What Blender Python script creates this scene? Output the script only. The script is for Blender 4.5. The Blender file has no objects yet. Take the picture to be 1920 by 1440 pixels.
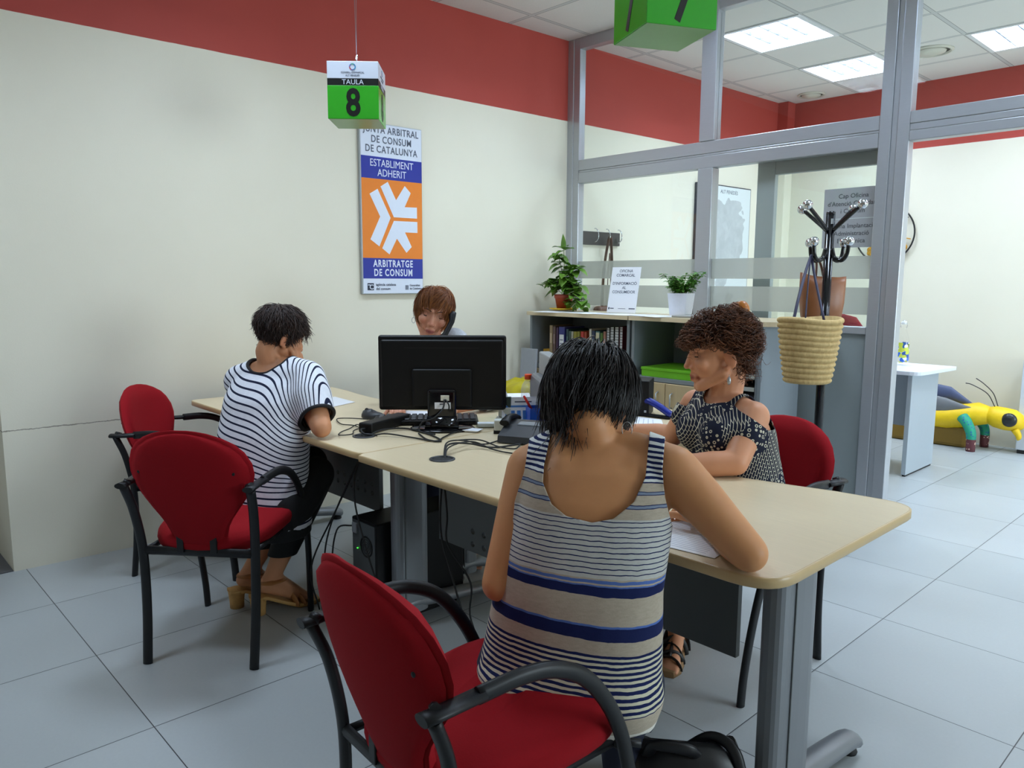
import bpy, bmesh, math, random
import numpy as np
from mathutils import Vector as V, Matrix, Quaternion, noise as mnoise

SC = bpy.context.scene
COL = SC.collection
R = math.radians

# ---------------------------------------------------------------- camera
CAM_H = 1.34046
FWD = V((-0.7220, 0.6787, -0.1348)).normalized()
FPX = 1428.2
_r = V((0.6843, 0.7292, 0.0047)); RIGHT = (_r - FWD * _r.dot(FWD)).normalized()
UP = RIGHT.cross(FWD).normalized()
CAM = V((0, 0, CAM_H))
cam_data = bpy.data.cameras.new('camera'); cam = bpy.data.objects.new('camera', cam_data); COL.objects.link(cam)
m = Matrix((RIGHT, UP, -FWD)).transposed().to_4x4(); m.translation = CAM
cam.matrix_world = m
cam_data.sensor_width = 36.0; cam_data.lens = FPX / 1920 * 36.0
cam_data.clip_start = 0.02; cam_data.clip_end = 60
SC.camera = cam

# ---------------------------------------------------------------- view and world
SC.view_settings.view_transform = 'Standard'; SC.view_settings.look = 'None'
SC.view_settings.gamma = 1.0; SC.view_settings.exposure = 0.70
SC.view_settings.use_curve_mapping = False
world = bpy.data.worlds.new('world'); SC.world = world; world.use_nodes = True
world.node_tree.nodes['Background'].inputs[0].default_value = (0.62, 0.78, 1.0, 1)
world.node_tree.nodes['Background'].inputs[1].default_value = 1.0
LAMP_POWER = 15.0          # emission of the fluorescent ceiling lamps
DAYLIGHT_AND_FILL = 90.0           # watts of each right-wall area light: front window daylight and added back-room fill
BOUNCES = 8
SC.cycles.max_bounces = BOUNCES; SC.cycles.diffuse_bounces = 4; SC.cycles.glossy_bounces = 4
SC.cycles.transparent_max_bounces = 16; SC.cycles.transmission_bounces = 6
SC.cycles.sample_clamp_indirect = 6.0
SC.cycles.caustics_reflective = False; SC.cycles.caustics_refractive = False
for wy in (3.4, 5.8):  # the second light is added fill for the back room
    l = bpy.data.lights.new('window_daylight_and_fill', 'AREA'); l.shape = 'RECTANGLE'; l.size = 2.0; l.size_y = 1.7
    l.energy = DAYLIGHT_AND_FILL; l.color = (0.78, 0.90, 1.0)
    lo = bpy.data.objects.new('window_daylight_and_fill', l); COL.objects.link(lo)
    lo.location = (3.72, wy, 1.55); lo.rotation_euler = (0, R(90), 0)

# ---------------------------------------------------------------- helpers
def srgb(c):
    out = []
    for v in c[:3]:
        v = v / 255.0
        out.append(v / 12.92 if v <= 0.04045 else ((v + 0.055) / 1.055) ** 2.4)
    return tuple(out) + (1.0,)

class NT:
    """small node-tree helper"""
    def __init__(s, name):
        s.m = bpy.data.materials.new(name); s.m.use_nodes = True
        s.t = s.m.node_tree; s.n = s.t.nodes; s.b = s.n['Principled BSDF']; s.out = s.n['Material Output']
    def add(s, typ, **kw):
        n = s.n.new(typ)
        for k, v in kw.items(): setattr(n, k, v)
        return n
    def link(s, a, b): s.t.links.new(a, b)
    def sock(s, x, inp):
        if isinstance(x, (int, float)): inp.default_value = x
        elif isinstance(x, tuple): inp.default_value = x
        else: s.link(x, inp)
    def math(s, op, a, b=0.0, c=0.0):
        n = s.add('ShaderNodeMath', operation=op)
        s.sock(a, n.inputs[0]); s.sock(b, n.inputs[1]); s.sock(c, n.inputs[2])
        return n.outputs[0]
    def mix(s, f, a, b):
        n = s.add('ShaderNodeMix', data_type='RGBA')
        s.sock(f, n.inputs[0]); s.sock(a, n.inputs[6]); s.sock(b, n.inputs[7])
        return n.outputs[2]
    def coord(s, kind='Object'):
        return s.add('ShaderNodeTexCoord').outputs[kind]
    def mapping(s, vec, scale=(1, 1, 1), loc=(0, 0, 0), rot=(0, 0, 0)):
        n = s.add('ShaderNodeMapping'); s.link(vec, n.inputs[0])
        n.inputs['Scale'].default_value = scale; n.inputs['Location'].default_value = loc; n.inputs['Rotation'].default_value = rot
        return n.outputs[0]
    def noise(s, vec, scale, detail=3.0, rough=0.55):
        n = s.add('ShaderNodeTexNoise'); s.link(vec, n.inputs['Vector'])
        n.inputs['Scale'].default_value = scale; n.inputs['Detail'].default_value = detail; n.inputs['Roughness'].default_value = rough
        return n.outputs['Fac']
    def attr(s, name):
        n = s.add('ShaderNodeAttribute'); n.attribute_name = name
        return n
    def bump(s, h, strength=0.2, dist=0.002):
        n = s.add('ShaderNodeBump'); s.link(h, n.inputs['Height'])
        n.inputs['Strength'].default_value = strength; n.inputs['Distance'].default_value = dist
        s.link(n.outputs[0], s.b.inputs['Normal'])
    def base(s, c): s.sock(c, s.b.inputs['Base Color'])
    def set(s, **kw):
        for k, v in kw.items(): s.sock(v, s.b.inputs[k.replace('_', ' ')])

def mat(name, rgb, rough=0.5, metal=0.0, var=0.06, scale=40.0, bump=0.0, bdist=0.001, spec=0.5, stretch=(1, 1, 1), **kw):
    """plain surface: base colour with a little procedural variation and grain"""
    t = NT(name); c = srgb(rgb)
    v = t.mapping(t.coord(), scale=stretch)
    f = t.noise(v, scale)
    lo = tuple(max(0, x * (1 - var)) for x in c[:3]) + (1,); hi = tuple(min(1, x * (1 + var)) for x in c[:3]) + (1,)
    t.base(t.mix(f, lo, hi))
    t.set(Roughness=rough, Metallic=metal)
    t.b.inputs['Specular IOR Level'].default_value = spec
    if bump: t.bump(f, bump, bdist)
    for k, val in kw.items(): t.b.inputs[k.replace('_', ' ')].default_value = val
    return t.m

def glass_mat(name, tint=(0.97, 0.99, 0.98), rough=0.0, ior=1.45, refl=1.0):
    t = NT(name); t.n.remove(t.b)
    tr = t.add('ShaderNodeBsdfTransparent'); tr.inputs[0].default_value = tint + (1,)
    gl = t.add('ShaderNodeBsdfGlossy'); gl.inputs['Roughness'].default_value = rough; gl.inputs[0].default_value = (1, 1, 1, 1)
    fr = t.add('ShaderNodeFresnel'); fr.inputs[0].default_value = ior
    ge = t.add('ShaderNodeNewGeometry')        # only the outer faces mirror; no total reflection inside a thin pane
    f = t.math('MULTIPLY', t.math('MULTIPLY', fr.outputs[0], refl), t.math('SUBTRACT', 1.0, ge.outputs['Backfacing']))
    mx = t.add('ShaderNodeMixShader'); t.link(f, mx.inputs[0]); t.link(tr.outputs[0], mx.inputs[1]); t.link(gl.outputs[0], mx.inputs[2])
    t.link(mx.outputs[0], t.out.inputs[0])
    return t.m

def veil_mat(name, rgb, cover, rough=0.6):
    """translucent film: part diffuse, part see-through"""
    t = NT(name); t.base(srgb(rgb)); t.set(Roughness=rough)
    tr = t.add('ShaderNodeBsdfTransparent')
    mx = t.add('ShaderNodeMixShader'); mx.inputs[0].default_value = cover
    t.link(tr.outputs[0], mx.inputs[1]); t.link(t.b.outputs[0], mx.inputs[2]); t.link(mx.outputs[0], t.out.inputs[0])
    return t.m

def emit_mat(name, rgb, strength):
    t = NT(name); t.n.remove(t.b)
    e = t.add('ShaderNodeEmission'); e.inputs[0].default_value = srgb(rgb); e.inputs[1].default_value = strength
    t.link(e.outputs[0], t.out.inputs[0]); return t.m

def catmull(pts, n=8, closed=False):
    P = [V(p) for p in pts]; out = []
    k = len(P)
    for i in range(k if closed else k - 1):
        if closed: a, b, c, d = P[(i - 1) % k], P[i], P[(i + 1) % k], P[(i + 2) % k]
        else:
            b, c = P[i], P[i + 1]; a = P[i - 1] if i else b * 2 - c; d = P[i + 2] if i + 2 < k else c * 2 - b
        for j in range(n):
            t = j / n
            out.append(0.5 * ((2 * b) + (c - a) * t + (2 * a - 5 * b + 4 * c - d) * t * t + (3 * b - a - 3 * c + d) * t ** 3))
    if not closed: out.append(P[-1].copy())
    return out

class MB:
    """collects shapes into one mesh"""
    def __init__(s): s.bm = bmesh.new(); s.mi = 0
    def _f(s, vs, smooth=False):
        try:
            f = s.bm.faces.new(vs); f.material_index = s.mi; f.smooth = smooth; return f
        except ValueError: return None
    def box(s, x0, x1, y0, y1, z0, z1, bevel=0.0, mtx=None, seg=2):
        t = bmesh.new(); bmesh.ops.create_cube(t, size=1)
        for v in t.verts: v.co = V(((x0 + x1) / 2 + v.co.x * (x1 - x0), (y0 + y1) / 2 + v.co.y * (y1 - y0), (z0 + z1) / 2 + v.co.z * (z1 - z0)))
        if bevel > 0:
            bevel = min(bevel, 0.45 * min(abs(x1 - x0), abs(y1 - y0), abs(z1 - z0)))
            bmesh.ops.bevel(t, geom=list(t.edges), offset=bevel, segments=seg, profile=0.5, affect='EDGES')
        s.merge(t, mtx, smooth=False); return s
    def merge(s, t, mtx=None, smooth=None):
        if mtx is not None: t.transform(mtx)
        mp = {}
        for v in t.verts: mp[v] = s.bm.verts.new(v.co)
        for f in t.faces:
            g = s._f([mp[v] for v in f.verts])
            if g: g.smooth = f.smooth if smooth is None else smooth
        t.free(); return s
    def prism(s, poly, z0, z1, mtx=None, bevel=0.0):
        """poly: list of (x, y), extruded from z0 to z1"""
        t = bmesh.new()
        vs = [t.verts.new((p[0], p[1], z0)) for p in poly]
        f = t.faces.new(vs); f.normal_update()
        r = bmesh.ops.extrude_face_region(t, geom=[f])
        bmesh.ops.translate(t, verts=[g for g in r['geom'] if isinstance(g, bmesh.types.BMVert)], vec=(0, 0, z1 - z0))
        bmesh.ops.recalc_face_normals(t, faces=t.faces)
        if bevel:
            ed = [e for e in t.edges if abs(e.verts[0].co.z - e.verts[1].co.z) < 1e-6]
            bmesh.ops.bevel(t, geom=ed, offset=bevel, segments=2, profile=0.5, affect='EDGES')
        s.merge(t, mtx, smooth=False); return s
    def tube(s, pts, r, r2=None, n=10, up=None, cap=True, closed=False):
        """swept tube; r may be a list; r2 gives an oval section (r along 'up x tangent', r2 along the other axis)"""
        P = [V(p) for p in pts]; k = len(P)
        rings = []; prev = None
        for i, p in enumerate(P):
            if closed: tg = (P[(i + 1) % k] - P[i - 1])
            else: tg = (P[min(i + 1, k - 1)] - P[max(i - 1, 0)])
            tg.normalize()
            if up is not None:
                a = V(up).cross(tg)
                if a.length < 1e-5: a = V((1, 0, 0)).cross(tg)
                a.normalize()
            elif prev is None:
                a = tg.cross(V((0.31, 0.2, 0.93)));
                if a.length < 1e-3: a = tg.cross(V((1, 0, 0)))
                a.normalize()
            else:
                a = prev - tg * prev.dot(tg); a.normalize()
            prev = a; b = tg.cross(a)
            ra = r[i] if isinstance(r, (list, tuple)) else r
            rb = (r2[i] if isinstance(r2, (list, tuple)) else r2) if r2 is not None else ra
            rings.append([s.bm.verts.new(p + a * (ra * math.cos(2 * math.pi * j / n)) + b * (rb * math.sin(2 * math.pi * j / n))) for j in range(n)])
        m_ = k if closed else k - 1
        for i in range(m_):
            A, B = rings[i], rings[(i + 1) % k]
            for j in range(n): s._f([A[j], A[(j + 1) % n], B[(j + 1) % n], B[j]], True)
        if cap and not closed:
            s._f(rings[0][::-1]); s._f(rings[-1])
        return s
    def lathe(s, prof, n=24, mtx=None, caps=True):
        """prof: list of (radius, z)"""
        t = bmesh.new(); rings = []
        for r, z in prof:
            if r < 1e-6: rings.append([t.verts.new((0, 0, z))])
            else: rings.append([t.verts.new((r * math.cos(2 * math.pi * j / n), r * math.sin(2 * math.pi * j / n), z)) for j in range(n)])
        for A, B in zip(rings, rings[1:]):
            for j in range(n):
                q = [A[j % len(A)], A[(j + 1) % len(A)], B[(j + 1) % len(B)], B[j % len(B)]]
                u = []
                for v in q:
                    if v not in u: u.append(v)
                if len(u) > 2:
                    try: t.faces.new(u).smooth = True
                    except ValueError: pass
        if caps:
            for A, flip in ((rings[0], True), (rings[-1], False)):
                if len(A) > 2: t.faces.new(A[::-1] if flip else A)
        bmesh.ops.recalc_face_normals(t, faces=t.faces)
        s.merge(t, mtx); return s
    def ball(s, c, r, n=12, mtx=None):
        rx, ry, rz = (r, r, r) if isinstance(r, (int, float)) else r
        t = bmesh.new(); bmesh.ops.create_uvsphere(t, u_segments=n * 2, v_segments=n, radius=1)
        for v in t.verts: v.co = V((v.co.x * rx, v.co.y * ry, v.co.z * rz))
        if mtx is not None: t.transform(mtx)
        for v in t.verts: v.co += V(c)
        for f in t.faces: f.smooth = True
        s.merge(t); return s
    def loft(s, rings, smooth=True, caps=True, closed_ring=True):
        L = [[s.bm.verts.new(V(p)) for p in ring] for ring in rings]
        n = len(L[0])
        for A, B in zip(L, L[1:]):
            for j in range(n if closed_ring else n - 1): s._f([A[j], A[(j + 1) % n], B[(j + 1) % n], B[j]], smooth)
        if caps and closed_ring: s._f(L[0][::-1]); s._f(L[-1])
        return s
    def quad(s, *pts, smooth=False):
        s._f([s.bm.verts.new(V(p)) for p in pts], smooth); return s
    def build(s, name, material, parent=None, recalc=True, mtx=None):
        if mtx is not None: s.bm.transform(mtx)
        if recalc: bmesh.ops.recalc_face_normals(s.bm, faces=s.bm.faces)
        me = bpy.data.meshes.new(name); s.bm.to_mesh(me); s.bm.free()
        return link(name, me, material, parent)

def link(name, me, material, parent=None):
    o = bpy.data.objects.new(name, me)
    for mm in (material if isinstance(material, (list, tuple)) else [material]): me.materials.append(mm)
    COL.objects.link(o)
    if parent is not None: o.parent = parent
    return o

def tag(o, label=None, cat=None, group=None, kind=None):
    if label: o['label'] = label
    if cat: o['category'] = cat
    if group: o['group'] = group
    if kind: o['kind'] = kind
    return o

def thing(name, label, cat, loc=(0, 0, 0), rz=0.0, group=None):
    o = bpy.data.objects.new(name, None); COL.objects.link(o)
    o.empty_display_size = 0.05
    o.location = loc; o.rotation_euler = (0, 0, rz)
    return tag(o, label, cat, group)

def struct(o): o['kind'] = 'structure'; return o

KIDS = {}
def copy_tree(o, parent=None):
    c = o.copy(); COL.objects.link(c)
    if parent is not None: c.parent = parent
    for ch in [x for x in bpy.data.objects if x.parent == o]: copy_tree(ch, c)
    return c

def frame(o, r, u):
    r = V(r).normalized(); u = V(u).normalized(); n = r.cross(u)
    mm = Matrix((r, u, n)).transposed().to_4x4(); mm.translation = V(o)
    return mm

_TXT = {}
def text_bm(lines, size, align='CENTER', leading=1.15, offset=0.0, xs=1.0, extrude=0.0003, spacing=1.0):
    """flat lettering as a bmesh in the xy plane, first line's baseline at y = 0"""
    cu = bpy.data.curves.new('lettering', 'FONT'); cu.body = '\n'.join(lines); cu.size = size
    cu.align_x = align; cu.space_line = leading; cu.space_character = spacing; cu.offset = offset; cu.extrude = extrude; cu.resolution_u = 3
    ob = bpy.data.objects.new('lettering', cu); COL.objects.link(ob)
    dg = bpy.context.evaluated_depsgraph_get(); dg.update()
    me = bpy.data.meshes.new_from_object(ob.evaluated_get(dg))
    bm = bmesh.new(); bm.from_mesh(me)
    for v in bm.verts: v.co.x *= xs
    bpy.data.objects.remove(ob); bpy.data.curves.remove(cu); bpy.data.meshes.remove(me)
    return bm

def lettering(parent, lines, size, mtx, material, **kw):
    mb = MB(); mb.merge(text_bm(lines, size, **kw), mtx)
    return mb.build('lettering', material, parent, recalc=False)

def ray(x, y): return FWD + RIGHT * ((x - 960) / FPX) + UP * ((720 - y) / FPX)
def pt(x, y, d): return CAM + ray(x, y) * d          # photo direction and distance along the view axis -> point in the room
def px(p):
    d = V(p) - CAM; z = d.dot(FWD); return (960 + FPX * d.dot(RIGHT) / z, 720 - FPX * d.dot(UP) / z)
# ---------------------------------------------------------------- room shell
CEIL = 3.03; BAND = 2.480; PY = 4.19; BY = 7.17
W0 = V((-4.016, 0.633, 0)); WD = V((0.0367, 0.99933, 0)); WN = V((0.99933, -0.0367, 0))
def wall_x(y): return W0.x + (y - W0.y) * 0.0367

def wall_mat(name, crack=False):
    t = NT(name); co = t.coord()
    sx = t.add('ShaderNodeSeparateXYZ'); t.link(co, sx.inputs[0])
    z = sx.outputs[2]
    edge = t.math('ADD', z, t.math('MULTIPLY', t.math('SUBTRACT', t.noise(co, 9.0), 0.5), 0.004))
    red = t.math('GREATER_THAN', edge, BAND)
    n = t.noise(co, 3.0)
    cream = t.mix(n, srgb((232, 226, 206)), srgb((237, 231, 213)))
    redc = t.mix(n, srgb((174, 70, 62)), srgb((182, 76, 66)))
    col = t.mix(red, cream, redc)
    if crack:
        wob = t.math('MULTIPLY', t.math('SUBTRACT', t.noise(co, 26.0, 6.0, 0.7), 0.5), 0.016)
        d = t.math('ABSOLUTE', t.math('SUBTRACT', t.math('ADD', z, wob), 0.655))
        thick = t.math('MULTIPLY', t.noise(co, 14.0), 0.0048)
        on = t.math('MULTIPLY', t.math('LESS_THAN', d, thick), t.math('LESS_THAN', sx.outputs[1], 1.12))
        col = t.mix(t.math('MULTIPLY', on, 0.75), col, srgb((120, 112, 95)))
    t.base(col); t.set(Roughness=0.62)
    t.b.inputs['Specular IOR Level'].default_value = 0.3
    t.bump(t.noise(co, 160.0, 3.0), 0.12, 0.002)
    return t.m
M_WALL = wall_mat('painted_wall'); M_WALLC = wall_mat('painted_wall_cracked', True)

def floor_mat():
    t = NT('stoneware_tiles'); co = t.coord()
    sx = t.add('ShaderNodeSeparateXYZ'); t.link(co, sx.inputs[0])
    def cell(s, o):
        u = t.math('DIVIDE', t.math('SUBTRACT', s, o), 0.6)
        fr = t.math('FRACT', t.math('ADD', u, 100.0))
        return t.math('FLOOR', t.math('ADD', u, 100.0)), t.math('MINIMUM', fr, t.math('SUBTRACT', 1.0, fr))
    ix, dx = cell(sx.outputs[0], -3.494); iy, dy = cell(sx.outputs[1], 0.681)
    d = t.math('MINIMUM', dx, dy)
    line = t.math('LESS_THAN', d, 0.0026)
    cb = t.add('ShaderNodeCombineXYZ'); t.link(ix, cb.inputs[0]); t.link(iy, cb.inputs[1])
    wn = t.add('ShaderNodeTexWhiteNoise', noise_dimensions='2D'); t.link(cb.outputs[0], wn.inputs['Vector'])
    base = t.mix(wn.outputs['Value'], srgb((172, 178, 180)), srgb((182, 187, 189)))
    spk = t.noise(co, 90.0, 4.0, 0.7)
    base = t.mix(t.math('MULTIPLY', spk, 0.28), base, srgb((146, 150, 151)))
    t.base(t.mix(line, base, srgb((62, 64, 68))))
    t.set(Roughness=t.math('ADD', 0.30, t.math('MULTIPLY', t.noise(co, 6.0), 0.12)))
    h = t.math('MINIMUM', t.math('MULTIPLY', d, 120.0), 1.0)
    t.bump(h, 0.25, 0.002)
    return t.m
mb = MB(); mb.box(-5.0, 3.75, -3.3, 7.4, -0.1, 0.0)
struct(mb.build('floor', floor_mat()))

mb = MB(); mb.prism([(W0.x, W0.y), (wall_x(7.3), 7.3), (-4.75, 7.3), (-4.75, W0.y)], 0, CEIL + 0.1)
struct(mb.build('wall_left', M_WALLC))
mb = MB(); mb.box(-5.0, -4.6, -3.3, W0.y, 0, CEIL + 0.1)
struct(mb.build('wall_recess', M_WALL))
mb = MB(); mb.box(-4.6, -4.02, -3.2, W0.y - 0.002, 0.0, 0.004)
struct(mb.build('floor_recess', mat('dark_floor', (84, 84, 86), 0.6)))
mb = MB(); mb.box(-4.6, -4.585, -3.2, W0.y - 0.001, 0, 0.13, 0.003)
struct(mb.build('baseboard_recess', mat('dark_skirting', (82, 84, 84), 0.5)))
mb = MB(); mb.box(-4.75, 3.75, BY, BY + 0.15, 0, CEIL + 0.1)
struct(mb.build('wall_back', M_WALL))
mb = MB(); mb.box(wall_x(7.05) - 0.02, wall_x(7.05) + 0.10, 7.03, BY, 0, CEIL)
struct(mb.build('wall_pilaster', M_WALL))
mb = MB(); mb.box(-5.0, 3.75, -3.45, -3.3, 0, CEIL + 0.1)
struct(mb.build('wall_front', M_WALL))
# right wall with a window, and one added to brighten the back room
mb = MB()
WX0, WX1 = 3.55, 3.70
ys = [-3.3, -2.6, -0.6, -0.1, 1.9, 2.4, 4.4, 7.3]
mb.box(WX0, WX1, -3.3, 7.3, 0, 0.7); mb.box(WX0, WX1, -3.3, 7.3, 2.4, CEIL + 0.1)
for a, b in ((-3.3, 2.4), (4.4, 4.8), (6.8, 7.3)): mb.box(WX0, WX1, a, b, 0.7, 2.4)
struct(mb.build('wall_right', M_WALL))
M_ALU = None
def alu_mat():
    t = NT('brushed_aluminium'); co = t.coord()
    f = t.noise(t.mapping(co, scale=(1, 1, 60)), 18.0, 3.0)
    t.base(t.mix(f, srgb((172, 175, 180)), srgb((186, 189, 194))))
    t.set(Metallic=0.5, Roughness=t.math('ADD', 0.27, t.math('MULTIPLY', f, 0.10)))
    return t.m
M_ALU = alu_mat()
M_GLASS = glass_mat('clear_glass')
M_FROST = veil_mat('frosted_film', (196, 199, 190), 0.62)
for i, (a, b) in enumerate(((2.4, 4.4), (4.8, 6.8))):  # second window is unseen, added to go with the back-room fill light
    mb = MB()
    for x in (a, (a + b) / 2 - 0.03, b - 0.06): mb.box(3.60, 3.66, x, x + 0.06, 0.7, 2.4)
    for z in (0.7, 2.34): mb.box(3.60, 3.66, a + 0.06, b - 0.06, z, z + 0.06)
    w = struct(mb.build('window_%d' % (i + 6), M_ALU))
    mb = MB(); mb.box(3.625, 3.633, a + 0.06, b - 0.06, 0.76, 2.34)
    mb.build('glass_pane', M_GLASS, w)

# ceiling: mineral tiles on a grid, open where the lamps are let in
GX, GY = -3.09, 4.83
LAMPS = [(-2.79, 5.13), (-2.79, 6.33), (-1.59, 6.33), (-0.39, 6.33), (-0.39, 5.13), (1.41, 5.73), (1.41, 6.93),
         (-2.79, 3.33), (-2.79, 1.53), (-0.99, 3.33), (0.81, 3.33), (-2.79, -0.27)]
def ceiling_mat():
    t = NT('mineral_ceiling_tile'); co = t.coord()
    sx = t.add('ShaderNodeSeparateXYZ'); t.link(co, sx.inputs[0])
    def dist(s, o):
        fr = t.math('FRACT', t.math('ADD', t.math('DIVIDE', t.math('SUBTRACT', s, o), 0.6), 100.0))
        return t.math('MINIMUM', fr, t.math('SUBTRACT', 1.0, fr))
    d = t.math('MINIMUM', dist(sx.outputs[0], GX), dist(sx.outputs[1], GY))
    bar = t.math('LESS_THAN', d, 0.020)
    gap = t.math('MULTIPLY', t.math('GREATER_THAN', d, 0.020), t.math('LESS_THAN', d, 0.027))
    sp = t.noise(co, 220.0, 3.0, 0.7)
    base = t.mix(sp, srgb((216, 213, 208)), srgb((236, 233, 229)))
    c = t.mix(bar, base, srgb((205, 205, 203))); c = t.mix(gap, c, srgb((150, 150, 148)))
    t.base(c); t.set(Roughness=0.85); t.bump(sp, 0.2, 0.002)
    return t.m
mb = MB()
lampcells = {(round((x - 0.3 - GX) / 0.6), round((y - 0.3 - GY) / 0.6)) for x, y in LAMPS}
for i in range(-4, 12):
    for j in range(-14, 5):
        if (i, j) in lampcells: continue
        x0, x1 = max(-5.0, GX + i * 0.6), min(3.7, GX + (i + 1) * 0.6); y0, y1 = max(-3.3, GY + j * 0.6), min(7.3, GY + (j + 1) * 0.6)
        if x1 - x0 > 0.005 and y1 - y0 > 0.005: mb.box(x0, x1, y0, y1, CEIL, CEIL + 0.015)
struct(mb.build('ceiling', ceiling_mat()))
mb = MB(); mb.box(-5.0, 3.75, -3.4, 7.4, CEIL + 0.16, CEIL + 0.2)
struct(mb.build('ceiling_slab', mat('concrete_slab', (120, 120, 118), 0.9)))

# lamps
M_LAMPW = mat('lamp_white', (235, 236, 238), 0.45)
M_LOUV = mat('louvre_aluminium', (120, 128, 142), 0.45, 0.3)
M_TUBE = emit_mat('fluorescent_light', (216, 235, 255), LAMP_POWER)
def make_lamp(label):
    t = thing('ceiling_light', label, 'ceiling light', (0, 0, 0), 0, 'recessed louvre ceiling lights')
    mb = MB()
    for a, b, c, d in ((-.298, .298, -.298, -.27), (-.298, .298, .27, .298), (-.298, -.27, -.27, .27), (.27, .298, -.27, .27)): mb.box(a, b, c, d, -0.006, 0.012)
    mb.build('frame', M_LAMPW, t)
    mb = MB(); mb.box(-.285, .285, -.285, .285, 0.085, 0.095)
    for a, b, c, d in ((-.285, .285, -.285, -.275), (-.285, .285, .275, .285), (-.285, -.275, -.275, .275), (.275, .285, -.275, .275)): mb.box(a, b, c, d, 0.012, 0.085)
    mb.build('housing', M_LAMPW, t)
    mb = MB()
    for k in range(1, 4):
        x = -.27 + .135 * k
        mb.box(x - .003, x + .003, -.27, .27, 0.0, 0.046); mb.box(-.27, .27, x - .003, x + .003, 0.0, 0.046)
    mb.build('louvre', M_LOUV, t)
    mb = MB(); mb.quad((-.266, -.266, .066), (-.266, .266, .066), (.266, .266, .066), (.266, -.266, .066))
    mb.build('diffuser', M_TUBE, t, recalc=False)
    return t
lamp_labels = ['square louvre ceiling light behind the glass, nearest the partition post', 'square louvre ceiling light behind the glass, further towards the back corner',
               'square louvre ceiling light right of the wide partition post']
lamp0 = make_lamp(lamp_labels[0])
PY_ = 4.19
BACKD = [c for c in bpy.data.objects if c.parent == lamp0 and c.name.startswith('diffuser')][0].data.copy()
BACKD.materials[0] = emit_mat('fluorescent_light_office', (216, 235, 255), LAMP_POWER * 1.6)
for i, (x, y) in enumerate(LAMPS):
    o = lamp0 if i == 0 else copy_tree(lamp0)
    o.location = (x, y, CEIL)
    if y > PY_:
        for ch in [c for c in bpy.data.objects if c.parent == o and c.name.startswith('diffuser')]:
            if ch.data.users > 0: ch.data = BACKD
    if i < 3: o['label'] = lamp_labels[i]
    else: o['label'] = 'square louvre ceiling light in the ceiling outside the picture'
# round diffusers in the back room ceiling
M_VENT = mat('vent_plastic', (205, 203, 190), 0.5)
M_DARKGAP = mat('vent_gap', (70, 70, 62), 0.8)
def vent(x, y, r, label):
    t = thing('ceiling_vent', label, 'vent', (x, y, CEIL), 0)
    mb = MB(); mb.lathe([(r, 0), (r, -0.008), (r * .93, -0.014), (r * .86, -0.012), (r * .84, 0)], 40); mb.build('rim', M_VENT, t)
    mb = MB(); mb.lathe([(r * .84, -0.001), (r * .60, -0.001)], 40, caps=False); mb.build('gap', M_DARKGAP, t)
    mb = MB(); mb.lathe([(r * .70, -0.002), (r * .66, -0.014), (r * .3, -0.03), (0, -0.034)], 40); mb.build('cone', M_VENT, t)
vent(-2.19, 6.27, 0.155, 'large round ceiling vent beside the wide partition post')
vent(-3.41, 6.93, 0.12, 'small round ceiling vent near the back left corner')

# ---------------------------------------------------------------- glazed partition
def trim(name, *boxes, bevel=0.004):
    mb = MB()
    for b in boxes: mb.box(*b, bevel)
    return struct(mb.build(name, M_ALU))
PY0, PY1 = PY, PY + 0.07
XA = wall_x(PY)
trim('trim_1', (XA - 0.05, -3.832, PY0, PY1, 0, CEIL), (-3.832, -3.775, PY0 + 0.004, PY1 - 0.004, 0, CEIL))
trim('trim_2', (-2.772, -2.667, PY0 - 0.004, PY1 + 0.004, 0, 2.034), (-2.772, -2.667, PY0 - 0.004, PY1 + 0.004, 2.197, CEIL))
trim('trim_3', (-1.685, -1.625, PY0, PY1, 0, CEIL), (-1.625, -1.595, PY0 + 0.006, PY1 - 0.006, 0, CEIL), (-1.595, -1.535, PY0, PY1, 0, CEIL))
trim('trim_4', (-0.42, -0.28, PY0, PY1, 0, CEIL))
trim('trim_5', (-3.775, -1.685, PY0 + 0.001, PY1 - 0.001, 2.034, 2.108), (-3.775, -1.685, PY0 + 0.004, PY1 - 0.004, 2.108, 2.122), (-3.775, -1.685, PY0 + 0.001, PY1 - 0.001, 2.122, 2.196))
trim('trim_6', (-1.535, -0.42, PY0 + 0.001, PY1 - 0.001, 2.05, 2.10), (-1.535, -0.42, PY0 + 0.004, PY1 - 0.004, 2.10, 2.135), (-1.535, -0.42, PY0 + 0.001, PY1 - 0.001, 2.135, 2.196))
trim('trim_7', (-3.775, -1.685, PY0 + 0.002, PY1 - 0.002, 2.955, CEIL), (-1.535, -0.42, PY0 + 0.002, PY1 - 0.002, 2.955, CEIL))
trim('trim_8', (-3.775, -2.772, PY0 + 0.002, PY1 - 0.002, 1.06, 1.10), (-2.667, -1.685, PY0 + 0.002, PY1 - 0.002, 1.06, 1.10))
M_PANEL = mat('grey_panel', (140, 148, 148), 0.45, var=0.04, scale=6)
mb = MB(); mb.box(-3.775, -2.772, PY0 + 0.015, PY1 - 0.015, 0, 1.06); mb.box(-2.667, -1.685, PY0 + 0.015, PY1 - 0.015, 0, 1.06)
struct(mb.build('wall_partition', M_PANEL))
mb = MB(); mb.box(-0.28, 3.55, PY0, PY1, 0, CEIL); struct(mb.build('wall_partition', M_WALL))
gy0, gy1 = PY + 0.03, PY + 0.036
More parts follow.
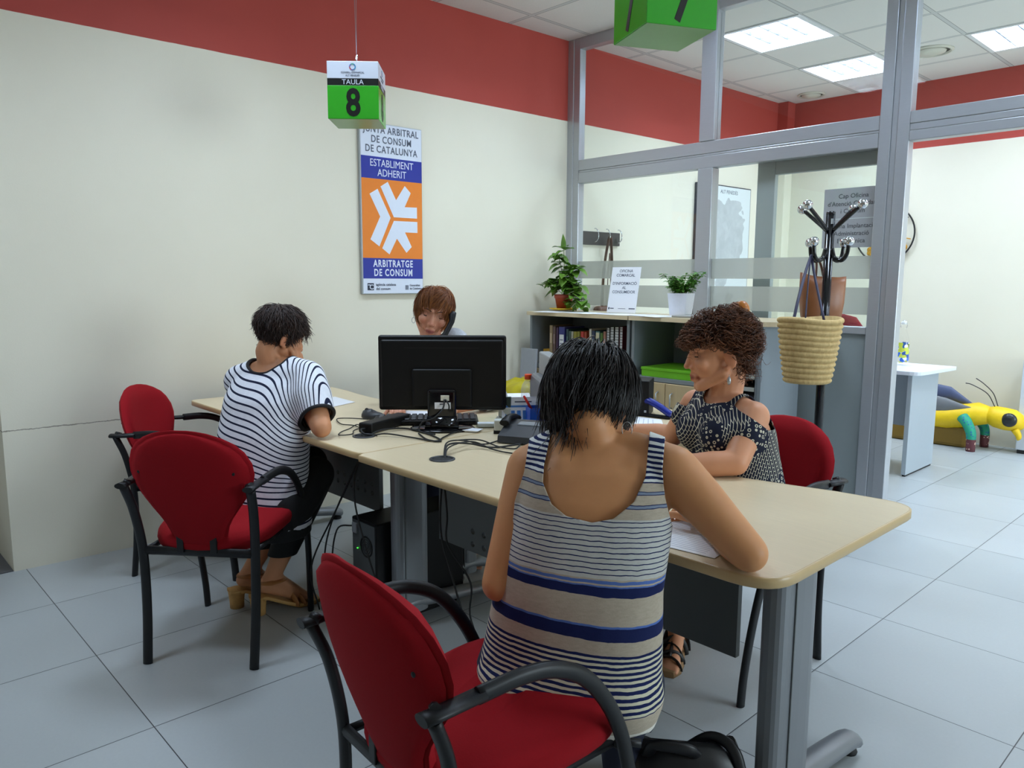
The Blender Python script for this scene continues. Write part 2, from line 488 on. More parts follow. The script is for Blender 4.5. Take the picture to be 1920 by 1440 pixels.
for i, (x0, x1, z0, z1) in enumerate(((-3.775, -2.772, 1.10, 2.034), (-2.667, -1.685, 1.10, 2.034), (-3.775, -2.772, 2.196, 2.955))):
    mb = MB(); mb.box(x0, x1, gy0, gy1, z0, z1); w = struct(mb.build('window_%d' % (i + 1), M_GLASS))
    if i < 2:
        for za, zb in ((1.357, 1.48), (1.165, 1.311)):
            mb = MB(); mb.box(x0, x1, gy0 - 0.002, gy0 - 0.0005, za, zb); mb.build('frosted_strip', M_FROST, w)
for i, (x0, x1) in enumerate(((-2.667, -1.685), (-1.535, -0.42))):
    mb = MB(); mb.box(x0, x1, gy0, gy1, 2.196, 2.955); struct(mb.build('window_%d' % (i + 4), M_GLASS))
# door leaf folded back behind the glass
mb = MB(); dx0, dx1, dy0, dy1 = -2.42, -1.56, PY + 0.10, PY + 0.14
mb.box(dx0, dx0 + 0.115, dy0, dy1, 0.01, 2.10, 0.004); mb.box(dx1 - 0.1, dx1, dy0, dy1, 0.01, 2.10, 0.004)
mb.box(dx0 + 0.115, dx1 - 0.1, dy0, dy1, 1.965, 2.10, 0.004); mb.box(dx0 + 0.115, dx1 - 0.1, dy0, dy1, 0.01, 1.06, 0.004)
M_DOORF = mat('grey_door_frame', (168, 173, 174), 0.4, 0.15, var=0.03, scale=8)
door = struct(mb.build('door_1', M_DOORF))
mb = MB(); mb.box(dx0 + 0.115, dx1 - 0.1, dy0 + 0.017, dy0 + 0.023, 1.06, 1.965); mb.build('glass_pane', M_GLASS, door)
mb = MB(); mb.box(-2.005, -1.685, dy0 + 0.010, dy0 + 0.016, 1.53, 1.855); pl = mb.build('sign_plate', mat('grey_vinyl', (186, 182, 190), 0.5), door)
M_DTXT = mat('sign_text_grey', (72, 72, 80), 0.6)
sm = frame((-1.842, dy0 + 0.0095, 1.80), (1, 0, 0), (0, 0, 1))
lettering(pl, ['Cap Oficina', "d'Atenci\u00f3 Ciutadana", 'i Consum', '', 'Oficina Implantaci\u00f3', 'Administraci\u00f3', 'Electr\u00f2nica'], 0.0345, sm, M_DTXT, leading=1.18)
mb = MB(); mb.box(-1.985, -1.70, dy0 + 0.0088, dy0 + 0.0098, 1.686, 1.690); mb.build('divider_line', M_LAMPW, pl)
# ---------------------------------------------------------------- sign on the left wall
M_SWHITE = mat('sign_white', (226, 232, 246), 0.35, var=0.02)
M_SBLUE = mat('sign_blue', (24, 42, 152), 0.35, var=0.03)
M_SORANGE = mat('sign_orange', (238, 130, 20), 0.35, var=0.03)
M_SGREY = mat('sign_letter_grey', (86, 92, 110), 0.5)
M_SNAVY = mat('sign_navy', (30, 38, 60), 0.5)
M_SILVER = mat('silver_edge', (178, 184, 190), 0.3, 0.7)
SY0, SY1, SZ0, SZ1 = 2.470, 2.905, 1.254, 2.252
sc_ = V((wall_x((SY0 + SY1) / 2), (SY0 + SY1) / 2, 0))
SW = SY1 - SY0
sroot = thing('wall_sign', 'tall blue, white and orange arbitration sign on the cream wall', 'sign', (sc_.x, sc_.y, SZ0))
SF = frame((0, 0, 0), WD, (0, 0, 1))       # x along the wall, y up, z out of the wall
def sign_box(name, u0, u1, v0, v1, d0, d1, m, parent=sroot, bev=0.0):
    mb = MB(); mb.box(u0, u1, v0, v1, d0, d1, bev); return mb.build(name, m, parent, mtx=SF)
h = SW / 2; H_ = SZ1 - SZ0
sign_box('board', -h, h, 0, H_, 0.001, 0.022, M_SILVER, bev=0.003)
z = lambda a: a - SZ0
f1 = sign_box('white_field', -h + .008, h - .004, .006, H_ - .004, 0.021, 0.0232, M_SWHITE)
b1 = sign_box('blue_band', -h + .008, h - .004, z(1.932), z(2.059), 0.0232, 0.0242, M_SBLUE)
og = sign_box('orange_field', -h + .008, h - .004, z(1.469), z(1.932), 0.0232, 0.0240, M_SORANGE)
b2 = sign_box('blue_band', -h + .008, h - .004, z(1.348), z(1.469), 0.0232, 0.0242, M_SBLUE)
def sl(parent, lines, size, v, u, m, **kw):
    return lettering(parent, lines, size, SF @ Matrix.Translation((u, v, 0.0246)), m, **kw)
sl(f1, ['JUNTA ARBITRAL', 'DE CONSUM', 'DE CATALUNYA'], 0.057, z(2.196), 0.0, M_SGREY, leading=0.98, offset=0.0006, xs=0.80, spacing=1.1)
sl(b1, ['ESTABLIMENT', 'ADHERIT'], 0.060, z(2.004), 0, M_SWHITE, leading=0.92, xs=0.82)
sl(b2, ['ARBITRATGE', 'DE CONSUM'], 0.058, z(1.418), 0, M_SWHITE, leading=0.93, offset=0.0014, xs=0.72, spacing=1.2)
sl(f1, ['ag\u00e8ncia catalana', 'del consum'], 0.022, z(1.305), -0.125, M_SGREY, align='LEFT', offset=0.0003)
sl(f1, ['Generalitat', 'de Catalunya'], 0.017, z(1.302), 0.115, M_SGREY, align='LEFT', offset=0.0002)
lg = sign_box('logo_square', -.183, -.140, z(1.278), z(1.320), 0.0232, 0.0242, M_SNAVY)
sl(lg, ['C'], 0.040, z(1.284), -0.156, M_SWHITE, offset=0.0006)
mb = MB(); mb.box(-.180, -.163, z(1.307), z(1.312), 0.0242, 0.0249); mb.build('logo_bar', M_SWHITE, lg, mtx=SF)
mb = MB()
for k in range(4): mb.box(.084 + k * .006, .088 + k * .006, z(1.280), z(1.308), 0.0232, 0.0242)
mb.build('logo_bars', M_SGREY, f1, mtx=SF)
mb = MB()
for poly in ([(195, 585), (258, 548), (358, 770), (265, 990), (195, 935), (275, 760)],
             [(282, 530), (340, 495), (405, 635), (478, 527), (527, 582), (475, 688), (578, 692), (578, 776), (385, 765)],
             [(385, 793), (580, 802), (580, 886), (475, 882), (530, 995), (485, 1040), (407, 930), (345, 1052), (287, 1005)]):
    P = []
    for x, y in poly:
        u = (x - 135) / 487.0; yt = 460 + 47 * u; yb = 1078 + 12 * u
        P.append((-h + .008 + u * (SW - .012), z(1.932) - (y - yt) / (yb - yt) * (1.932 - 1.469)))
    mb.prism(P[::-1], 0.0240, 0.0248)
mb.build('arrow_emblem', M_SWHITE, og, mtx=SF)

# ---------------------------------------------------------------- hanging table numbers
M_GREEN = mat('sign_green', (58, 178, 44), 0.22, var=0.03)
M_GREENB = mat('sign_green_underside', (118, 168, 96), 0.3)
M_BLACK = mat('print_black', (22, 24, 24), 0.4)
M_CHROME = mat('chrome', (215, 218, 222), 0.08, 1.0, var=0.02)
M_WIRE = mat('steel_wire', (150, 150, 152), 0.35, 0.8)
RINGCOL = [(66, 140, 190), (80, 170, 150), (120, 120, 190), (196, 80, 90), (110, 110, 170), (60, 150, 200)]
M_RING = [mat('ring_tone', c, 0.4) for c in RINGCOL]
def number_cube(num, corner, ang, w, hgt, label):
    t = thing('table_number_sign', label, 'sign', (corner[0], corner[1], corner[2]), 0, 'hanging table number cubes')
    a = R(ang); rx = V((math.cos(a), math.sin(a), 0)); ry = V((-math.sin(a), math.cos(a), 0))
    B = Matrix((rx, ry, V((0, 0, 1)))).transposed().to_4x4()
    zb, zw = hgt * 0.58, hgt * 0.70
    mb = MB(); mb.box(0, w, 0, w, 0, zb, 0.0015); body = mb.build('cube_body', M_GREEN, t, mtx=B)
    mb = MB(); mb.box(0.0005, w - 0.0005, 0.0005, w - 0.0005, zb, zw); bb = mb.build('black_band', M_BLACK, t, mtx=B)
    mb = MB(); mb.box(0, w, 0, w, zw, hgt, 0.0015); wb = mb.build('white_band', M_SWHITE, t, mtx=B)
    mb = MB(); mb.box(0.003, w - 0.003, 0.003, w - 0.003, -0.0012, 0.0005); mb.build('base', M_GREENB, t, mtx=B)
    faces = [((w / 2, -0.0006), (1, 0)), ((w + 0.0006, w / 2), (0, 1)), ((w / 2, w + 0.0006), (-1, 0)), ((-0.0006, w / 2), (0, -1))]
    rings = [MB() for _ in RINGCOL]
    for (fx, fy), (ux, uy) in faces:
        F = B @ frame((fx, fy, 0), (ux, uy, 0), (0, 0, 1))
        lettering(body, [num], hgt * 0.66, F @ Matrix.Translation((0, hgt * 0.062, 0)), M_BLACK, offset=hgt * 0.018, xs=0.80)
        lettering(bb, ['TAULA'], hgt * 0.125, F @ Matrix.Translation((0, zb + hgt * 0.018, 0.0004)), M_SWHITE)
        lettering(wb, ['CONSELL COMARCAL', 'ALT PENED\u00c8S'], hgt * 0.042, F @ Matrix.Translation((0, hgt * 0.79, 0)), M_SGREY, leading=1.25)
        for k in range(6):
            a0, a1 = k * math.pi / 3, (k + 1) * math.pi / 3
            pts = [(math.cos(q) * rr * hgt, hgt * 0.90 + math.sin(q) * rr * hgt) for rr, qs in ((.060, np.linspace(a0, a1, 6)), (.042, np.linspace(a1, a0, 6))) for q in qs]
            rings[k].prism(pts, 0, 0.0005, F)
    for k, r_ in enumerate(rings): r_.build('logo_ring', M_RING[k], wb)
    c = B @ V((w / 2, w / 2, hgt))
    mb = MB(); mb.tube([c, c + V((0, 0, 0.05))], 0.002, n=8); mb.tube([c + V((0.006 * math.cos(q), 0.006 * math.sin(q) * 0.2, 0.044 + 0.009 * math.sin(q))) for q in np.linspace(0, 2 * math.pi, 14)[:-1]], 0.0022, n=6, closed=True)
    mb.build('hook', M_CHROME, t)
    mb = MB(); top = CEIL - corner[2] - 0.002
    for s in (-1, 1): mb.tube([c + V((0, 0, 0.05)), c + V((0.012 * s, 0.006 * s, top - c.z))], 0.0009, n=6)
    mb.build('wire', M_WIRE, t)
    return t
number_cube('8', (-2.905, 1.680, 2.0), 48.4, 0.210, 0.228, 'hanging green cube with the number 8, in front of the wall sign')
number_cube('7', (-1.271, 1.663, 2.0), 63.6, 0.204, 0.222, 'hanging green cube with the number 7, cut by the top edge')

# ---------------------------------------------------------------- things on the left wall beyond the glass
def on_wall(y, z, d=0.0): return V((wall_x(y), y, z)) + WN * d
M_DKWOOD = mat('dark_board', (48, 44, 44), 0.45)
rk = thing('coat_hook_rail', 'dark coat hook board with chrome hooks on the wall behind the glass', 'coat hooks', on_wall(4.56, 1.66))
mb = MB(); mb.box(-.21, .21, -.05, .05, 0.001, .018, .003); mb.build('board', M_DKWOOD, rk, mtx=SF)
for u in (-.10, .03, .165):
    mb = MB(); mb.tube(catmull([(u, -.02, .018), (u, -.025, .05), (u + .0, .0, .075), (u, .045, .072), (u, .07, .05), (u, .072, .035)], 5), .0035, n=8)
    mb.build('hook', M_CHROME, rk, mtx=SF)
M_BRLEATH = mat('brown_leather', (92, 58, 44), 0.5, var=0.15, scale=30, bump=0.2)
hb = thing('shoulder_bag', 'brown shoulder bag hanging by its strap from the hook board', 'bag', on_wall(4.59, 1.12))
mb = MB(); mb.tube(catmull([(-.06, .02, .06), (-.045, .30, .06), (-.005, .53, .066), (.02, .53, .066), (.05, .30, .06), (.075, .02, .06)], 6), .004, .014, n=8, up=(0, 0, 1)); mb.build('strap', M_BRLEATH, hb, mtx=SF)
mb = MB(); mb.tube(catmull([(-.02, .02, .07), (.0, .38, .07), (.012, .39, .07), (.035, .02, .07)], 6), .0035, n=8); mb.build('strap', M_BRLEATH, hb, mtx=SF)
mb = MB(); mb.box(-.13, .14, -.18, .03, .02, .10, .03, seg=4); mb.build('bag_body', M_BRLEATH, hb, mtx=SF)

def map_mat():
    t = NT('printed_map'); co = t.coord()
    big = t.noise(t.mapping(co, scale=(1, 1, 1), loc=(3.1, 0.4, 1.7)), 3.2, 3.0, 0.5)
    fine = t.noise(co, 16.0, 5.0, 0.65)
    sx = t.add('ShaderNodeSeparateXYZ'); t.link(co, sx.inputs[0])
    r = t.math('ADD', t.math('POWER', t.math('DIVIDE', sx.outputs[1], 0.33), 2.0), t.math('POWER', t.math('DIVIDE', t.math('SUBTRACT', sx.outputs[2], 0.66), 0.40), 2.0))
    land = t.math('LESS_THAN', t.math('ADD', r, t.math('MULTIPLY', t.math('SUBTRACT', big, 0.5), 2.6)), 0.85)
    vr = t.add('ShaderNodeTexVoronoi'); t.link(co, vr.inputs['Vector']); vr.inputs['Scale'].default_value = 11.0
    tone = t.mix(fine, srgb((170, 174, 176)), srgb((206, 210, 210)))
    tone = t.mix(t.math('MULTIPLY', vr.outputs['Color'], 0.3), tone, srgb((140, 148, 150)))
    t.base(t.mix(land, srgb((216, 222, 222)), tone)); t.set(Roughness=0.35)
    return t.m
mp = thing('framed_map', 'framed grey regional map on the wall behind the partition post', 'map', on_wall(6.15, 1.04))
mb = MB(); mb.box(-.405, .405, 0, 1.145, 0.002, 0.045, 0.003); mb.build('frame', mat('black_frame', (52, 54, 62), 0.4), mp, mtx=SF)
mb = MB(); mb.box(-.395, .395, .01, 1.135, 0.045, 0.0465); pr_ = mb.build('print', map_mat(), mp, mtx=SF)
lettering(mp, ['ALT PENED\u00c8S'], 0.045, SF @ Matrix.Translation((0.05, 1.075, 0.047)), M_SGREY)
mb = MB(); mb.box(.05, .16, .05, .19, 0.0465, 0.0472); mb.build('legend', mat('legend_grey', (150, 154, 156), 0.5), mp, mtx=SF)

# wall decoration on the back wall: a metal ring with golden flowers
M_GOLD = mat('gold_metal', (206, 150, 50), 0.35, 0.6, var=0.15)
M_BLKMET = mat('black_metal', (34, 34, 36), 0.4, 0.4)
wd = thing('wall_decoration', 'round black metal wall ring with golden flowers on the back wall', 'wall decoration', (-2.76, BY - 0.03, 1.765))
C_ = lambda x, z_, y_=0.0: V((x, y_, z_))
mb = MB(); mb.tube([C_(.25 * math.cos(a), .25 * math.sin(a)) for a in np.linspace(0, 2 * math.pi, 49)[:-1]], .007, n=8, closed=True); mb.build('ring', M_BLKMET, wd)
for pts in ([(-.10, -.2), (0, -.02), (.10, .06), (.19, .14)], [(.0, -.02), (.08, .12), (.12, .2)], [(.05, -.08), (.14, -.04), (.22, -.05)]):
    mb = MB(); mb.tube(catmull([C_(a, b) for a, b in pts], 6), .005, n=6); mb.build('branch', M_BLKMET if pts[0][0] < 0 else M_GOLD, wd)
for fx, fz, fr in ((-.09, -.15, .055), (.13, -.12, .07), (.05, .07, .05), (-.12, .09, .06)):
    mb = MB()
    for k in range(7):
        a = k * 2 * math.pi / 7
        mb.ball((fx + fr * .62 * math.cos(a), -.008, fz + fr * .62 * math.sin(a)), (fr * .42, .008, fr * .42), 6)
    mb.ball((fx, -.016, fz), (fr * .3, .01, fr * .3), 6)
    mb.build('flower', M_GOLD, wd)
# ---------------------------------------------------------------- materials for furniture
def fabric_mat(name, rgb, weave=900.0):
    t = NT(name); co = t.coord(); c = srgb(rgb)
    f = t.noise(co, 260.0, 2.0, 0.6); g = t.noise(co, 5.0, 2.0)
    a = t.mix(f, tuple(x * 0.86 for x in c[:3]) + (1,), tuple(min(1, x * 1.10) for x in c[:3]) + (1,))
    t.base(t.mix(t.math('MULTIPLY', g, 0.25), a, tuple(x * 0.88 for x in c[:3]) + (1,)))
    t.set(Roughness=0.9); t.b.inputs['Specular IOR Level'].default_value = 0.2
    t.b.inputs['Sheen Weight'].default_value = 0.12; t.b.inputs['Sheen Tint'].default_value = srgb((220, 60, 70))
    t.bump(f, 0.25, 0.001); return t.m
M_RED = fabric_mat('red_fabric', (150, 15, 26))
M_BLKST = mat('black_steel', (30, 31, 34), 0.42, 0.2, spec=0.4)
def wood_mat(name, rgb, sx=(1.2, 26, 26)):
    t = NT(name); co = t.coord(); c = srgb(rgb)
    f = t.noise(t.mapping(co, scale=sx), 5.0, 5.0, 0.6); g = t.noise(t.mapping(co, scale=(6, 90, 90)), 5.0, 2.0)
    a = t.mix(f, tuple(x * 0.90 for x in c[:3]) + (1,), tuple(min(1, x * 1.05) for x in c[:3]) + (1,))
    t.base(t.mix(t.math('MULTIPLY', g, 0.22), a, tuple(x * 0.80 for x in c[:3]) + (1,)))
    t.set(Roughness=0.33); return t.m
M_MAPLE = wood_mat('maple_laminate', (226, 207, 172))
M_MAPLEDK = wood_mat('maple_front', (204, 180, 140), (26, 26, 1.2))
M_EDGE = wood_mat('maple_edge', (205, 176, 128), (2, 2, 30))
M_GREYM = mat('grey_painted_steel', (128, 131, 136), 0.38, 0.35, var=0.03, scale=8)
M_GREYD = mat('dark_grey_panel', (100, 104, 106), 0.5, 0.1, var=0.04, scale=8)
M_GREYC = mat('cabinet_grey', (128, 136, 142), 0.5, var=0.03, scale=8)
M_PLBLK = mat('black_plastic', (9, 9, 11), 0.5, var=0.1, spec=0.3)
M_PLGLOSS = mat('glossy_black_plastic', (12, 12, 15), 0.08)
M_PLDK = mat('dark_grey_plastic', (52, 54, 58), 0.4)
M_PAPER = mat('white_paper', (238, 240, 246), 0.7, var=0.01)
M_RUBBER = mat('black_rubber', (24, 24, 24), 0.7)

# ---------------------------------------------------------------- visitor armchairs
def make_armchair(label, grp='red visitor armchairs'):
    t = thing('armchair', label, 'chair', (0, 0, 0), 0, grp)
    # seat cushion
    mb = MB(); rings = []
    def sup(hw, hd, z, dome=0.0, n=40, p=3.2):
        out = []
        for k in range(n):
            a = 2 * math.pi * k / n; c, s_ = math.cos(a), math.sin(a)
            x = hw * math.copysign(abs(c) ** (2 / p), c); y = hd * math.copysign(abs(s_) ** (2 / p), s_)
            x *= 1.0 + 0.10 * y / hd
            out.append((x, y + 0.005, z + 0.020 * (y / hd) - 0.010 * max(0, y / hd - 0.7) ** 2 * 8))
        return out
    for f, z in ((.80, .418), (.93, .420), (.985, .432), (1.0, .450), (.985, .466), (.95, .476), (.85, .484), (.6, .488), (.3, .489)): rings.append(sup(.222 * f, .235 * f, z))
    mb.loft(rings); mb.build('seat', M_RED, t)
    # backrest: front cushion and rear shell
    prof = [(.408, .070), (.418, .086), (.44, .096), (.47, .104), (.50, .114), (.53, .131), (.57, .160), (.61, .189), (.65, .211), (.69, .220), (.73, .217), (.77, .199), (.80, .172), (.822, .136), (.837, .098), (.845, .062), (.849, .03)]
    zs = [p[0] for p in prof]; hs = [p[1] for p in prof]
    def yl(z): q = (z - .43) / .41; return -.208 - .105 * q - .012 * math.sin(q * math.pi)
    n = 15
    def cushion(th0, th1, infl, shrink):
        rings = []
        for z, hw in zip(zs, hs):
            hw = max(0.01, hw - shrink); zz = z if z > .5 else z + shrink * .5
            zz = min(zz, .849 - shrink * .8 + (z - .849))
            q = (z - .405) / .444
            edge = min(1.0, (1 - q) * 9) ** .5 if q < 1 else 0.0
            edge = max(edge, .12) * min(1.0, .35 + q * 9)
            fr, bk = [], []
            for k in range(n):
                u = -1 + 2 * k / (n - 1); x = u * hw; curve = 0.95 * x * x
                e = max(0.0, 1 - abs(u) ** 6) ** .5 * edge
                fr.append((x, yl(z) + curve + th0 + (th1 - th0) * e, zz)); bk.append((x, yl(z) + curve + th0 - (th0 - infl) * e, zz))
            rings.append(fr + bk[::-1])
        return rings
    mb = MB(); mb.loft(cushion(0.006, 0.040, 0.0, 0.0)); mb.build('backrest', M_RED, t)
    mb = MB(); mb.loft(cushion(0.004, 0.006, -0.016, 0.012)); sh = mb.build('back_shell', M_RED, t)
    mb = MB()
    for x, z_ in ((-.165, .70), (.165, .70), (-.07, .50), (.07, .50)): mb.ball((x, yl(z_) + .95 * x * x - .014, z_), (.006, .003, .006), 6)
    mb.build('screw', M_BLKST, sh)
    for s in (-1, 1):
        mb = MB(); mb.tube(catmull([(s * .194, -.245, 0), (s * .198, -.222, .2), (s * .203, -.218, .40), (s * .213, -.240, .55), (s * .222, -.276, .648)], 7), .017, .0120, n=12, up=(0, 1, 0)); mb.build('leg', M_BLKST, t)
        mb = MB(); mb.tube(catmull([(s * .226, -.19, .658), (s * .234, -.10, .665), (s * .238, -.03, .655), (s * .240, .04, .620), (s * .240, .10, .556), (s * .238, .150, .470), (s * .234, .184, .37), (s * .228, .212, .24), (s * .222, .231, .10), (s * .220, .238, 0)], 7), .0165, .0115, n=12, up=(1, 0, 0)); mb.build('leg', M_BLKST, t)
        mb = MB(); mb.tube([(s * .222, -.298, .653), (s * .222, -.27, .653), (s * .226, -.18, .659)], .019, .010, n=12, up=(0, 0, 1)); mb.build('arm_joint', M_BLKST, t)
        mb = MB(); mb.tube([(s * .205, -.262, .655), (s * .224, -.272, .664)], .010, n=8); mb.build('bracket', M_BLKST, t)
    mb = MB(); mb.tube([(-.203, -.218, .405), (.203, -.218, .405)], .010, .016, n=10, up=(0, 0, 1)); mb.tube([(-.22, .19, .405), (.22, .19, .405)], .012, n=10)
    for s in (-1, 1): mb.tube([(s * .19, -.224, .405), (s * .19, .19, .405)], .010, n=8)
    for s in (-1, 1): mb.tube([(s * .19, .19, .405), (s * .231, .225, .405)], .009, n=8)
    for s in (-1, 1): mb.box(s * .06 - .012, s * .06 + .012, -.232, -.214, .405, .47, .002)
    mb.build('seat_frame', M_BLKST, t)
    return t
def heading(f): return math.atan2(-f[0], f[1])     # local +Y turned to face f
ch0 = make_armchair('red armchair under the person in the striped loose shirt at the left desk')
def put_chair(pos, f, label, first=False):
    o = ch0 if first else copy_tree(ch0)
    o.location = (pos[0], pos[1], 0); o.rotation_euler = (0, 0, heading(f)); o['label'] = label; return o
put_chair((-2.728, 1.110), (-.66, .75), ch0['label'], True)
put_chair((-3.55, 1.335), (.72, .69), 'empty red armchair standing against the cream wall')
put_chair((-1.112, .972), (.06, 1.0), 'red armchair closest to the camera, turned to the right desk end')
put_chair((-1.345, 2.345), (-.10, -1.0), 'red armchair of the person in the patterned top, behind the right desk')

# ---------------------------------------------------------------- desks
def arc_corner(p, a, b, r, n=6):
    p, a, b = V(p), V(a), V(b); u = (a - p).normalized(); w = (b - p).normalized()
    s_ = p + u * r; e = p + w * r; return [tuple(((1 - t) ** 2 * s_ + 2 * t * (1 - t) * p + t * t * e)[:2]) for t in [k / n for k in range(n + 1)]]
def desk_top(poly, parent):
    mb = MB(); mb.prism(poly, 0.7175, 0.7398); top = mb.build('desk_top', M_MAPLE, parent)
    c = V((sum(p[0] for p in poly) / len(poly), sum(p[1] for p in poly) / len(poly)))
    mb = MB(); n = len(poly)
    pts = [V((p[0], p[1], 0.728)) for p in poly]
    rings = []
    for i in range(n):
        a, b, d = pts[i - 1], pts[i], pts[(i + 1) % n]
        tg = (d - a).normalized(); out = V((tg.y, -tg.x, 0))
        rings.append([mb.bm.verts.new(b + out * o_ + V((0, 0, z_))) for o_, z_ in ((-.003, .0122), (.0008, .0115), (.003, .009), (.003, -.009), (.0008, -.0115), (-.003, -.0122))])
    for i in range(n):
        A, B = rings[i], rings[(i + 1) % n]
        for j in range(5): mb._f([A[j], A[j + 1], B[j + 1], B[j]], True)
    mb.build('edge_band', M_EDGE, top)
def tee_leg(x, y, y0, y1, parent, w=0.19):
    mb = MB()
    prof = []
    for k in range(24):
        a = 2 * math.pi * k / 24; c, s_ = math.cos(a), math.sin(a)
        prof.append((x + 0.036 * math.copysign(abs(c) ** .7, c), y + w / 2 * math.copysign(abs(s_) ** .55, s_)))
    mb.prism(prof, 0.06, 0.7175)
    leg = mb.build('leg', M_GREYM, parent)
    mb = MB(); mb.box(x + .030, x + .0385, y - .045, y - .041, .07, .712); mb.box(x - .0385, x - .030, y - .045, y - .041, .07, .712); mb.build('groove', M_GREYD, leg)
    pts = [(x, y0, .030), (x, y0 + .05 * (1 if y1 > y0 else -1), .047), (x, y - .09, .085), (x, y, .098), (x, y + .09, .085), (x, y1 - .05, .047), (x, y1, .030)]
    cp = catmull(pts, 6); k = len(cp)
    mb = MB(); mb.tube(cp, [0.040 - 0.006 * abs(2 * i / (k - 1) - 1) for i in range(k)], [0.026 - .004 * abs(2 * i / (k - 1) - 1) for i in range(k)], n=12, up=(0, 0, 1)); mb.build('foot', M_GREYM, leg)
    mb = MB()
    for yy in (y0 + .02, y1 - .02): mb.lathe([(.024, 0), (.026, .006), (.02, .02), (.012, .022)], 16, Matrix.Translation((x, yy, 0)))
    mb.build('glide', M_RUBBER, leg)
deskA = thing('desk', 'maple corner desk on the right, with the writing person at its near edge', 'desk', (0, 0, 0))
A_ = []
A_ += [(-2.248, 2.98), (-2.248, 1.40), (-2.235, 1.378)]
A_ += arc_corner((-.70, 1.378), (-2.2, 1.378), (-.70, 2.2), .10)
A_ += arc_corner((-.70, 2.178), (-.70, 1.4), (-1.1, 2.15), .09)
A_ += [tuple(p[:2]) for p in catmull([(-.92, 2.155, 0), (-1.08, 2.115, 0), (-1.25, 2.085, 0), (-1.42, 2.105, 0), (-1.56, 2.19, 0), (-1.635, 2.33, 0), (-1.66, 2.50, 0), (-1.66, 2.75, 0)], 4)]
A_ += [(-1.665, 2.96), (-1.69, 2.98)]
desk_top(A_, deskA)
tee_leg(-.815, 1.69, 1.43, 2.12, deskA)
tee_leg(-1.95, 2.75, 2.6, 2.95, deskA, 0.12)
def panel_holes(x0, x1, y, z0, z1, holes, r, parent, name='modesty_panel'):
    """steel sheet with round holes cut through"""
    mb = MB(); bm = mb.bm
    # grid of cells, holes as octagon rings inside square cells
    cells = {}
    xs = sorted({x0, x1} | {h_[0] - 2 * r for h_ in holes} | {h_[0] + 2 * r for h_ in holes})
    zs_ = sorted({z0, z1} | {h_[1] - 1.6 * r for h_ in holes} | {h_[1] + 1.6 * r for h_ in holes})
    for yy, s in ((y - .009, 1), (y + .009, -1)):
        for xa, xb in zip(xs, xs[1:]):
            for za, zb in zip(zs_, zs_[1:]):
                hh = [h_ for h_ in holes if xa < h_[0] < xb and za < h_[1] < zb]
                if not hh: mb.quad((xa, yy, za), (xb, yy, za), (xb, yy, zb), (xa, yy, zb)); continue
                cx, cz = hh[0]; n = 16
                def sq(a):
                    c, s_ = math.cos(a), math.sin(a); k = 1 / max(abs(c) / ((xb - xa) / 2), abs(s_) / ((zb - za) / 2))
                    return ((xa + xb) / 2 + c * k, yy, (za + zb) / 2 + s_ * k)
                for k in range(n):
                    a, b = 2 * math.pi * (k + .5) / n, 2 * math.pi * (k + 1.5) / n
                    q = [sq(a), sq(b)]
                    # keep square corners
                    A0, B0 = math.atan2(zb - za, xb - xa), None
                    mb.quad((cx + r * math.cos(a), yy, cz + r * math.sin(a)), q[0], q[1], (cx + r * math.cos(b), yy, cz + r * math.sin(b)))
                for sx_, sz_ in ((1, 1), (-1, 1), (-1, -1), (1, -1)):
                    ac = math.atan2(sz_ * (zb - za), sx_ * (xb - xa)); st = 2 * math.pi / n
                    k = math.floor((ac - .5 * st) / st); a, b = (k + .5) * st, (k + 1.5) * st
                    corner = ((xa + xb) / 2 + sx_ * (xb - xa) / 2, yy, (za + zb) / 2 + sz_ * (zb - za) / 2)
                    mb.quad(sq(a), corner, sq(b))
    for cx, cz in holes:
        n = 16
        for k in range(n):
            a, b = 2 * math.pi * (k + .5) / n, 2 * math.pi * (k + 1.5) / n
            mb.quad((cx + r * math.cos(a), y - .009, cz + r * math.sin(a)), (cx + r * math.cos(b), y - .009, cz + r * math.sin(b)), (cx + r * math.cos(b), y + .009, cz + r * math.sin(b)), (cx + r * math.cos(a), y + .009, cz + r * math.sin(a)))
    mb.quad((x0, y - .009, z0), (x1, y - .009, z0), (x1, y + .009, z0), (x0, y + .009, z0)); mb.quad((x0, y - .009, z1), (x1, y - .009, z1), (x1, y + .009, z1), (x0, y + .009, z1))
    mb.quad((x0, y - .009, z0), (x0, y + .009, z0), (x0, y + .009, z1), (x0, y - .009, z1)); mb.quad((x1, y - .009, z0), (x1, y + .009, z0), (x1, y + .009, z1), (x1, y - .009, z1))
    return mb.build(name, M_GREYD, parent)
panel_holes(-2.20, -.955, 1.705, .375, .7175, [(x, z_) for x in (-2.005, -1.945) for z_ in (.405, .452)] + [(x, z_) for x in (-1.30, -1.24) for z_ in (.405, .452)], .011, deskA)
deskB = thing('desk', 'maple corner desk on the left under the phone call, beside the cream wall', 'desk', (0, 0, 0))
B_ = arc_corner((-3.845, 1.40), (-3.845, 2.2), (-2.3, 1.40), .05)
B_ += [(-2.30, 1.392), (-2.268, 1.396), (-2.252, 1.41), (-2.252, 2.98), (-2.82, 2.98)]
B_ += [tuple(p[:2]) for p in catmull([(-2.84, 2.94, 0), (-2.85, 2.65, 0), (-2.87, 2.45, 0), (-2.95, 2.27, 0), (-3.09, 2.16, 0), (-3.26, 2.13, 0), (-3.45, 2.14, 0), (-3.62, 2.165, 0)], 4)]
B_ += [(-3.80, 2.175), (-3.845, 2.15)]
desk_top(B_, deskB)
tee_leg(-2.335, 1.655, 1.43, 2.12, deskB, 0.15)
tee_leg(-3.72, 1.80, 1.50, 2.16, deskB, 0.15)
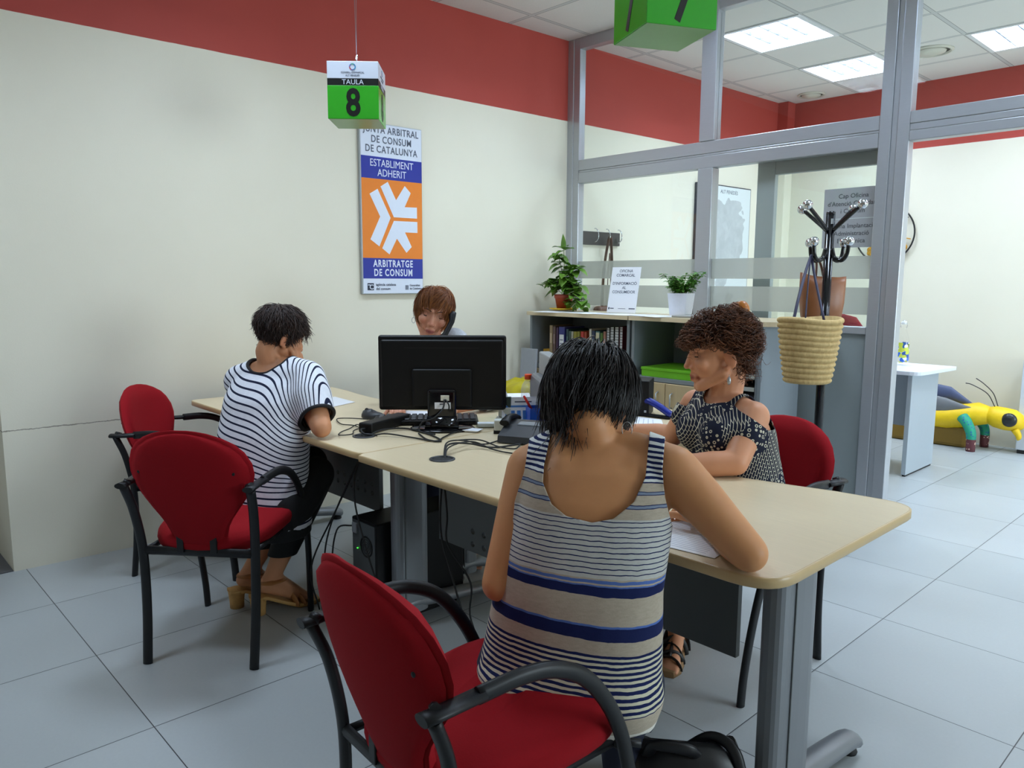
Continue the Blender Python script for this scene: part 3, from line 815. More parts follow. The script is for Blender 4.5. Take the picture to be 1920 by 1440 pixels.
tee_leg(-2.50, 2.08, 1.98, 2.3, deskB, 0.08)
panel_holes(-3.60, -2.60, 1.705, .385, .7175, [(-2.655 - .055 * k, z_) for k in range(10) for z_ in (.456, .494)], .0105, deskB)
# cable grommets
for gx, gy, lb in ((-2.50, 1.565, 'round black cable grommet in the left desk'), (-1.995, 1.553, 'round black cable grommet in the right desk')):
    g = thing('cable_grommet', lb, 'grommet', (gx, gy, .7398))
    mb = MB(); mb.lathe([(.044, 0), (.044, .003), (.038, .005), (.034, .002), (.034, .0005)], 32, caps=False); mb.build('ring', M_PLDK, g)
    mb = MB(); mb.lathe([(.035, .0008), (.002, .0008)], 32, caps=False); mb.build('hole', M_RUBBER, g)

# ---------------------------------------------------------------- low cabinets along the partition
CY0, CY1 = 3.70, 4.15
def cabinet(x0, x1, label, split=None, rounded=False):
    t = thing('low_cabinet', label, 'cabinet', (0, 0, 0), 0, 'low grey office cabinets with maple tops')
    mb = MB()
    mb.box(x0 + .004, x0 + .024, CY0 + .02, CY1, 0.03, 1.105); mb.box(x1 - .024, x1 - .004, CY0 + .02, CY1, 0.03, 1.105)
    mb.box(x0 + .024, x1 - .024, CY1 - .012, CY1, .03, 1.105); mb.box(x0 + .024, x1 - .024, CY0 + .04, CY1 - .012, .03, .06)
    if split: mb.box(split - .01, split + .01, CY0 + .02, CY1 - .012, .06, 1.105)
    mb.build('carcass', M_GREYC, t)
    mb = MB(); xe = split - .01 if split else x1 - .024
    mb.box(x0 + .024, xe, CY0 + .02, CY1 - .012, .745, .768); mb.build('shelf', M_GREYC, t)
    mb = MB()
    xr = x1 + (.10 if rounded else 0)
    if rounded:
        P = [(x0, CY0 - .01), (x1 - .06, CY0 - .01)] + [(x1 - .06 + .18 * math.sin(a), CY0 + .17 - .18 * math.cos(a)) for a in np.linspace(0.1, 1.5, 10)] + [(x1 + .12, CY1), (x0, CY1)]
    else: P = [(x0, CY0 - .01), (x1, CY0 - .01), (x1, CY1), (x0, CY1)]
    mb.prism(P, 1.105, 1.130); mb.build('top', M_MAPLE, t)
    mb = MB(); mb.box(x0 + .006, (x0 + xe) / 2 - .002, CY0, CY0 + .018, .05, .742, .002); d1 = mb.build('door', M_MAPLEDK, t)
    mb = MB(); mb.box((x0 + xe) / 2 + .002, xe - .004, CY0, CY0 + .018, .05, .742, .002); d2 = mb.build('door', M_MAPLEDK, t)
    for d_, x in ((d1, (x0 + xe) / 2 - .05), (d2, (x0 + xe) / 2 + .05)):
        mb = MB(); mb.tube([(x, CY0 + .001, .60), (x, CY0 - .022, .61), (x, CY0 - .022, .68), (x, CY0 + .001, .69)], .004, n=8); mb.build('handle', M_SILVER, d_)
    mb = MB()
    for x in (x0 + .05, x1 - .05):
        for y in (CY0 + .06, CY1 - .05): mb.lathe([(.02, 0), (.02, .03)], 12, Matrix.Translation((x, y, 0)))
    mb.build('foot', M_RUBBER, t)
    return t
cabinet(-3.78, -2.905, 'low grey cabinet with a maple top holding a row of books')
cabinet(-2.895, -2.02, 'low grey cabinet with a maple top holding a green box, next to the coat stand', split=-2.335, rounded=True)
# literature trays in the right-hand bay
tr = thing('letter_tray_tower', 'grey tower of letter trays in the end bay of the right cabinet', 'letter trays', (-2.18, 3.93, .0601))
mb = MB(); mb.box(-.137, -.125, -.19, .19, 0, .94); mb.box(.112, .124, -.19, .19, 0, .94); mb.box(-.125, .112, .178, .19, 0, .94); mb.build('frame', M_GREYC, tr)
for k in range(14):
    mb = MB(); zz = .02 + k * .067; mb.box(-.125, .112, -.19, .178, zz, zz + .006); mb.box(-.125, .112, -.196, -.190, zz, zz + .022); sh = mb.build('tray', mat('tray_grey', (176, 178, 170), 0.5) if k == 0 else bpy.data.materials['tray_grey'], tr)
    if k % 3 != 1:
        mb = MB(); mb.box(-.11, .10, -.18, .12, zz + .0062, zz + .02); mb.build('paper', M_PAPER, sh)

# books in the left cabinet
random.seed(4)
BK = [(-3.630, .027, .268, (168, 146, 116), 'thick tan book at the left end of the cabinet row'), (-3.600, .022, .262, (112, 88, 84), 'brown book next to the thick tan book'),
      (-3.572, .014, .255, (84, 56, 88), 'thin purple book beside the blue and white binder'), (-3.530, .052, .262, (62, 66, 140), 'blue binder with a white spine label in the cabinet row'),
      (-3.478, .020, .250, (40, 70, 74), 'dark green book right of the blue binder'), (-3.455, .018, .238, (70, 92, 86), 'thin grey-green book right of the dark green book'), (-3.434, .016, .236, (176, 176, 160), 'thin pale book left of the two olive books'),
      (-3.408, .028, .236, (150, 140, 50), 'thick olive yellow book in the middle of the cabinet row'), (-3.378, .022, .238, (134, 130, 46), 'olive book left of the red book'),
      (-3.345, .026, .240, (186, 50, 44), 'bright red book in the cabinet row'), (-3.317, .020, .238, (160, 66, 40), 'rust red book right of the bright red book'),
      (-3.275, .018, .262, (214, 208, 196), 'tall white booklet leaning in the cabinet row'), (-3.248, .024, .250, (40, 56, 92), 'dark blue book right of the white booklet'),
      (-3.212, .034, .248, (86, 128, 130), 'teal book with a pale top label'), (-3.180, .022, .240, (84, 120, 54), 'leaf green book in the cabinet row'), (-3.154, .020, .250, (160, 112, 96), 'pinkish brown book in the cabinet row'),
      (-3.128, .022, .275, (150, 152, 148), 'grey folder left of the spiral binders'), (-3.096, .032, .282, (22, 22, 26), 'black spiral binder next to the grey folder'),
      (-3.058, .034, .284, (26, 24, 30), 'black spiral binder in the middle of three dark binders'), (-3.022, .026, .286, (92, 30, 40), 'dark red spiral binder at the right end of the row')]
for x, w, hgt, c, lb in BK:
    spiral = 'spiral' in lb
    b = thing('book', lb, 'book', (x, 3.78, .7682), 0, 'books in the left cabinet')
    d = .20
    cm = mat('book_cover', c, 0.5, var=0.12, scale=25)
    mb = MB()
    mb.box(-w / 2, -w / 2 + .002, 0, d, 0, hgt); mb.box(w / 2 - .002, w / 2, 0, d, 0, hgt)
    if not spiral: mb.box(-w / 2, w / 2, -.002, .002, 0, hgt, .0009)
    cv = mb.build('cover', cm, b)
    mb = MB(); mb.box(-w / 2 + .0022, w / 2 - .0022, .003 if not spiral else .004, d - .004, .003, hgt - .003); mb.build('pages', M_PAPER, b)
    if spiral:
        mb = MB()
        for k in range(16):
            zz = .012 + k * (hgt - .024) / 15
            mb.tube([(w / 2 * math.cos(a), .004 + .008 * math.sin(a), zz) for a in np.linspace(0, 2 * math.pi, 9)[:-1]], .0016, n=5, closed=True)
        mb.build('spiral', M_PLDK, b)
    if 'white spine' in lb:
        mb = MB(); mb.box(-.02, .02, -.0035, -.0022, .04, .21); lbl = mb.build('spine_label', M_PAPER, b)
        mb = MB()
        for k in range(5): mb.box(-.014, .014, -.0042, -.0036, .07 + k * .025, .078 + k * .025)
        mb.build('print_lines', mat('label_print', (150, 154, 180), 0.6), lbl)
    elif 'pale top' in lb:
        mb = MB(); mb.box(-.014, .014, -.0035, -.0022, .20, .24); mb.build('spine_label', mat('pale_label', (214, 208, 180), 0.6), b)
    elif not spiral and w > .019:
        mb = MB(); mb.box(-w * .3, w * .3, -.0033, -.0021, hgt * .55, hgt * .8); mb.build('spine_label', mat('spine_label', tuple(min(255, v + 45) for v in c), 0.6), b)
yb = thing('card_box', 'small yellow and orange box lying left of the books', 'box', (-3.69, 3.80, .7682))
mb = MB(); mb.box(-.035, .035, 0, .12, 0, .10, .002); mb.build('box_body', mat('box_yellow', (222, 170, 60), 0.5), yb)
mb = MB(); mb.box(-.0355, .0355, -.001, .06, .03, .07); mb.build('orange_band', mat('box_orange', (206, 96, 40), 0.5), yb)
gb = thing('box_file', 'flat lime green box in the right cabinet', 'box', (-2.60, 3.92, .7682))
M_LIME = mat('lime_card', (112, 190, 32), 0.5)
mb = MB(); mb.box(-.225, .225, -.18, .16, 0, .05, .002); mb.build('box_body', M_LIME, gb)
mb = MB(); mb.box(-.228, .228, -.183, .163, .040, .056, .002); mb.build('lid', M_LIME, gb)

# things on the cabinet tops
def sheet(x, y, rz, label, w=.21, l=.297, z_=1.1304, grp=None, name='paper_sheet', curl=0.0, mat_=None):
    t = thing(name, label, 'paper', (x, y, z_), rz, grp)
    mb = MB(); n = 6; L = []
    for i in range(n + 1):
        u = i / n; L.append([(-w / 2 + w * u, -l / 2, curl * (u - .5) ** 2), (-w / 2 + w * u, l / 2, curl * (u - .5) ** 2)])
    mb.loft(L, caps=False, closed_ring=False)
    o = mb.build('sheet', mat_ or M_PAPER, t)
    sol = o.modifiers.new('thickness', 'SOLIDIFY'); sol.thickness = .0006; sol.offset = 1
    return t
for i, (x, y, a, lb) in enumerate(((-3.62, 3.80, .35, 'white sheet on the left cabinet top, beneath the plant saucer'), (-3.36, 3.80, 1.45, 'white sheet on the left cabinet top, in front of the notice'), (-3.06, 3.80, 1.62, 'white sheet reaching the seam of the two cabinet tops'), (-2.78, 3.79, 1.3, 'white sheet on the right cabinet top below the white flower pot'))):
    sheet(x, y, a, lb, z_=1.1304 + .0007 * i, grp='white sheets on the cabinet tops')
gp = thing('grey_folder', 'grey folder lying on the right cabinet top beside the white pot', 'folder', (-2.50, 3.86, 1.1304), .1)
mb = MB(); mb.box(-.13, .13, -.11, .11, 0, .012, .004); mb.build('folder_body', mat('folder_grey', (150, 150, 146), 0.5), gp)
# notice in an acrylic stand
ns = thing('notice_stand', 'white consumer office notice in an upright stand between the two plants', 'notice', (-3.165, 3.95, 1.1304), R(8))
NF = frame((0, 0, 0.002), (1, 0, 0), (0, 0.22, 1))
mb = MB(); mb.box(-.108, .108, 0, .305, -.003, 0, .0005); sb = mb.build('card', M_PAPER, ns, mtx=NF)
mb = MB(); mb.box(-.108, .108, .0, .09, 0, .003, .001); mb.build('base', M_GLASS, ns)
for ln, v, sz in ((['OFICINA', 'COMARCAL'], .270, .027), (["D'INFORMACI\u00d3", 'AL', 'CONSUMIDOR'], .187, .027)):
    lettering(sb, ln, sz, NF @ Matrix.Translation((0, v, .0004)), M_SGREY, leading=1.05, offset=.0002, xs=.95)
mb = MB(); mb.box(-.10, -.09, .022, .036, 0, .0006); mb.box(-.086, -.058, .026, .032, 0, .0006); mb.box(-.025, .03, .027, .030, 0, .0006); mb.box(.055, .10, .026, .033, 0, .0006); mb.build('logo_marks', M_SGREY, sb, mtx=NF)

# plants
def leaf_mat(name, c1, c2):
    t = NT(name); co = t.coord(); f = t.noise(co, 22.0, 3.0)
    t.base(t.mix(f, srgb(c1), srgb(c2))); t.set(Roughness=0.35); t.b.inputs['Subsurface Weight'].default_value = 0.0; return t.m
M_POTHOS = leaf_mat('pothos_leaf', (52, 110, 30), (130, 168, 66)); M_BUSH = leaf_mat('bush_leaf', (58, 120, 40), (120, 176, 74))
M_STEM = mat('green_stem', (96, 120, 52), 0.5)
M_SOIL = mat('soil', (52, 40, 30), 0.95, bump=0.5)
def add_leaf(mb, p, d, up, L, W, heart=True, droop=.25):
    d = V(d).normalized(); s_ = d.cross(V(up));
    if s_.length < 1e-3: s_ = d.cross(V((1, 0, 0)))
    s_.normalize(); u = s_.cross(d)
    prof = [(-.06, .0), (-.10, .30), (0.0, .46), (.15, .50), (.35, .46), (.55, .36), (.75, .22), (.9, .09), (1.0, 0)] if heart else [(0, 0), (.12, .2), (.3, .42), (.5, .5), (.7, .40), (.88, .18), (1, 0)]
    rows = []
    for a, w in prof:
        q = max(0, a); c = V(p) + d * (L * a) - V((0, 0, 1)) * (droop * L * q * q)
        rows.append([c - s_ * (W * w) + u * (W * w * .35), c - u * .0, c + s_ * (W * w) + u * (W * w * .35)])
    mb.loft(rows, caps=False, closed_ring=False)
random.seed(11)
pp = thing('potted_plant', 'trailing green plant in a red pot on a yellow saucer, nearest the wall', 'plant', (-3.655, 3.93, 1.1330))
mb = MB(); mb.lathe([(.0, .004), (.075, .004), (.10, .012), (.104, .018), (.098, .018), (.078, .010), (0, .010)], 32); mb.build('saucer', mat('yellow_ceramic', (226, 184, 44), 0.3), pp)
mb = MB(); mb.lathe([(0, .0105), (.048, .0105), (.062, .085), (.067, .087), (.069, .112), (.062, .112), (.058, .095), (0, .095)], 32); mb.build('pot', mat('terracotta_plastic', (166, 66, 44), 0.45), pp)
mb = MB(); mb.lathe([(.058, .097), (0, .100)], 24, caps=False); mb.build('soil', M_SOIL, pp)
mb = MB(); lf = MB()
stems = [[(0, 0, .10), (.0, .0, .28), (-.01, .0, .44)], [(0, 0, .10), (-.06, -.02, .22), (-.15, -.04, .16)], [(0, 0, .10), (.08, -.02, .26), (.17, -.03, .30)], [(0, 0, .10), (.10, -.03, .20), (.15, -.04, .10), (.11, -.05, .03)],
         [(0, 0, .10), (-.05, .02, .30), (-.07, .0, .40)], [(0, 0, .10), (.05, -.03, .2), (.06, -.04, .26)], [(0, 0, .10), (.12, -.0, .18), (.19, -.03, .08), (.20, -.04, .03)], [(0, 0, .1), (-.04, -.05, .17), (-.06, -.07, .20)]]
for st in stems:
    cp = catmull(st, 6); mb.tube(cp, .0022, n=6)
    for i, p in enumerate(cp[3:]):
        for _ in range(1 if i % 2 else 2):
            a = random.uniform(0, 2 * math.pi); L = random.uniform(.05, .085)
            d = V((math.cos(a), math.sin(a) * .8, random.uniform(-.55, .45)))
            q = p + d * .02
            mb.tube([p, q], .0012, n=4); add_leaf(lf, q, d, (0, 0, 1), L, L * 1.02)
add_leaf(lf, (-.02, 0, .44), (.02, 0, 1), (0, 1, 0), .09, .05, droop=0); add_leaf(lf, (-.03, 0, .43), (-1, 0, .35), (0, 0, 1), .10, .06)
mb.build('stem', M_STEM, pp); lf.build('foliage', M_POTHOS, pp, recalc=False)
wp = thing('potted_plant', 'bushy green plant in a square white pot by the partition post', 'plant', (-2.70, 3.95, 1.1330), R(10))
mb = MB(); mb.loft([[(x * s_, y * s_, z_) for x, y in ((-1, -1), (1, -1), (1, 1), (-1, 1))] for s_, z_ in ((.050, 0), (.062, .135), (.057, .135), (.055, .115))], smooth=False); mb.build('pot', mat('white_ceramic', (226, 228, 236), 0.3), wp)
mb = MB(); mb.box(-.054, .054, -.054, .054, .11, .118); mb.build('soil', M_SOIL, wp)
mb = MB(); lf = MB()
for _ in range(26):
    a = random.uniform(0, 2 * math.pi); rr = random.uniform(0, .045); h_ = random.uniform(.04, .15)
    b = V((math.cos(a) * rr, math.sin(a) * rr, .117)); e = b + V((math.cos(a) * h_ * .62, math.sin(a) * h_ * .5, h_))
    cp = catmull([b, (b + e) / 2 + V((0, 0, .015)), e], 5); mb.tube(cp, .0016, n=5)
    for p in cp[2:]:
        for _ in range(4):
            q = random.uniform(0, 2 * math.pi); d = V((math.cos(q), math.sin(q), random.uniform(-.2, .5))); add_leaf(lf, p, d, (0, 0, 1), random.uniform(.022, .038), random.uniform(.014, .02), heart=False)
mb.build('stem', M_STEM, wp); lf.build('foliage', M_BUSH, wp, recalc=False)

# leaning board and yellow recycling bag
lb_ = thing('leaning_board', 'grey board leaning upright between the wall and the cabinet', 'board', (-3.72, 3.60, 0))
mb = MB(); mb.box(-.075, .075, -.008, .008, 0, .88, .003, Matrix.Rotation(R(-4), 4, 'X')); mb.build('board_body', mat('board_grey', (160, 164, 172), 0.5), lb_)
bn = thing('recycling_bin', 'bin lined with a crumpled yellow plastic bag, between the desks and the cabinet', 'bin', (-3.24, 3.22, 0))
mb = MB(); mb.lathe([(0, .001), (.15, .001), (.19, .56), (.195, .58), (.185, .58), (.15, .02), (0, .02)], 32); mb.build('bin_body', mat('bin_grey', (110, 112, 112), 0.5), bn)
def crumple(mb, prof, n=64, amp=.03, seed=0.0):
    rings = []
    for r, z_ in prof:
        ring = []
        for k in range(n):
            a = 2 * math.pi * k / n; q = V((math.cos(a) * 2.2, math.sin(a) * 2.2, z_ * 9 + seed))
            f = mnoise.noise(q * 1.6) * amp + mnoise.noise(q * 4.5) * amp * .5
            ring.append(((r + f) * math.cos(a), (r + f) * math.sin(a), z_ + mnoise.noise(q * 2.3 + V((5, 1, 2))) * amp * .7))
        rings.append(ring)
    mb.loft(rings, caps=False)
mb = MB(); crumple(mb, [(.20, .40), (.215, .48), (.225, .55), (.215, .60), (.20, .585), (.19, .57)]); 
def bag_mat():
    t = NT('yellow_bag_plastic'); co = t.coord(); f = t.noise(co, 14.0, 4.0)
    t.base(t.mix(f, srgb((196, 176, 10)), srgb((226, 214, 50)))); t.set(Roughness=0.25)
    tl = t.add('ShaderNodeBsdfTranslucent'); tl.inputs[0].default_value = srgb((214, 196, 20))
    mx = t.add('ShaderNodeMixShader'); mx.inputs[0].default_value = .35; t.link(t.b.outputs[0], mx.inputs[1]); t.link(tl.outputs[0], mx.inputs[2]); t.link(mx.outputs[0], t.out.inputs[0])
    return t.m
M_BAG = bag_mat()
mb.build('bag_rim', M_BAG, bn, recalc=False)
mb = MB(); crumple(mb, [(.18, .50), (.20, .60), (.205, .66), (.18, .72), (.12, .74), (.05, .735), (.01, .73)], seed=7.0, amp=.035); mb.build('bag', M_BAG, bn, recalc=False)
# ---------------------------------------------------------------- desk things
DZ = .7405
FH = V((FWD.x, FWD.y, 0)).normalized(); RH = V((FH.y, -FH.x, 0))
ANG_R = math.atan2(RH.y, RH.x)
# monitor with its back to the camera
mc = pt(829, 700, 3.07)
mo = thing('monitor', 'black computer monitor seen from behind, in front of the phone call', 'monitor', (mc.x + FH.x * .02, mc.y + FH.y * .02, DZ), ANG_R + R(1.0))
zc = mc.z - DZ
mb = MB(); mb.box(-.258, .258, -.012, .020, zc - .152, zc + .152, .010, seg=3); mb.box(-.246, .246, -.030, -.010, zc - .14, zc + .136, .014, seg=3); mb.box(-.12, .12, -.045, -.026, zc - .135, zc + .02, .012, seg=3); hs_ = mb.build('housing', M_PLBLK, mo)
mb = MB(); mb.box(-.15, .15, -.0312, -.0300, zc + .102, zc + .104); mb.build('vent_slot', M_RUBBER, hs_)
mb = MB(); mb.box(-.245, .245, .0195, .0205, zc - .138, zc + .14); mb.build('screen', mat('dark_screen', (14, 16, 20), 0.15), mo)
mb = MB(); mb.box(-.058, .058, -.062, -.030, .012, zc - .06, .012, seg=3); mb.loft([[(x * a, y * b - .03, z_) for x, y in ((-1, -1), (1, -1), (1, 1), (-1, 1))] for a, b, z_ in ((.068, .05, .008), (.064, .044, .03), (.058, .034, .06))], smooth=True); mb.build('stand', M_PLGLOSS, mo)
mb = MB(); mb.lathe([(0, 0), (.128, 0), (.132, .004), (.125, .009), (.06, .013), (0, .013)], 40, Matrix.Translation((0, -.02, 0)) @ Matrix.Diagonal((1, .72, 1, 1))); mb.build('base', M_PLGLOSS, mo)
mb = MB(); mb.box(-.004, .030, -.0655, -.0622, zc - .105, zc - .083, .001); mb.build('cable_socket', mat('socket_white', (216, 214, 200), 0.5), mo)
mb = MB(); mb.box(-.028, .036, -.0640, -.0622, zc - .138, zc - .112); lbq = mb.build('label', M_PAPER, mo)
mb = MB(); mb.box(-.008, .010, -.0646, -.0640, zc - .121, zc - .117); mb.build('print', M_SGREY, lbq)
mb = MB(); mb.tube(catmull([(.012, -.066, zc - .10), (.005, -.085, zc - .135), (-.03, -.10, zc - .17), (-.075, -.09, .04), (-.085, -.10, .006), (-.02, -.15, .004)], 7), .0035, n=8); mb.tube(catmull([(.016, -.066, zc - .10), (.03, -.08, zc - .12), (.03, -.08, zc - .14)], 4), .003, n=6); mb.build('cable', M_RUBBER, mo)

# keyboard, mouse, power adapter
kb = thing('keyboard', 'black keyboard lying behind the monitor stand', 'keyboard', (-2.575, 1.92, DZ), ANG_R + R(5))
mb = MB(); mb.box(-.22, .22, -.075, .075, .002, .020, .006); kbb = mb.build('keyboard_body', M_PLBLK, kb)
mb = MB()
for i in range(15):
    for j in range(5):
        x = -.20 + i * .0275; y = -.055 + j * .0265; mb.box(x, x + .023, y, y + .021, .019, .026, .003, seg=1)
mb.build('keys', mat('black_keys', (34, 35, 38), 0.45), kbb)
ms = thing('mouse', 'black computer mouse on the left desk beside the white sheet', 'mouse', (-2.80, 1.80, DZ), ANG_R + R(70))
mb = MB(); mb.loft([[(.031 * f * math.cos(a), .055 * f * math.sin(a), z_ + .012 * max(0, math.sin(a + .4)) * zf) for a in np.linspace(0, 2 * math.pi, 25)[:-1]] for f, z_, zf in ((.9, .001, 0), (1, .006, 0), (.98, .014, .3), (.85, .024, .8), (.55, .029, 1), (.15, .030, 1))]); msb = mb.build('mouse_body', M_PLDK, ms)
mb = MB(); mb.lathe([(0, -.004), (.008, -.004), (.009, 0), (.008, .004), (0, .004)], 16, Matrix.Translation((0, .03, .036)) @ Matrix.Rotation(R(90), 4, 'Y')); mb.build('wheel', M_RUBBER, msb)
ad = thing('power_adapter', 'black power adapter brick beside the left cable grommet', 'power adapter', (-2.585, 1.72, DZ), math.atan2(.24, -.09))
mb = MB(); mb.box(-.135, .135, -.032, .032, .001, .042, .006); mb.build('adapter_body', M_PLBLK, ad)
mb = MB(); mb.tube(catmull([(-.134, .0, .02), (-.16, .0, .02), (-.175, -.03, .008), (-.15, -.07, .004)], 5), .004, n=8); mb.build('cable', M_RUBBER, ad)

def cable(label, pts, r=.0032, z_=DZ, grp=None):
    P = [V(p) for p in pts]; c = P[0]
    t = thing('cable', label, 'cable', tuple(c), 0, grp)
    mb = MB(); mb.tube(catmull([p - c for p in P], 7), r, n=8); mb.build('cable_run', M_RUBBER, t)
def onA(x, y, dz=.0045): p = CAM + ray(x, y) * ((DZ - CAM.z) / ray(x, y).z); return V((p.x, p.y, DZ + dz))
g1 = V((-2.50, 1.565, DZ - .02)); g2 = V((-1.995, 1.553, DZ - .02))
cable('thin black cable looping on the left desk beside the mouse', [onA(690, 788), onA(655, 786), onA(632, 788, .006), onA(640, 797), onA(665, 800), onA(680, 810, .008), g1 + V((0.01, .005, .012))], .0022)
cable('thin black cable forming a square loop by the left elbow', [g1 + V((-.01, .008, .014)), onA(672, 800, .008), onA(655, 806), onA(640, 812), onA(636, 818), onA(660, 816), onA(664, 809), onA(682, 803)], .0022)
cable('black cable running from the left grommet to the monitor base', [g1 + V((.012, -.006, .014)), onA(715, 812, .012), onA(760, 806, .006), onA(800, 815), onA(825, 826), onA(822, 830), onA(800, 826), onA(785, 815)], .0034)
cable('black cable running from the left grommet along the desk', [g1 + V((.014, .0, .014)), onA(720, 818, .010), onA(770, 822), onA(815, 829), onA(832, 822), onA(846, 815), onA(862, 810)], .003)
for i, (path, lb) in enumerate((([(838, 846, .03), (870, 836, .02), (905, 836, .006), (938, 828, .006), (960, 822, .01)], 'upper black cable from the right grommet to the phone'), ([(840, 850, .03), (880, 842, .02), (920, 842, .006), (960, 838, .006), (990, 832, .006), (1012, 826, .01)], 'thick black cable from the right grommet passing below the phone'),
                                  ([(842, 852, .025), (885, 838, .02), (925, 846, .006), (965, 853, .005), (1000, 853, .005)], 'black cable from the right grommet towards the bare shoulder'), ([(836, 848, .03), (860, 838, .025), (900, 830, .01), (935, 840, .005), (965, 844, .005), (975, 836, .005)], 'curling black cable between the right grommet and the phone'))):
    cable(lb, [g2 + V((.004 * i, .006, .012))] + [onA(*p) for p in path], .0034 if i == 1 else .0026)

def sheet_on(label, quad_px, z_=DZ + .0006, grp=None, lines=0):
    P = [CAM + ray(x, y) * ((z_ - CAM.z) / ray(x, y).z) for x, y in quad_px]
    c = sum(P, V()) / len(P); t = thing('paper_sheet', label, 'paper', tuple(c), 0, grp)
    mb = MB(); mb.prism([((p - c).x, (p - c).y) for p in P], 0, .0008); s = mb.build('sheet', M_PAPER, t)
    if lines:
        mb = MB(); a, b, d = P[0] - c, P[1] - c, P[3] - c
        for k in range(lines):
            f = (k + 1) / (lines + 2); p0 = a.lerp(d, f) .lerp(b.lerp(P[2] - c, f), .1); p1 = a.lerp(d, f).lerp(b.lerp(P[2] - c, f), .85)
            n_ = (d - a).normalized() * .0012
            mb.quad(p0 - n_ + V((0, 0, .0012)), p1 - n_ + V((0, 0, .0012)), p1 + n_ + V((0, 0, .0012)), p0 + n_ + V((0, 0, .0012)))
        mb.build('print_lines', mat('faint_print', (176, 180, 196), 0.7), s)
sheet_on('white sheet on the left desk in front of the person in the striped shirt', [(601, 768), (597, 747), (628, 744), (666, 754)])
# the sheet being written on
mb_t = thing('paper_sheet', 'white form under the forearm of the writing person at the right desk corner', 'paper', (-1.02, 1.50, DZ + .0005), R(8))
mb = MB(); mb.prism([(-.148, -.105), (.148, -.105), (.148, .105), (-.148, .105)], 0, .0008); sh_ = mb.build('sheet', M_PAPER, mb_t)
mb = MB()
for k in range(17): mb.box(-.13, .12, -.09 + k * .011, -.0885 + k * .011, .0008, .0011)
mb.build('print_lines', mat('faint_print', (170, 176, 196), 0.7), sh_)
sheet_on('white sheet behind the keyboard under the monitor edge', [(752, 779), (760, 770), (800, 771), (838, 780)])
sheet_on('white sheet under the far forearm of the person in the patterned top', [(1185, 800), (1192, 781), (1240, 787), (1245, 800)], lines=4)
sheet_on('stack of white paper left of the small water bottle', [(938, 752), (946, 738), (992, 737), (1000, 752)], z_=DZ + .02)
ps = thing('paper_stack', 'pile of white paper under the topmost sheet beside the bottle', 'paper', tuple(onA(968, 757, 0)), ANG_R)
mb = MB(); mb.box(-.07, .07, -.05, .06, 0, .0185, .001); mb.build('sheets', M_PAPER, ps)
# desk phone
ph = thing('desk_phone', 'dark grey desk phone with its wedge-shaped back to the cables', 'phone', tuple(onA(990, 824, 0)), ANG_R + R(-20))
mb = MB()
W_ = .085
prof = [(-.075, .004), (-.07, .055), (-.055, .066), (.02, .060), (.10, .028), (.105, .004)]
mb.loft([[(s * W_, -yy * 1.0, zz) for yy, zz in prof] for s in (-1, -.96, .96, 1)], smooth=False)
mb.build('phone_body', M_PLDK, ph)
mb = MB(); mb.tube(catmull([(-.078, -.05, .066), (-.078, .0, .080), (-.078, .06, .074), (-.078, .09, .064)], 6), [.020] * 4 + [.015] * 12 + [.020] * 3, .012, n=10, up=(0, 0, 1)); mb.build('handset', M_PLBLK, ph)
mb = MB(); mb.box(-.035, .085, -.02, .02, .056, .0655, .004, Matrix.Rotation(R(8), 4, 'X')); mb.build('display', mat('phone_display', (112, 118, 126), 0.25), ph)
# calendar, pen cup, pens, tape, clear box, cards, bottle
ca = thing('desk_calendar', 'white and blue tent calendar behind the blue pen cup', 'calendar', tuple(onA(978, 801, 0)), ANG_R + R(8))
CF = frame((0, -.032, 0), (1, 0, 0), (0, .032, .125)); CB = frame((0, .032, 0), (-1, 0, 0), (0, -.032, .125))
mb = MB(); mb.box(-.085, .085, 0, .13, -.001, 0, mtx=CF); mb.box(-.085, .085, 0, .13, -.001, 0, mtx=CB); cc = mb.build('card', M_PAPER, ca)
M_CBL = mat('calendar_blue', (70, 130, 205), 0.5)
mb = MB(); mb.box(-.08, .08, .088, .096, 0, .0006); mb.box(-.08, .08, .018, .026, 0, .0006)
for i in range(6): mb.box(-.07 + i * .024, -.055 + i * .024, .035, .075, 0, .0006)
mb.build('blue_print', M_CBL, cc, mtx=CF)
mb = MB(); mb.lathe([(.012, 0), (.012, .0006), (.0085, .0006), (.0085, 0)], 20, CF @ Matrix.Translation((-.06, .112, 0)), caps=False); mb.box(-.03, .04, .108, .113, 0, .0006, mtx=CF); mb.build('print', M_SGREY, cc)
pc = thing('pen_cup', 'translucent blue pen cup with a red pen in front of the calendar', 'pen cup', tuple(onA(1010, 806, 0)), ANG_R + R(12))
M_BLUEP = veil_mat('blue_translucent_plastic', (36, 92, 214), 0.80, 0.2)
mb = MB(); mb.box(-.045, .045, -.04, .04, 0, .004); 
for a in ((-.045, -.043, -.04, .04), (.043, .045, -.04, .04), (-.043, .043, -.04, -.038), (-.043, .043, .038, .04)): mb.box(*a, .004, .095)
mb.build('cup', M_BLUEP, pc)
def pen(label, base, tip, col, parent_loc):
    t = thing('pen', label, 'pen', tuple(base), 0, 'pens in the blue cup'); d = V(tip) - V(base)
    mb = MB(); mb.tube([(0, 0, 0), d * .62], .0045, n=8); mb.build('barrel', M_PLDK, t)
    mb = MB(); mb.tube([d * .60, d * .98, d], [.0055, .0052, .003], n=8); mb.build('cap', mat('pen_cap', col, 0.35), t)
pcv = onA(1010, 806, .006)
pen('red pen sticking out of the blue pen cup', pcv + RH * .015, pt(982, 742, 3.10), (214, 40, 34), pcv)
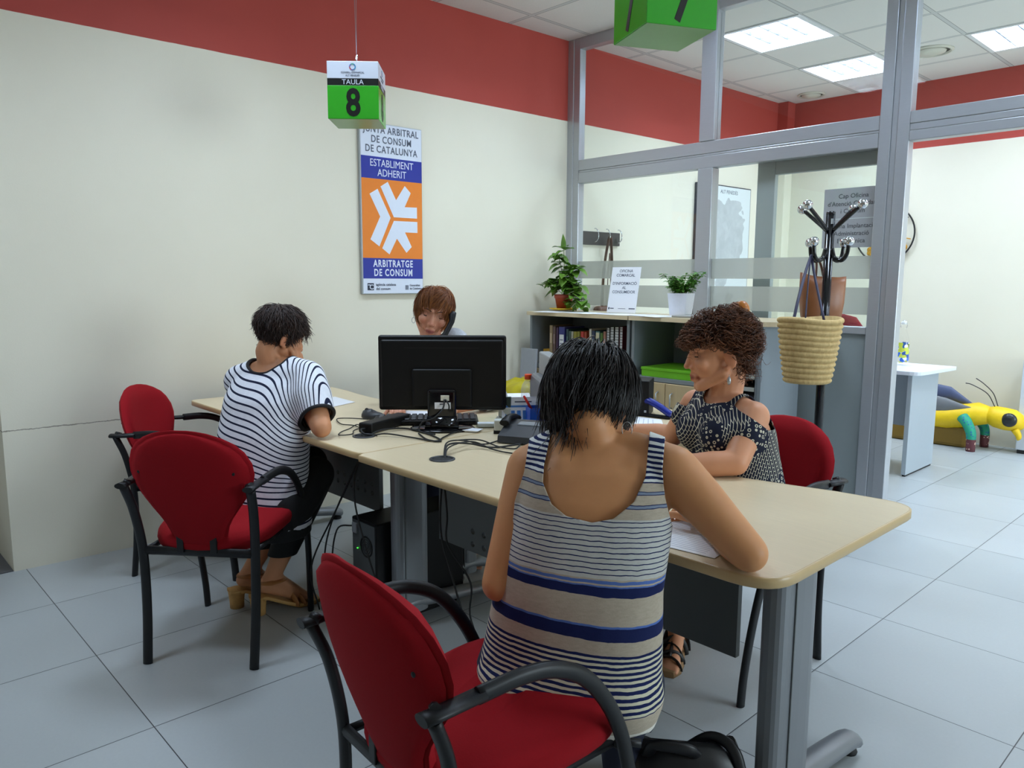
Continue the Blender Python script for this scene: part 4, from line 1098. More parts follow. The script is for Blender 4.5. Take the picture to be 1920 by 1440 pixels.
pen('magenta pen leaning right in the blue pen cup', pcv + V((0, 0, .0)) - RH * .02, pt(1018, 766, 3.06), (214, 30, 110), pcv)
tp = thing('tape_dispenser', 'white plastic desk organiser left of the tent calendar', 'organiser', tuple(onA(943, 803, 0)), ANG_R + R(-10))
M_OFFW = mat('off_white_plastic', (206, 208, 200), 0.4)
mb = MB(); mb.box(-.03, .035, -.03, .06, .0, .045, .006); mb.box(-.02, .03, .0, .05, .045, .085, .006); mb.box(-.01, .028, .03, .055, .085, .12, .005); mb.build('organiser_body', M_OFFW, tp)
mb = MB(); mb.box(.006, .030, .01, .03, .085, .128, .003); mb.build('dark_slot', mat('dark_green_plastic', (40, 62, 60), 0.4), tp)
sp = thing('stamp', 'small white and black stamp in front of the organiser', 'stamp', tuple(onA(937, 812, 0)), ANG_R)
mb = MB(); mb.box(-.022, .022, -.018, .018, .012, .055, .004); mb.build('stamp_body', M_OFFW, sp)
mb = MB(); mb.box(-.024, .024, -.02, .02, 0, .012, .002); mb.build('stamp_base', M_PLBLK, sp)
cb = thing('clip_box', 'small clear plastic tray of cards right of the monitor base', 'tray', tuple(onA(912, 800, 0)), ANG_R + R(5))
mb = MB(); mb.box(-.045, .045, -.03, .03, 0, .003)
for a in ((-.045, -.043, -.03, .03), (.043, .045, -.03, .03), (-.043, .043, -.03, -.028), (-.043, .043, .028, .03)): mb.box(*a, .003, .045)
mb.build('tray_body', M_GLASS, cb)
mb = MB(); mb.box(-.036, .036, -.024, .024, .0032, .016, .001); mb.build('cards', M_PAPER, cb)
bc = thing('business_cards', 'small loose pile of white cards at the monitor base', 'cards', tuple(onA(878, 808, 0)), ANG_R + R(-20))
mb = MB()
for k in range(4): mb.box(-.04 + .003 * k, .045 + .003 * k, -.025 - .002 * k, .03 - .002 * k, .001 + .002 * k, .0026 + .002 * k)
mb.build('cards', M_PAPER, bc)
wb_ = thing('water_bottle', 'small clear water bottle with an orange cap beside the yellow bag', 'bottle', tuple(onA(990, 784, 0)), 0)
mb = MB(); mb.lathe([(0, .001), (.026, .001), (.030, .006), (.031, .03), (.029, .036), (.031, .042), (.029, .052), (.031, .058), (.029, .068), (.031, .074), (.029, .084), (.032, .092), (.032, .125), (.027, .150), (.015, .168), (.0125, .172), (.0125, .180)], 28, caps=False)
mb.build('bottle_body', veil_mat('cloudy_clear_plastic', (226, 230, 232), 0.26, 0.08), wb_)
mb = MB(); mb.lathe([(0, .001), (.0165, .173), (.0165, .192), (.015, .195), (0, .195)][1:], 24); mb.build('cap', mat('orange_cap', (232, 74, 22), 0.4), wb_)
# second monitor, turned away
m2a, m2b = V((-2.39, 2.44, 0)), V((-1.99, 2.15, 0)); mm2 = (m2a + m2b) / 2; dd = (m2b - m2a).normalized()
m2 = thing('monitor', 'silver and dark grey monitor seen from its edge, beyond the dark-haired head', 'monitor', (mm2.x, mm2.y, DZ), math.atan2(dd.y, dd.x))
M_SILP = mat('silver_plastic', (150, 153, 156), 0.4, 0.3)
mb = MB(); mb.box(-.25, .25, -.02, .03, .035, .285, .006); mb.build('housing', M_SILP, m2)
mb = MB(); mb.box(-.17, .17, -.075, -.018, .06, .20, .02, seg=3); mb.build('back_bulge', mat('grey_plastic_dark', (96, 99, 104), 0.4), m2)
mb = MB(); mb.box(-.232, .232, .0295, .031, .055, .270); mb.build('screen', bpy.data.materials['dark_screen'], m2)
mb = MB(); mb.box(-.05, .05, -.05, -.015, .008, .10, .008); mb.box(-.11, .11, -.10, .09, 0, .012, .005); mb.build('stand', M_PLDK, m2)
# black box and blue stapler on the far end of the right desk
bb_ = thing('speaker_box', 'black box-shaped speaker standing on the far end of the right desk', 'speaker', tuple(onA(1195, 778, 0)), ANG_R + R(-18))
mb = MB(); mb.box(-.06, .055, -.03, .12, 0, .16, .004); bbb = mb.build('speaker_body', M_PLBLK, bb_)
mb = MB(); mb.box(.034, .044, -.0308, -.030, .018, .028); mb.build('logo_mark', mat('pale_mark', (170, 174, 180), 0.5), bbb)
st_ = thing('stapler', 'dark blue stapler lying open beside the black speaker', 'stapler', tuple(onA(1234, 783, 0)), ANG_R + R(-38))
M_DBLUE = mat('dark_blue_plastic', (20, 36, 130), 0.28)
mb = MB(); mb.box(-.064, .066, -.018, .018, 0, .012, .005); mb.build('base', M_PLBLK, st_)
mb = MB(); mb.tube(catmull([(-.062, 0, .066), (-.045, 0, .070), (0, 0, .052), (.045, 0, .028), (.064, 0, .018)], 6), [.016 + .004 * math.sin(i / 24 * math.pi) for i in range(25)], [.015] * 25, n=12, up=(0, 0, 1)); mb.build('arm', M_DBLUE, st_)

# tower computer and wiring under the desks
pcx = thing('computer_tower', 'black computer tower on the floor beneath the joint of the desks', 'computer', (-2.462, 1.745, 0))
mb = MB(); mb.box(-.085, .085, -.215, .215, .012, .42, .006); mb.box(-.07, .07, -.19, .19, 0, .012); pb = mb.build('case', M_PLBLK, pcx)
mb = MB(); mb.box(-.078, .078, -.2165, -.2145, .03, .41); bp = mb.build('back_plate', mat('steel_plate', (92, 96, 98), 0.45, 0.5), pcx)
mb = MB(); mb.lathe([(.042, 0), (.042, .003), (.036, .003), (.036, .001)], 28, Matrix.Translation((.022, -.2165, .32)) @ Matrix.Rotation(R(90), 4, 'X'), caps=False)
for k in range(3): mb.lathe([(.009 + k * .009, 0), (.009 + k * .009, .002), (.011 + k * .009, .002), (.011 + k * .009, 0)], 24, Matrix.Translation((.022, -.2165, .32)) @ Matrix.Rotation(R(90), 4, 'X'), caps=False)
mb.build('fan_grille', M_PLBLK, bp)
mb = MB()
for k in range(5): mb.box(-.06, .06, -.2185, -.2164, .06 + k * .028, .078 + k * .028, .001)
mb.box(-.068, -.038, -.226, -.2164, .36, .40, .002); mb.build('card_slots', M_SILP, bp)
mb = MB(); mb.ball((-.04, -.219, .30), (.004, .003, .002), 6); mb.build('power_light', emit_mat('green_led', (60, 230, 60), 2.0), bp)
for i, (pts, lb) in enumerate((
    ([(-2.52, 1.60, .715), (-2.60, 1.50, .45), (-2.68, 1.42, .20), (-2.66, 1.44, .02)], 'black cable hanging furthest to the left under the left desk'),
    ([(-2.50, 1.58, .715), (-2.58, 1.46, .40), (-2.60, 1.44, .20), (-2.56, 1.50, .01)], 'black cable hanging left of the computer tower'),
    ([(-2.49, 1.56, .715), (-2.46, 1.49, .55), (-2.33, 1.46, .35), (-2.22, 1.48, .14), (-2.16, 1.54, .01)], 'black cable hanging in front of the computer tower'),
    ([(-2.53, 1.528, .385), (-2.56, 1.47, .37), (-2.56, 1.45, .20), (-2.48, 1.48, .02)], 'plug cable behind the computer tower'),
    ([(-2.0, 1.56, .715), (-1.99, 1.54, .50), (-1.93, 1.54, .35), (-1.84, 1.55, .15), (-1.68, 1.52, .02), (-1.60, 1.55, .008)], 'black cable hanging below the right grommet in front of the panel'),
    ([(-1.99, 1.55, .715), (-1.96, 1.545, .56), (-1.965, 1.55, .45), (-1.88, 1.58, .33), (-1.90, 1.60, .18), (-1.75, 1.60, .02), (-1.62, 1.62, .008)], 'thinner cable beside the one hanging below the right grommet'),
    ([(-1.85, 1.80, .40), (-1.80, 1.80, .25), (-1.72, 1.76, .12), (-1.60, 1.70, .01)], 'black cable hanging below the panel behind the right desk'),
    ([(-1.90, 1.32, .006), (-1.80, 1.18, .006), (-1.62, 1.22, .006), (-1.52, 1.32, .006), (-1.48, 1.46, .006)], 'black cable lying on the floor under the right desk'))):
    cable(lb, pts, .0034)

# ---------------------------------------------------------------- handbag on the floor
hg = thing('handbag', 'black handbag with a looped strap on the floor beside the closest armchair', 'bag', (-.965, 1.50, 0), ANG_R)
M_BLEATH = mat('black_leather', (22, 22, 26), 0.42, var=0.2, scale=40, bump=0.25)
mb = MB(); rr_ = []
for z_, a, b in ((0.002, .13, .07), (.04, .15, .085), (.12, .15, .08), (.19, .135, .05), (.215, .125, .03), (.222, .12, .015)):
    rr_.append([(a * math.copysign(abs(math.cos(q)) ** .6, math.cos(q)), b * math.copysign(abs(math.sin(q)) ** .6, math.sin(q)), z_ + .012 * math.sin(3 * q)) for q in np.linspace(0, 2 * math.pi, 33)[:-1]])
mb.loft(rr_); mb.build('bag_body', M_BLEATH, hg)
mb = MB(); mb.tube(catmull([(-.10, -.02, .20), (-.085, -.05, .245), (-.01, -.06, .24), (.02, -.03, .20)], 7), .016, .007, n=8, up=(0, 1, 0)); mb.tube(catmull([(.0, .01, .20), (.06, .0, .238), (.11, -.03, .215), (.13, -.06, .12)], 7), .014, .006, n=8, up=(0, 1, 0)); mb.build('strap', M_BLEATH, hg)
mb = MB(); mb.box(.02, .11, -.088, -.078, .10, .17, .004); mb.build('pocket', mat('grey_canvas', (86, 92, 98), 0.8), hg)

# ---------------------------------------------------------------- coat stand with basket and bag
cp0 = pt(1546, 600, 3.72); CX, CYY = cp0.x, cp0.y
cs = thing('coat_stand', 'black coat stand with chrome ball hooks in front of the glass partition', 'coat stand', (CX, CYY, 0), ANG_R)
mb = MB(); mb.tube([(0, 0, .03), (0, 0, 1.665)], .021, n=16); mb.lathe([(.021, 1.66), (.021, 1.672), (.012, 1.676), (0, 1.676)], 16); pole = mb.build('pole', M_PLGLOSS, cs)
mb = MB(); mb.box(-.006, .006, -.0225, -.0205, 1.615, 1.64); mb.build('sticker', M_SILVER, pole)
mb = MB(); mb.lathe([(0, .0), (.17, .0), (.175, .012), (.06, .03), (.03, .05), (0, .05)], 40); mb.build('base', M_BLKST, cs)
for a in (30, 120, 210, 300):
    q = R(a); dx, dy = math.cos(q), math.sin(q)
    mb = MB(); mb.tube(catmull([(dx * .018, dy * .018, 1.585), (dx * .07, dy * .07, 1.625), (dx * .155, dy * .155, 1.688)], 6), .0095, n=10); arm = mb.build('upper_arm', M_PLGLOSS, cs)
    mb = MB(); mb.ball((dx * .168, dy * .168, 1.697), .0235, 12); mb.build('ball', M_CHROME, arm)
    mb = MB(); mb.tube(catmull([(dx * .018, dy * .018, 1.50), (dx * .035, dy * .035, 1.455), (dx * .075, dy * .075, 1.442), (dx * .10, dy * .10, 1.468), (dx * .108, dy * .108, 1.512)], 6), .0095, n=10); lw = mb.build('lower_hook', M_PLGLOSS, cs)
    mb = MB(); mb.ball((dx * .110, dy * .110, 1.530), .0235, 12); mb.build('ball', M_CHROME, lw)
def straw_mat():
    t = NT('plaited_straw'); co = t.coord()
    f = t.noise(t.mapping(co, scale=(1, 1, .35)), 60.0, 4.0, 0.7); g = t.noise(co, 9.0)
    a = t.mix(f, srgb((150, 118, 66)), srgb((232, 206, 148)))
    t.base(t.mix(t.math('MULTIPLY', g, .35), a, srgb((188, 156, 96)))); t.set(Roughness=0.75); t.bump(f, 0.6, 0.004); return t.m
M_STRAW = straw_mat()
bc0 = pt(1517, 655, 3.50)
bs = thing('straw_basket', 'plaited straw basket hanging from the coat stand', 'basket', (bc0.x, bc0.y, bc0.z - .155), ANG_R)
mb = MB(); rings = []
NC = 12
for i in range(NC * 8 + 1):
    q = i / (NC * 8); z_ = q * .30; r0 = .090 + .042 * q ** .8
    coil = abs(math.sin(math.pi * q * NC)) ** .6
    ring = []
    for k in range(96):
        a = 2 * math.pi * k / 96; br = .5 + .5 * math.sin(a * 34 + (int(q * NC) % 2) * math.pi)
        sq_ = 1 + .05 * math.cos(2 * a + .5) + .02 * math.sin(3 * a)
        ring.append(((r0 * sq_ + .008 * coil + .0028 * br * coil) * math.cos(a), (r0 * sq_ * .86 + .008 * coil + .0028 * br * coil) * math.sin(a), z_ + .006 * math.sin(2 * a + .6) * q))
    rings.append(ring)
inner = [[(p[0] * .93, p[1] * .93, p[2]) for p in rings[-1]], [(p[0] * .90, p[1] * .90, .02) for p in rings[4]]]
mb.loft(rings + inner, caps=False); mb._f([mb.bm.verts.new(V(p)) for p in rings[0]][::-1]); mb._f([mb.bm.verts.new(V(p)) for p in inner[-1]])
mb.build('basket_body', M_STRAW, bs, recalc=False)
loc = lambda x, y, d: V((0, 0, 0)) + Matrix.Rotation(-(ANG_R), 4, 'Z') @ (pt(x, y, d) - V((bc0.x, bc0.y, bc0.z - .155)))
M_STRAP = mat('dark_blue_strap', (44, 44, 72), 0.5)
mb = MB(); hk = loc(1521, 479, 3.655)
mb.tube(catmull([loc(1487, 605, 3.47), loc(1497, 560, 3.50), loc(1512, 505, 3.60), hk], 6), .006, .009, n=8); mb.tube(catmull([hk, loc(1516, 520, 3.58), loc(1510, 600, 3.46)], 6), .003, .006, n=8)
mb.tube(catmull([hk, loc(1528, 520, 3.62), loc(1545, 600, 3.50)], 6), .003, .006, n=8); mb.build('handle', M_STRAP, bs)
lb0 = pt(1541, 556, 3.86)
lbg = thing('leather_handbag', 'brown leather handbag hanging behind the straw basket', 'bag', (lb0.x, lb0.y, lb0.z - .13), ANG_R)
def tan_mat():
    t = NT('tan_leather'); co = t.coord(); f = t.noise(co, 7.0, 4.0)
    t.base(t.mix(f, srgb((104, 58, 30)), srgb((158, 100, 60)))); t.set(Roughness=0.38); t.bump(t.noise(co, 30.0), 0.2, 0.002); return t.m
mb = MB(); rr_ = []
for z_, a, b in ((0.0, .085, .04), (.03, .098, .055), (.10, .107, .06), (.19, .112, .05), (.235, .114, .038)):
    rr_.append([(a * math.copysign(abs(math.cos(q)) ** .55, math.cos(q)) , b * math.copysign(abs(math.sin(q)) ** .7, math.sin(q)), z_ + (.006 * math.cos(2 * q) + .010 * math.cos(q) * -1 if z_ > .2 else 0)) for q in np.linspace(0, 2 * math.pi, 41)[:-1]])
top = rr_[-1]; rr_ += [[(p[0] * .95, p[1] * .86, p[2] - .001) for p in top], [(p[0] * .9, p[1] * .6, p[2] - .10) for p in top]]
mb.loft(rr_); mb.build('bag_body', tan_mat(), lbg)
hk2 = Matrix.Rotation(-ANG_R, 4, 'Z') @ (pt(1524, 483, 3.80) - V((lb0.x, lb0.y, lb0.z - .13)))
mb = MB(); mb.tube(catmull([(-.05, -.035, .20), (-.045, -.02, .30), tuple(hk2), (-.02, .0, .30), (.02, .03, .21)], 7), .009, .003, n=8); mb.build('strap', M_BRLEATH, lbg)

# ---------------------------------------------------------------- back room
wt = thing('white_table', 'white side table with a solid end panel in the back room doorway', 'table', (-2.5, 5.80, 0))
M_TABW = mat('white_laminate', (226, 232, 242), 0.3, var=0.02); M_TABG = mat('pale_grey_laminate', (172, 182, 190), 0.45, var=0.02)
TP = arc_corner((.685, -.345), (-.7, -.345), (.685, .26), .10) + [(.72, .26), (-.75, .26), (-.75, -.345)]
mb = MB(); mb.prism(TP, .715, .742, bevel=.003); mb.build('table_top', M_TABW, wt)
mb = MB(); mb.box(.585, .615, -.28, .24, .012, .715, .002); ep = mb.build('end_panel', M_TABG, wt)
mb = MB(); mb.box(.59, .61, -.27, .23, 0, .012); mb.build('foot_strip', M_RUBBER, ep)
mb = MB(); mb.box(-.70, -.67, -.28, .24, .0, .715, .002); mb.build('end_panel', M_TABG, wt)
mb = MB(); mb.box(-.67, .585, .05, .07, .30, .715); mb.build('modesty_panel', M_TABG, wt)
gbt = thing('glass_bottle', 'clear swing-top glass bottle printed with blue and yellow flowers on the white table', 'bottle', (-2.085, 5.86, .7425))
def flower_glass():
    t = NT('flower_printed_glass'); co = t.coord()
    vr = t.add('ShaderNodeTexVoronoi'); t.link(co, vr.inputs['Vector']); vr.inputs['Scale'].default_value = 34.0
    sx = t.add('ShaderNodeSeparateXYZ'); t.link(co, sx.inputs[0]); hs = t.add('ShaderNodeSeparateColor'); t.link(vr.outputs['Color'], hs.inputs[0])
    c = t.mix(t.math('GREATER_THAN', hs.outputs[0], .42), srgb((196, 206, 70)), srgb((30, 96, 196))); c = t.mix(t.math('GREATER_THAN', hs.outputs[1], .75), c, srgb((236, 240, 244)))
    on = t.math('MULTIPLY', t.math('LESS_THAN', vr.outputs['Distance'], .62), t.math('MULTIPLY', t.math('GREATER_THAN', sx.outputs[2], .02), t.math('LESS_THAN', sx.outputs[2], .165)))
    t.base(c); t.set(Roughness=.3)
    tr = t.add('ShaderNodeBsdfTransparent'); gl = t.add('ShaderNodeBsdfGlossy'); gl.inputs['Roughness'].default_value = .02; fr = t.add('ShaderNodeFresnel'); ge = t.add('ShaderNodeNewGeometry')
    m1 = t.add('ShaderNodeMixShader'); t.link(t.math('MULTIPLY', fr.outputs[0], t.math('SUBTRACT', 1.0, ge.outputs['Backfacing'])), m1.inputs[0]); t.link(tr.outputs[0], m1.inputs[1]); t.link(gl.outputs[0], m1.inputs[2])
    m2_ = t.add('ShaderNodeMixShader'); t.link(on, m2_.inputs[0]); t.link(m1.outputs[0], m2_.inputs[1]); t.link(t.b.outputs[0], m2_.inputs[2]); t.link(m2_.outputs[0], t.out.inputs[0])
    return t.m
mb = MB(); mb.lathe([(0, .001), (.043, .001), (.046, .008), (.046, .15), (.043, .18), (.026, .235), (.016, .265), (.016, .285), (.019, .288), (.019, .296)], 32, caps=False); mb.build('bottle_body', flower_glass(), gbt)
mb = MB(); mb.lathe([(.018, .296), (.020, .302), (.016, .318), (0, .322)], 20); mb.build('stopper', mat('stopper_white', (220, 222, 220), 0.4), gbt)
mb = MB(); mb.tube(catmull([(-.019, 0, .285), (-.045, 0, .262), (-.05, 0, .25)], 4), .0018, n=6); mb.tube(catmull([(-.019, 0, .27), (-.024, 0, .30), (0, 0, .325), (.022, 0, .30), (.019, 0, .27)], 5), .0016, n=6); mb.build('wire_clip', M_CHROME, gbt)
# insect figure
ins = thing('insect_figure', 'large yellow insect figure with grey wings on the floor by the back wall', 'figure', (-1.95, 6.92, 0), R(2))
M_YEL = mat('yellow_paint', (236, 196, 10), 0.5, var=0.08); M_BELLY_SHADE = mat('belly_shade_brown', (120, 92, 24), 0.6)
M_WING = mat('slate_wing', (74, 84, 118), 0.5); M_WINGG = mat('grey_wing', (112, 114, 118), 0.5)
def ell_loft(pts, n=24):
    return [[(x, y0 + b * math.cos(a), z0 + c * math.sin(a)) for a in np.linspace(0, 2 * math.pi, n + 1)[:-1]] for x, y0, z0, b, c in pts]
mb = MB(); mb.loft(ell_loft([(-.62, 0, .22, .01, .01), (-.58, 0, .22, .06, .05), (-.4, 0, .22, .10, .09), (-.1, 0, .235, .11, .105), (.02, 0, .26, .11, .10), (.10, 0, .285, .10, .095), (.17, 0, .285, .075, .075), (.20, 0, .285, .06, .065)])); mb.build('body', M_YEL, ins)
mb = MB(); mb.box(-.55, .05, -.07, .09, .0, .17, .03); mb.build('underbody_shade', M_BELLY_SHADE, ins)  # brown block standing in for the shadow below the abdomen
mb = MB(); mb.loft(ell_loft([(.15, 0, .285, .03, .03), (.17, 0, .285, .065, .065), (.22, -.0, .28, .085, .085), (.29, 0, .27, .095, .09), (.36, 0, .265, .085, .085), (.41, 0, .255, .05, .06), (.43, 0, .24, .01, .02)])); mb.tube(catmull([(.37, -.03, .20), (.40, -.03, .15), (.395, -.03, .115)], 4), [.028, .028, .026, .024, .022, .02, .018, .012, .004], n=10); hd = mb.build('head', M_YEL, ins)
mb = MB(); mb.ball((.335, -.075, .275), (.055, .035, .055), 14); mb.ball((.335, .075, .275), (.055, .035, .055), 14); mb.build('eye', mat('black_eye', (30, 34, 36), 0.3), hd)
mb = MB()
for y in (-.02, .03): mb.tube(catmull([(.22, y, .36), (.16, y, .46), (.05, y, .52), (-.02 - y, y, .53)] if y < 0 else [(.23, y, .36), (.19, y, .46), (.12, y, .53), (.06, y, .57)], 6), .004, n=6)
mb.build('antenna', M_DKWOOD, hd)
for y, mm_, dz in ((-.07, M_WINGG, -.02), (.05, M_WING, .06)):
    mb = MB(); mb.loft(ell_loft([(-.60, y, .30 + dz, .004, .02), (-.50, y, .33 + dz, .02, .07), (-.30, y, .36 + dz, .028, .085), (-.12, y, .36 + dz, .024, .06), (.0, y, .345 + dz * .4, .015, .025), (.07, y, .34, .004, .004)])); mb.build('wing', mm_, ins)
def legpaint():
    t = NT('patterned_leg_paint'); co = t.coord(); sx = t.add('ShaderNodeSeparateXYZ'); t.link(co, sx.inputs[0])
    vr = t.add('ShaderNodeTexVoronoi'); t.link(co, vr.inputs['Vector']); vr.inputs['Scale'].default_value = 45.0
    dots = t.math('LESS_THAN', vr.outputs['Distance'], .28)
    hi = t.mix(dots, srgb((26, 150, 120)), srgb((30, 90, 150))); lo = t.mix(dots, srgb((96, 46, 52)), srgb((220, 190, 170)))
    t.base(t.mix(t.math('GREATER_THAN', sx.outputs[2], .10), lo, hi)); t.set(Roughness=.6); return t.m
M_LEGP = legpaint()
for x, y, sp_ in ((.07, -.10, -.05), (.10, .09, .04)):
    mb = MB(); mb.tube(catmull([(x - .05, y, .26), (x - .01, y + sp_ * .6, .22), (x + .03, y + sp_, .14), (x + .035, y + sp_, .0)], 6), [.045 - .012 * i / 18 for i in range(19)], n=12); mb.build('leg', M_LEGP, ins)
# white desk at the right edge of the doorway and a red office chair behind the partition
wd2 = thing('white_unit', 'low white unit at the right edge of the doorway, past the insect figure', 'cabinet', (-1.08, 7.06, 0))
mb = MB(); mb.box(-.50, .5, -.09, .09, .03, .742, .004); q_ = mb.build('carcass', mat('white_panel', (206, 212, 220), 0.4), wd2)
mb = MB(); mb.box(-.49, -.44, -.085, .08, 0, .03, .003); mb.box(.44, .49, -.085, .08, 0, .03, .003); mb.build('foot', M_RUBBER, wd2)
oc = thing('office_chair', 'dark red office chair whose back shows above the grey partition panel', 'chair', (-2.26, 5.06, 0), R(200))
mb = MB(); mb.loft([[(w * math.cos(a), .03 * math.sin(a) + .0, z_) for a in np.linspace(0, 2 * math.pi, 25)[:-1]] for w, z_ in ((.05, .60), (.16, .63), (.21, .75), (.22, .90), (.20, 1.04), (.15, 1.11), (.05, 1.135))]); mb.build('backrest', mat('dark_red_fabric', (140, 22, 40), 0.9), oc)
mb = MB(); mb.box(-.22, .22, .02, .48, .44, .51, .03, seg=4); mb.build('seat', bpy.data.materials['dark_red_fabric'], oc)
mb = MB(); mb.tube([(0, .25, .06), (0, .25, .44)], .025, n=12); mb.tube([(0, .10, .44), (0, -.035, .48), (0, -.035, .70)], .018, n=8); mb.build('column', M_BLKST, oc)
mb = MB()
for k in range(5):
    a = 2 * math.pi * k / 5; mb.tube([(0, .25, .085), (.27 * math.cos(a), .25 + .27 * math.sin(a), .065)], [.022, .014], n=8); mb.ball((.27 * math.cos(a), .25 + .27 * math.sin(a), .03), .029, 8)
mb.build('base', M_BLKST, oc)
# ---------------------------------------------------------------- people: tools
def prim_mesh(prims):
    """closed shapes (spheres, tapered capsules, ellipsoids, lofted rings) in one bmesh"""
    bm = bmesh.new(); mb = MB(); mb.bm.free(); mb.bm = bm
    for p in prims:
        k = p[0]
        if k == 's': mb.ball(p[1], p[2], 10)
        elif k == 'c':
            a, ra, b, rb = V(p[1]), p[2], V(p[3]), p[4]
            ax = b - a; L = ax.length
            if L < 1e-5: mb.ball(a, max(ra, rb), 10); continue
            q = V((0, 0, 1)).rotation_difference(ax / L).to_matrix().to_4x4(); q.translation = a
            prof = [(0, -ra)] + [(ra * math.cos(t), ra * math.sin(t)) for t in np.linspace(-math.pi / 2, 0, 6)[1:]] + [(rb * math.cos(t), L + rb * math.sin(t)) for t in np.linspace(0, math.pi / 2, 6)[:-1]] + [(0, L + rb)]
            mb.lathe(prof, 16, q, caps=False)
        elif k == 'e': mb.ball(p[1], p[2], 12, p[3].to_4x4() if len(p) > 3 and p[3] is not None else None)
        elif k == 'l': mb.loft(p[1])
    return bm

def chain(pts):
    return [('c', pts[i][0], pts[i][1], pts[i + 1][0], pts[i + 1][1]) for i in range(len(pts) - 1)]

def fuse(prims, voxel, iters=12, weight=None):
    """one continuous surface from overlapping shapes; weight(P) in 0..1 says how strongly each place is smoothed"""
    bm = prim_mesh(prims); bmesh.ops.recalc_face_normals(bm, faces=bm.faces)
    me = bpy.data.meshes.new('tmp'); bm.to_mesh(me); bm.free()
    ob = bpy.data.objects.new('tmp', me); COL.objects.link(ob)
    md = ob.modifiers.new('r', 'REMESH'); md.mode = 'VOXEL'; md.voxel_size = voxel; md.adaptivity = 0
    dg = bpy.context.evaluated_depsgraph_get(); dg.update()
    out = bpy.data.meshes.new_from_object(ob.evaluated_get(dg))
    bpy.data.objects.remove(ob); bpy.data.meshes.remove(me)
    n = len(out.vertices); P = np.empty(n * 3); out.vertices.foreach_get('co', P); P = P.reshape(-1, 3)
    ne = len(out.edges); E = np.empty(ne * 2, dtype=np.int64); out.edges.foreach_get('vertices', E); E = E.reshape(-1, 2)
    deg = np.bincount(E.ravel(), minlength=n).astype(float)
    w = np.ones(n) if weight is None else weight(P)
    # drop small islands
    for it in range(iters):
        S = np.stack([np.bincount(E[:, 0], P[E[:, 1], a], n) + np.bincount(E[:, 1], P[E[:, 0], a], n) for a in range(3)], 1)
        lam = 0.55 if it % 2 == 0 else -0.50 if False else 0.5
        P = P + (S / np.maximum(deg, 1)[:, None] - P) * (lam * w)[:, None]
    out.vertices.foreach_set('co', P.ravel()); out.update()
    for f in out.polygons: pass
    out.polygons.foreach_set('use_smooth', np.ones(len(out.polygons), dtype=bool))
    return out, P

def cut_mesh(me, fn):
    """keep the part where fn(P) > 0, with a clean edge along fn = 0"""
    bm = bmesh.new(); bm.from_mesh(me)
    P = np.array([v.co for v in bm.verts]); val = fn(P)
    val[np.abs(val) < 1e-9] = 1e-9
    lay = bm.verts.layers.float.new('cutv')
    for v, x in zip(bm.verts, val): v[lay] = x
    new = []
    for e in [e for e in bm.edges if e.verts[0][lay] * e.verts[1][lay] < 0]:
        a, b = e.verts; t = a[lay] / (a[lay] - b[lay])
        _, nv = bmesh.utils.edge_split(e, a, t); nv[lay] = 0.0; new.append(nv)
    if new: bmesh.ops.connect_verts(bm, verts=new)
    bmesh.ops.delete(bm, geom=[v for v in bm.verts if v[lay] < 0], context='VERTS')
    bmesh.ops.delete(bm, geom=[v for v in bm.verts if not v.link_faces], context='VERTS')
    for f in bm.faces: f.smooth = True
    bm.to_mesh(me); bm.free(); return me

def sd_poly(Q, poly):
    """signed distance, positive inside"""
    Q = np.asarray(Q, float); poly = np.asarray(poly, float); n = len(poly)
    d = np.full(len(Q), 1e18); ins = np.zeros(len(Q), bool)
    for i in range(n):
        a, b = poly[i], poly[(i + 1) % n]; ab = b - a; t = np.clip(((Q - a) @ ab) / (ab @ ab), 0, 1)
        d = np.minimum(d, np.linalg.norm(Q - a - t[:, None] * ab, axis=1))
        c = ((a[1] > Q[:, 1]) != (b[1] > Q[:, 1]))
        with np.errstate(divide='ignore', invalid='ignore'): xs = (b[0] - a[0]) * (Q[:, 1] - a[1]) / (b[1] - a[1]) + a[0]
        ins ^= c & (Q[:, 0] < xs)
    return np.where(ins, d, -d)
_C, _F, _Rr, _U = (np.array(v) for v in (CAM, FWD, RIGHT, UP))
def pxn(P):
    D = P - _C; z = D @ _F; return np.stack([960 + FPX * (D @ _Rr) / z, 720 - FPX * (D @ _U) / z], 1)

def set_attr(me, name, vals):
    a = me.attributes.new(name, 'FLOAT', 'POINT'); a.data.foreach_set('value', np.asarray(vals, dtype=np.float32))
def set_col(me, name, cols):
    a = me.attributes.new(name, 'FLOAT_COLOR', 'POINT'); a.data.foreach_set('color', np.asarray(cols, dtype=np.float32).ravel())

def place(name, me, material, parent):
    """mesh given in room coordinates, hung under its person"""
    me.transform(Matrix.Translation(-V(parent.location))); me.name = name
    return link(name, me, material, parent)

def thicken(o, t=0.003, off=0.0):
    m_ = o.modifiers.new('cloth_thickness', 'SOLIDIFY'); m_.thickness = t; m_.offset = off; return o

def skin_mat(name):
    t = NT(name); a = t.attr('skin'); co = t.coord()
    f = t.noise(co, 40.0, 4.0, 0.6); g = t.noise(co, 7.0, 2.0)
    c = t.mix(t.math('MULTIPLY', f, 0.16), a.outputs['Color'], (0.30, 0.10, 0.05, 1))
    t.base(t.mix(t.math('MULTIPLY', g, 0.12), c, (0.55, 0.24, 0.13, 1)))
    t.set(Roughness=0.47); t.b.inputs['Specular IOR Level'].default_value = 0.35
    t.b.inputs['Subsurface Weight'].default_value = 0.10; t.b.inputs['Subsurface Radius'].default_value = (0.012, 0.005, 0.003)
    t.b.inputs['Subsurface Scale'].default_value = 0.6
    t.bump(t.noise(co, 500.0, 2.0), 0.06, 0.0006)
    return t.m
M_SKIN = skin_mat('skin')

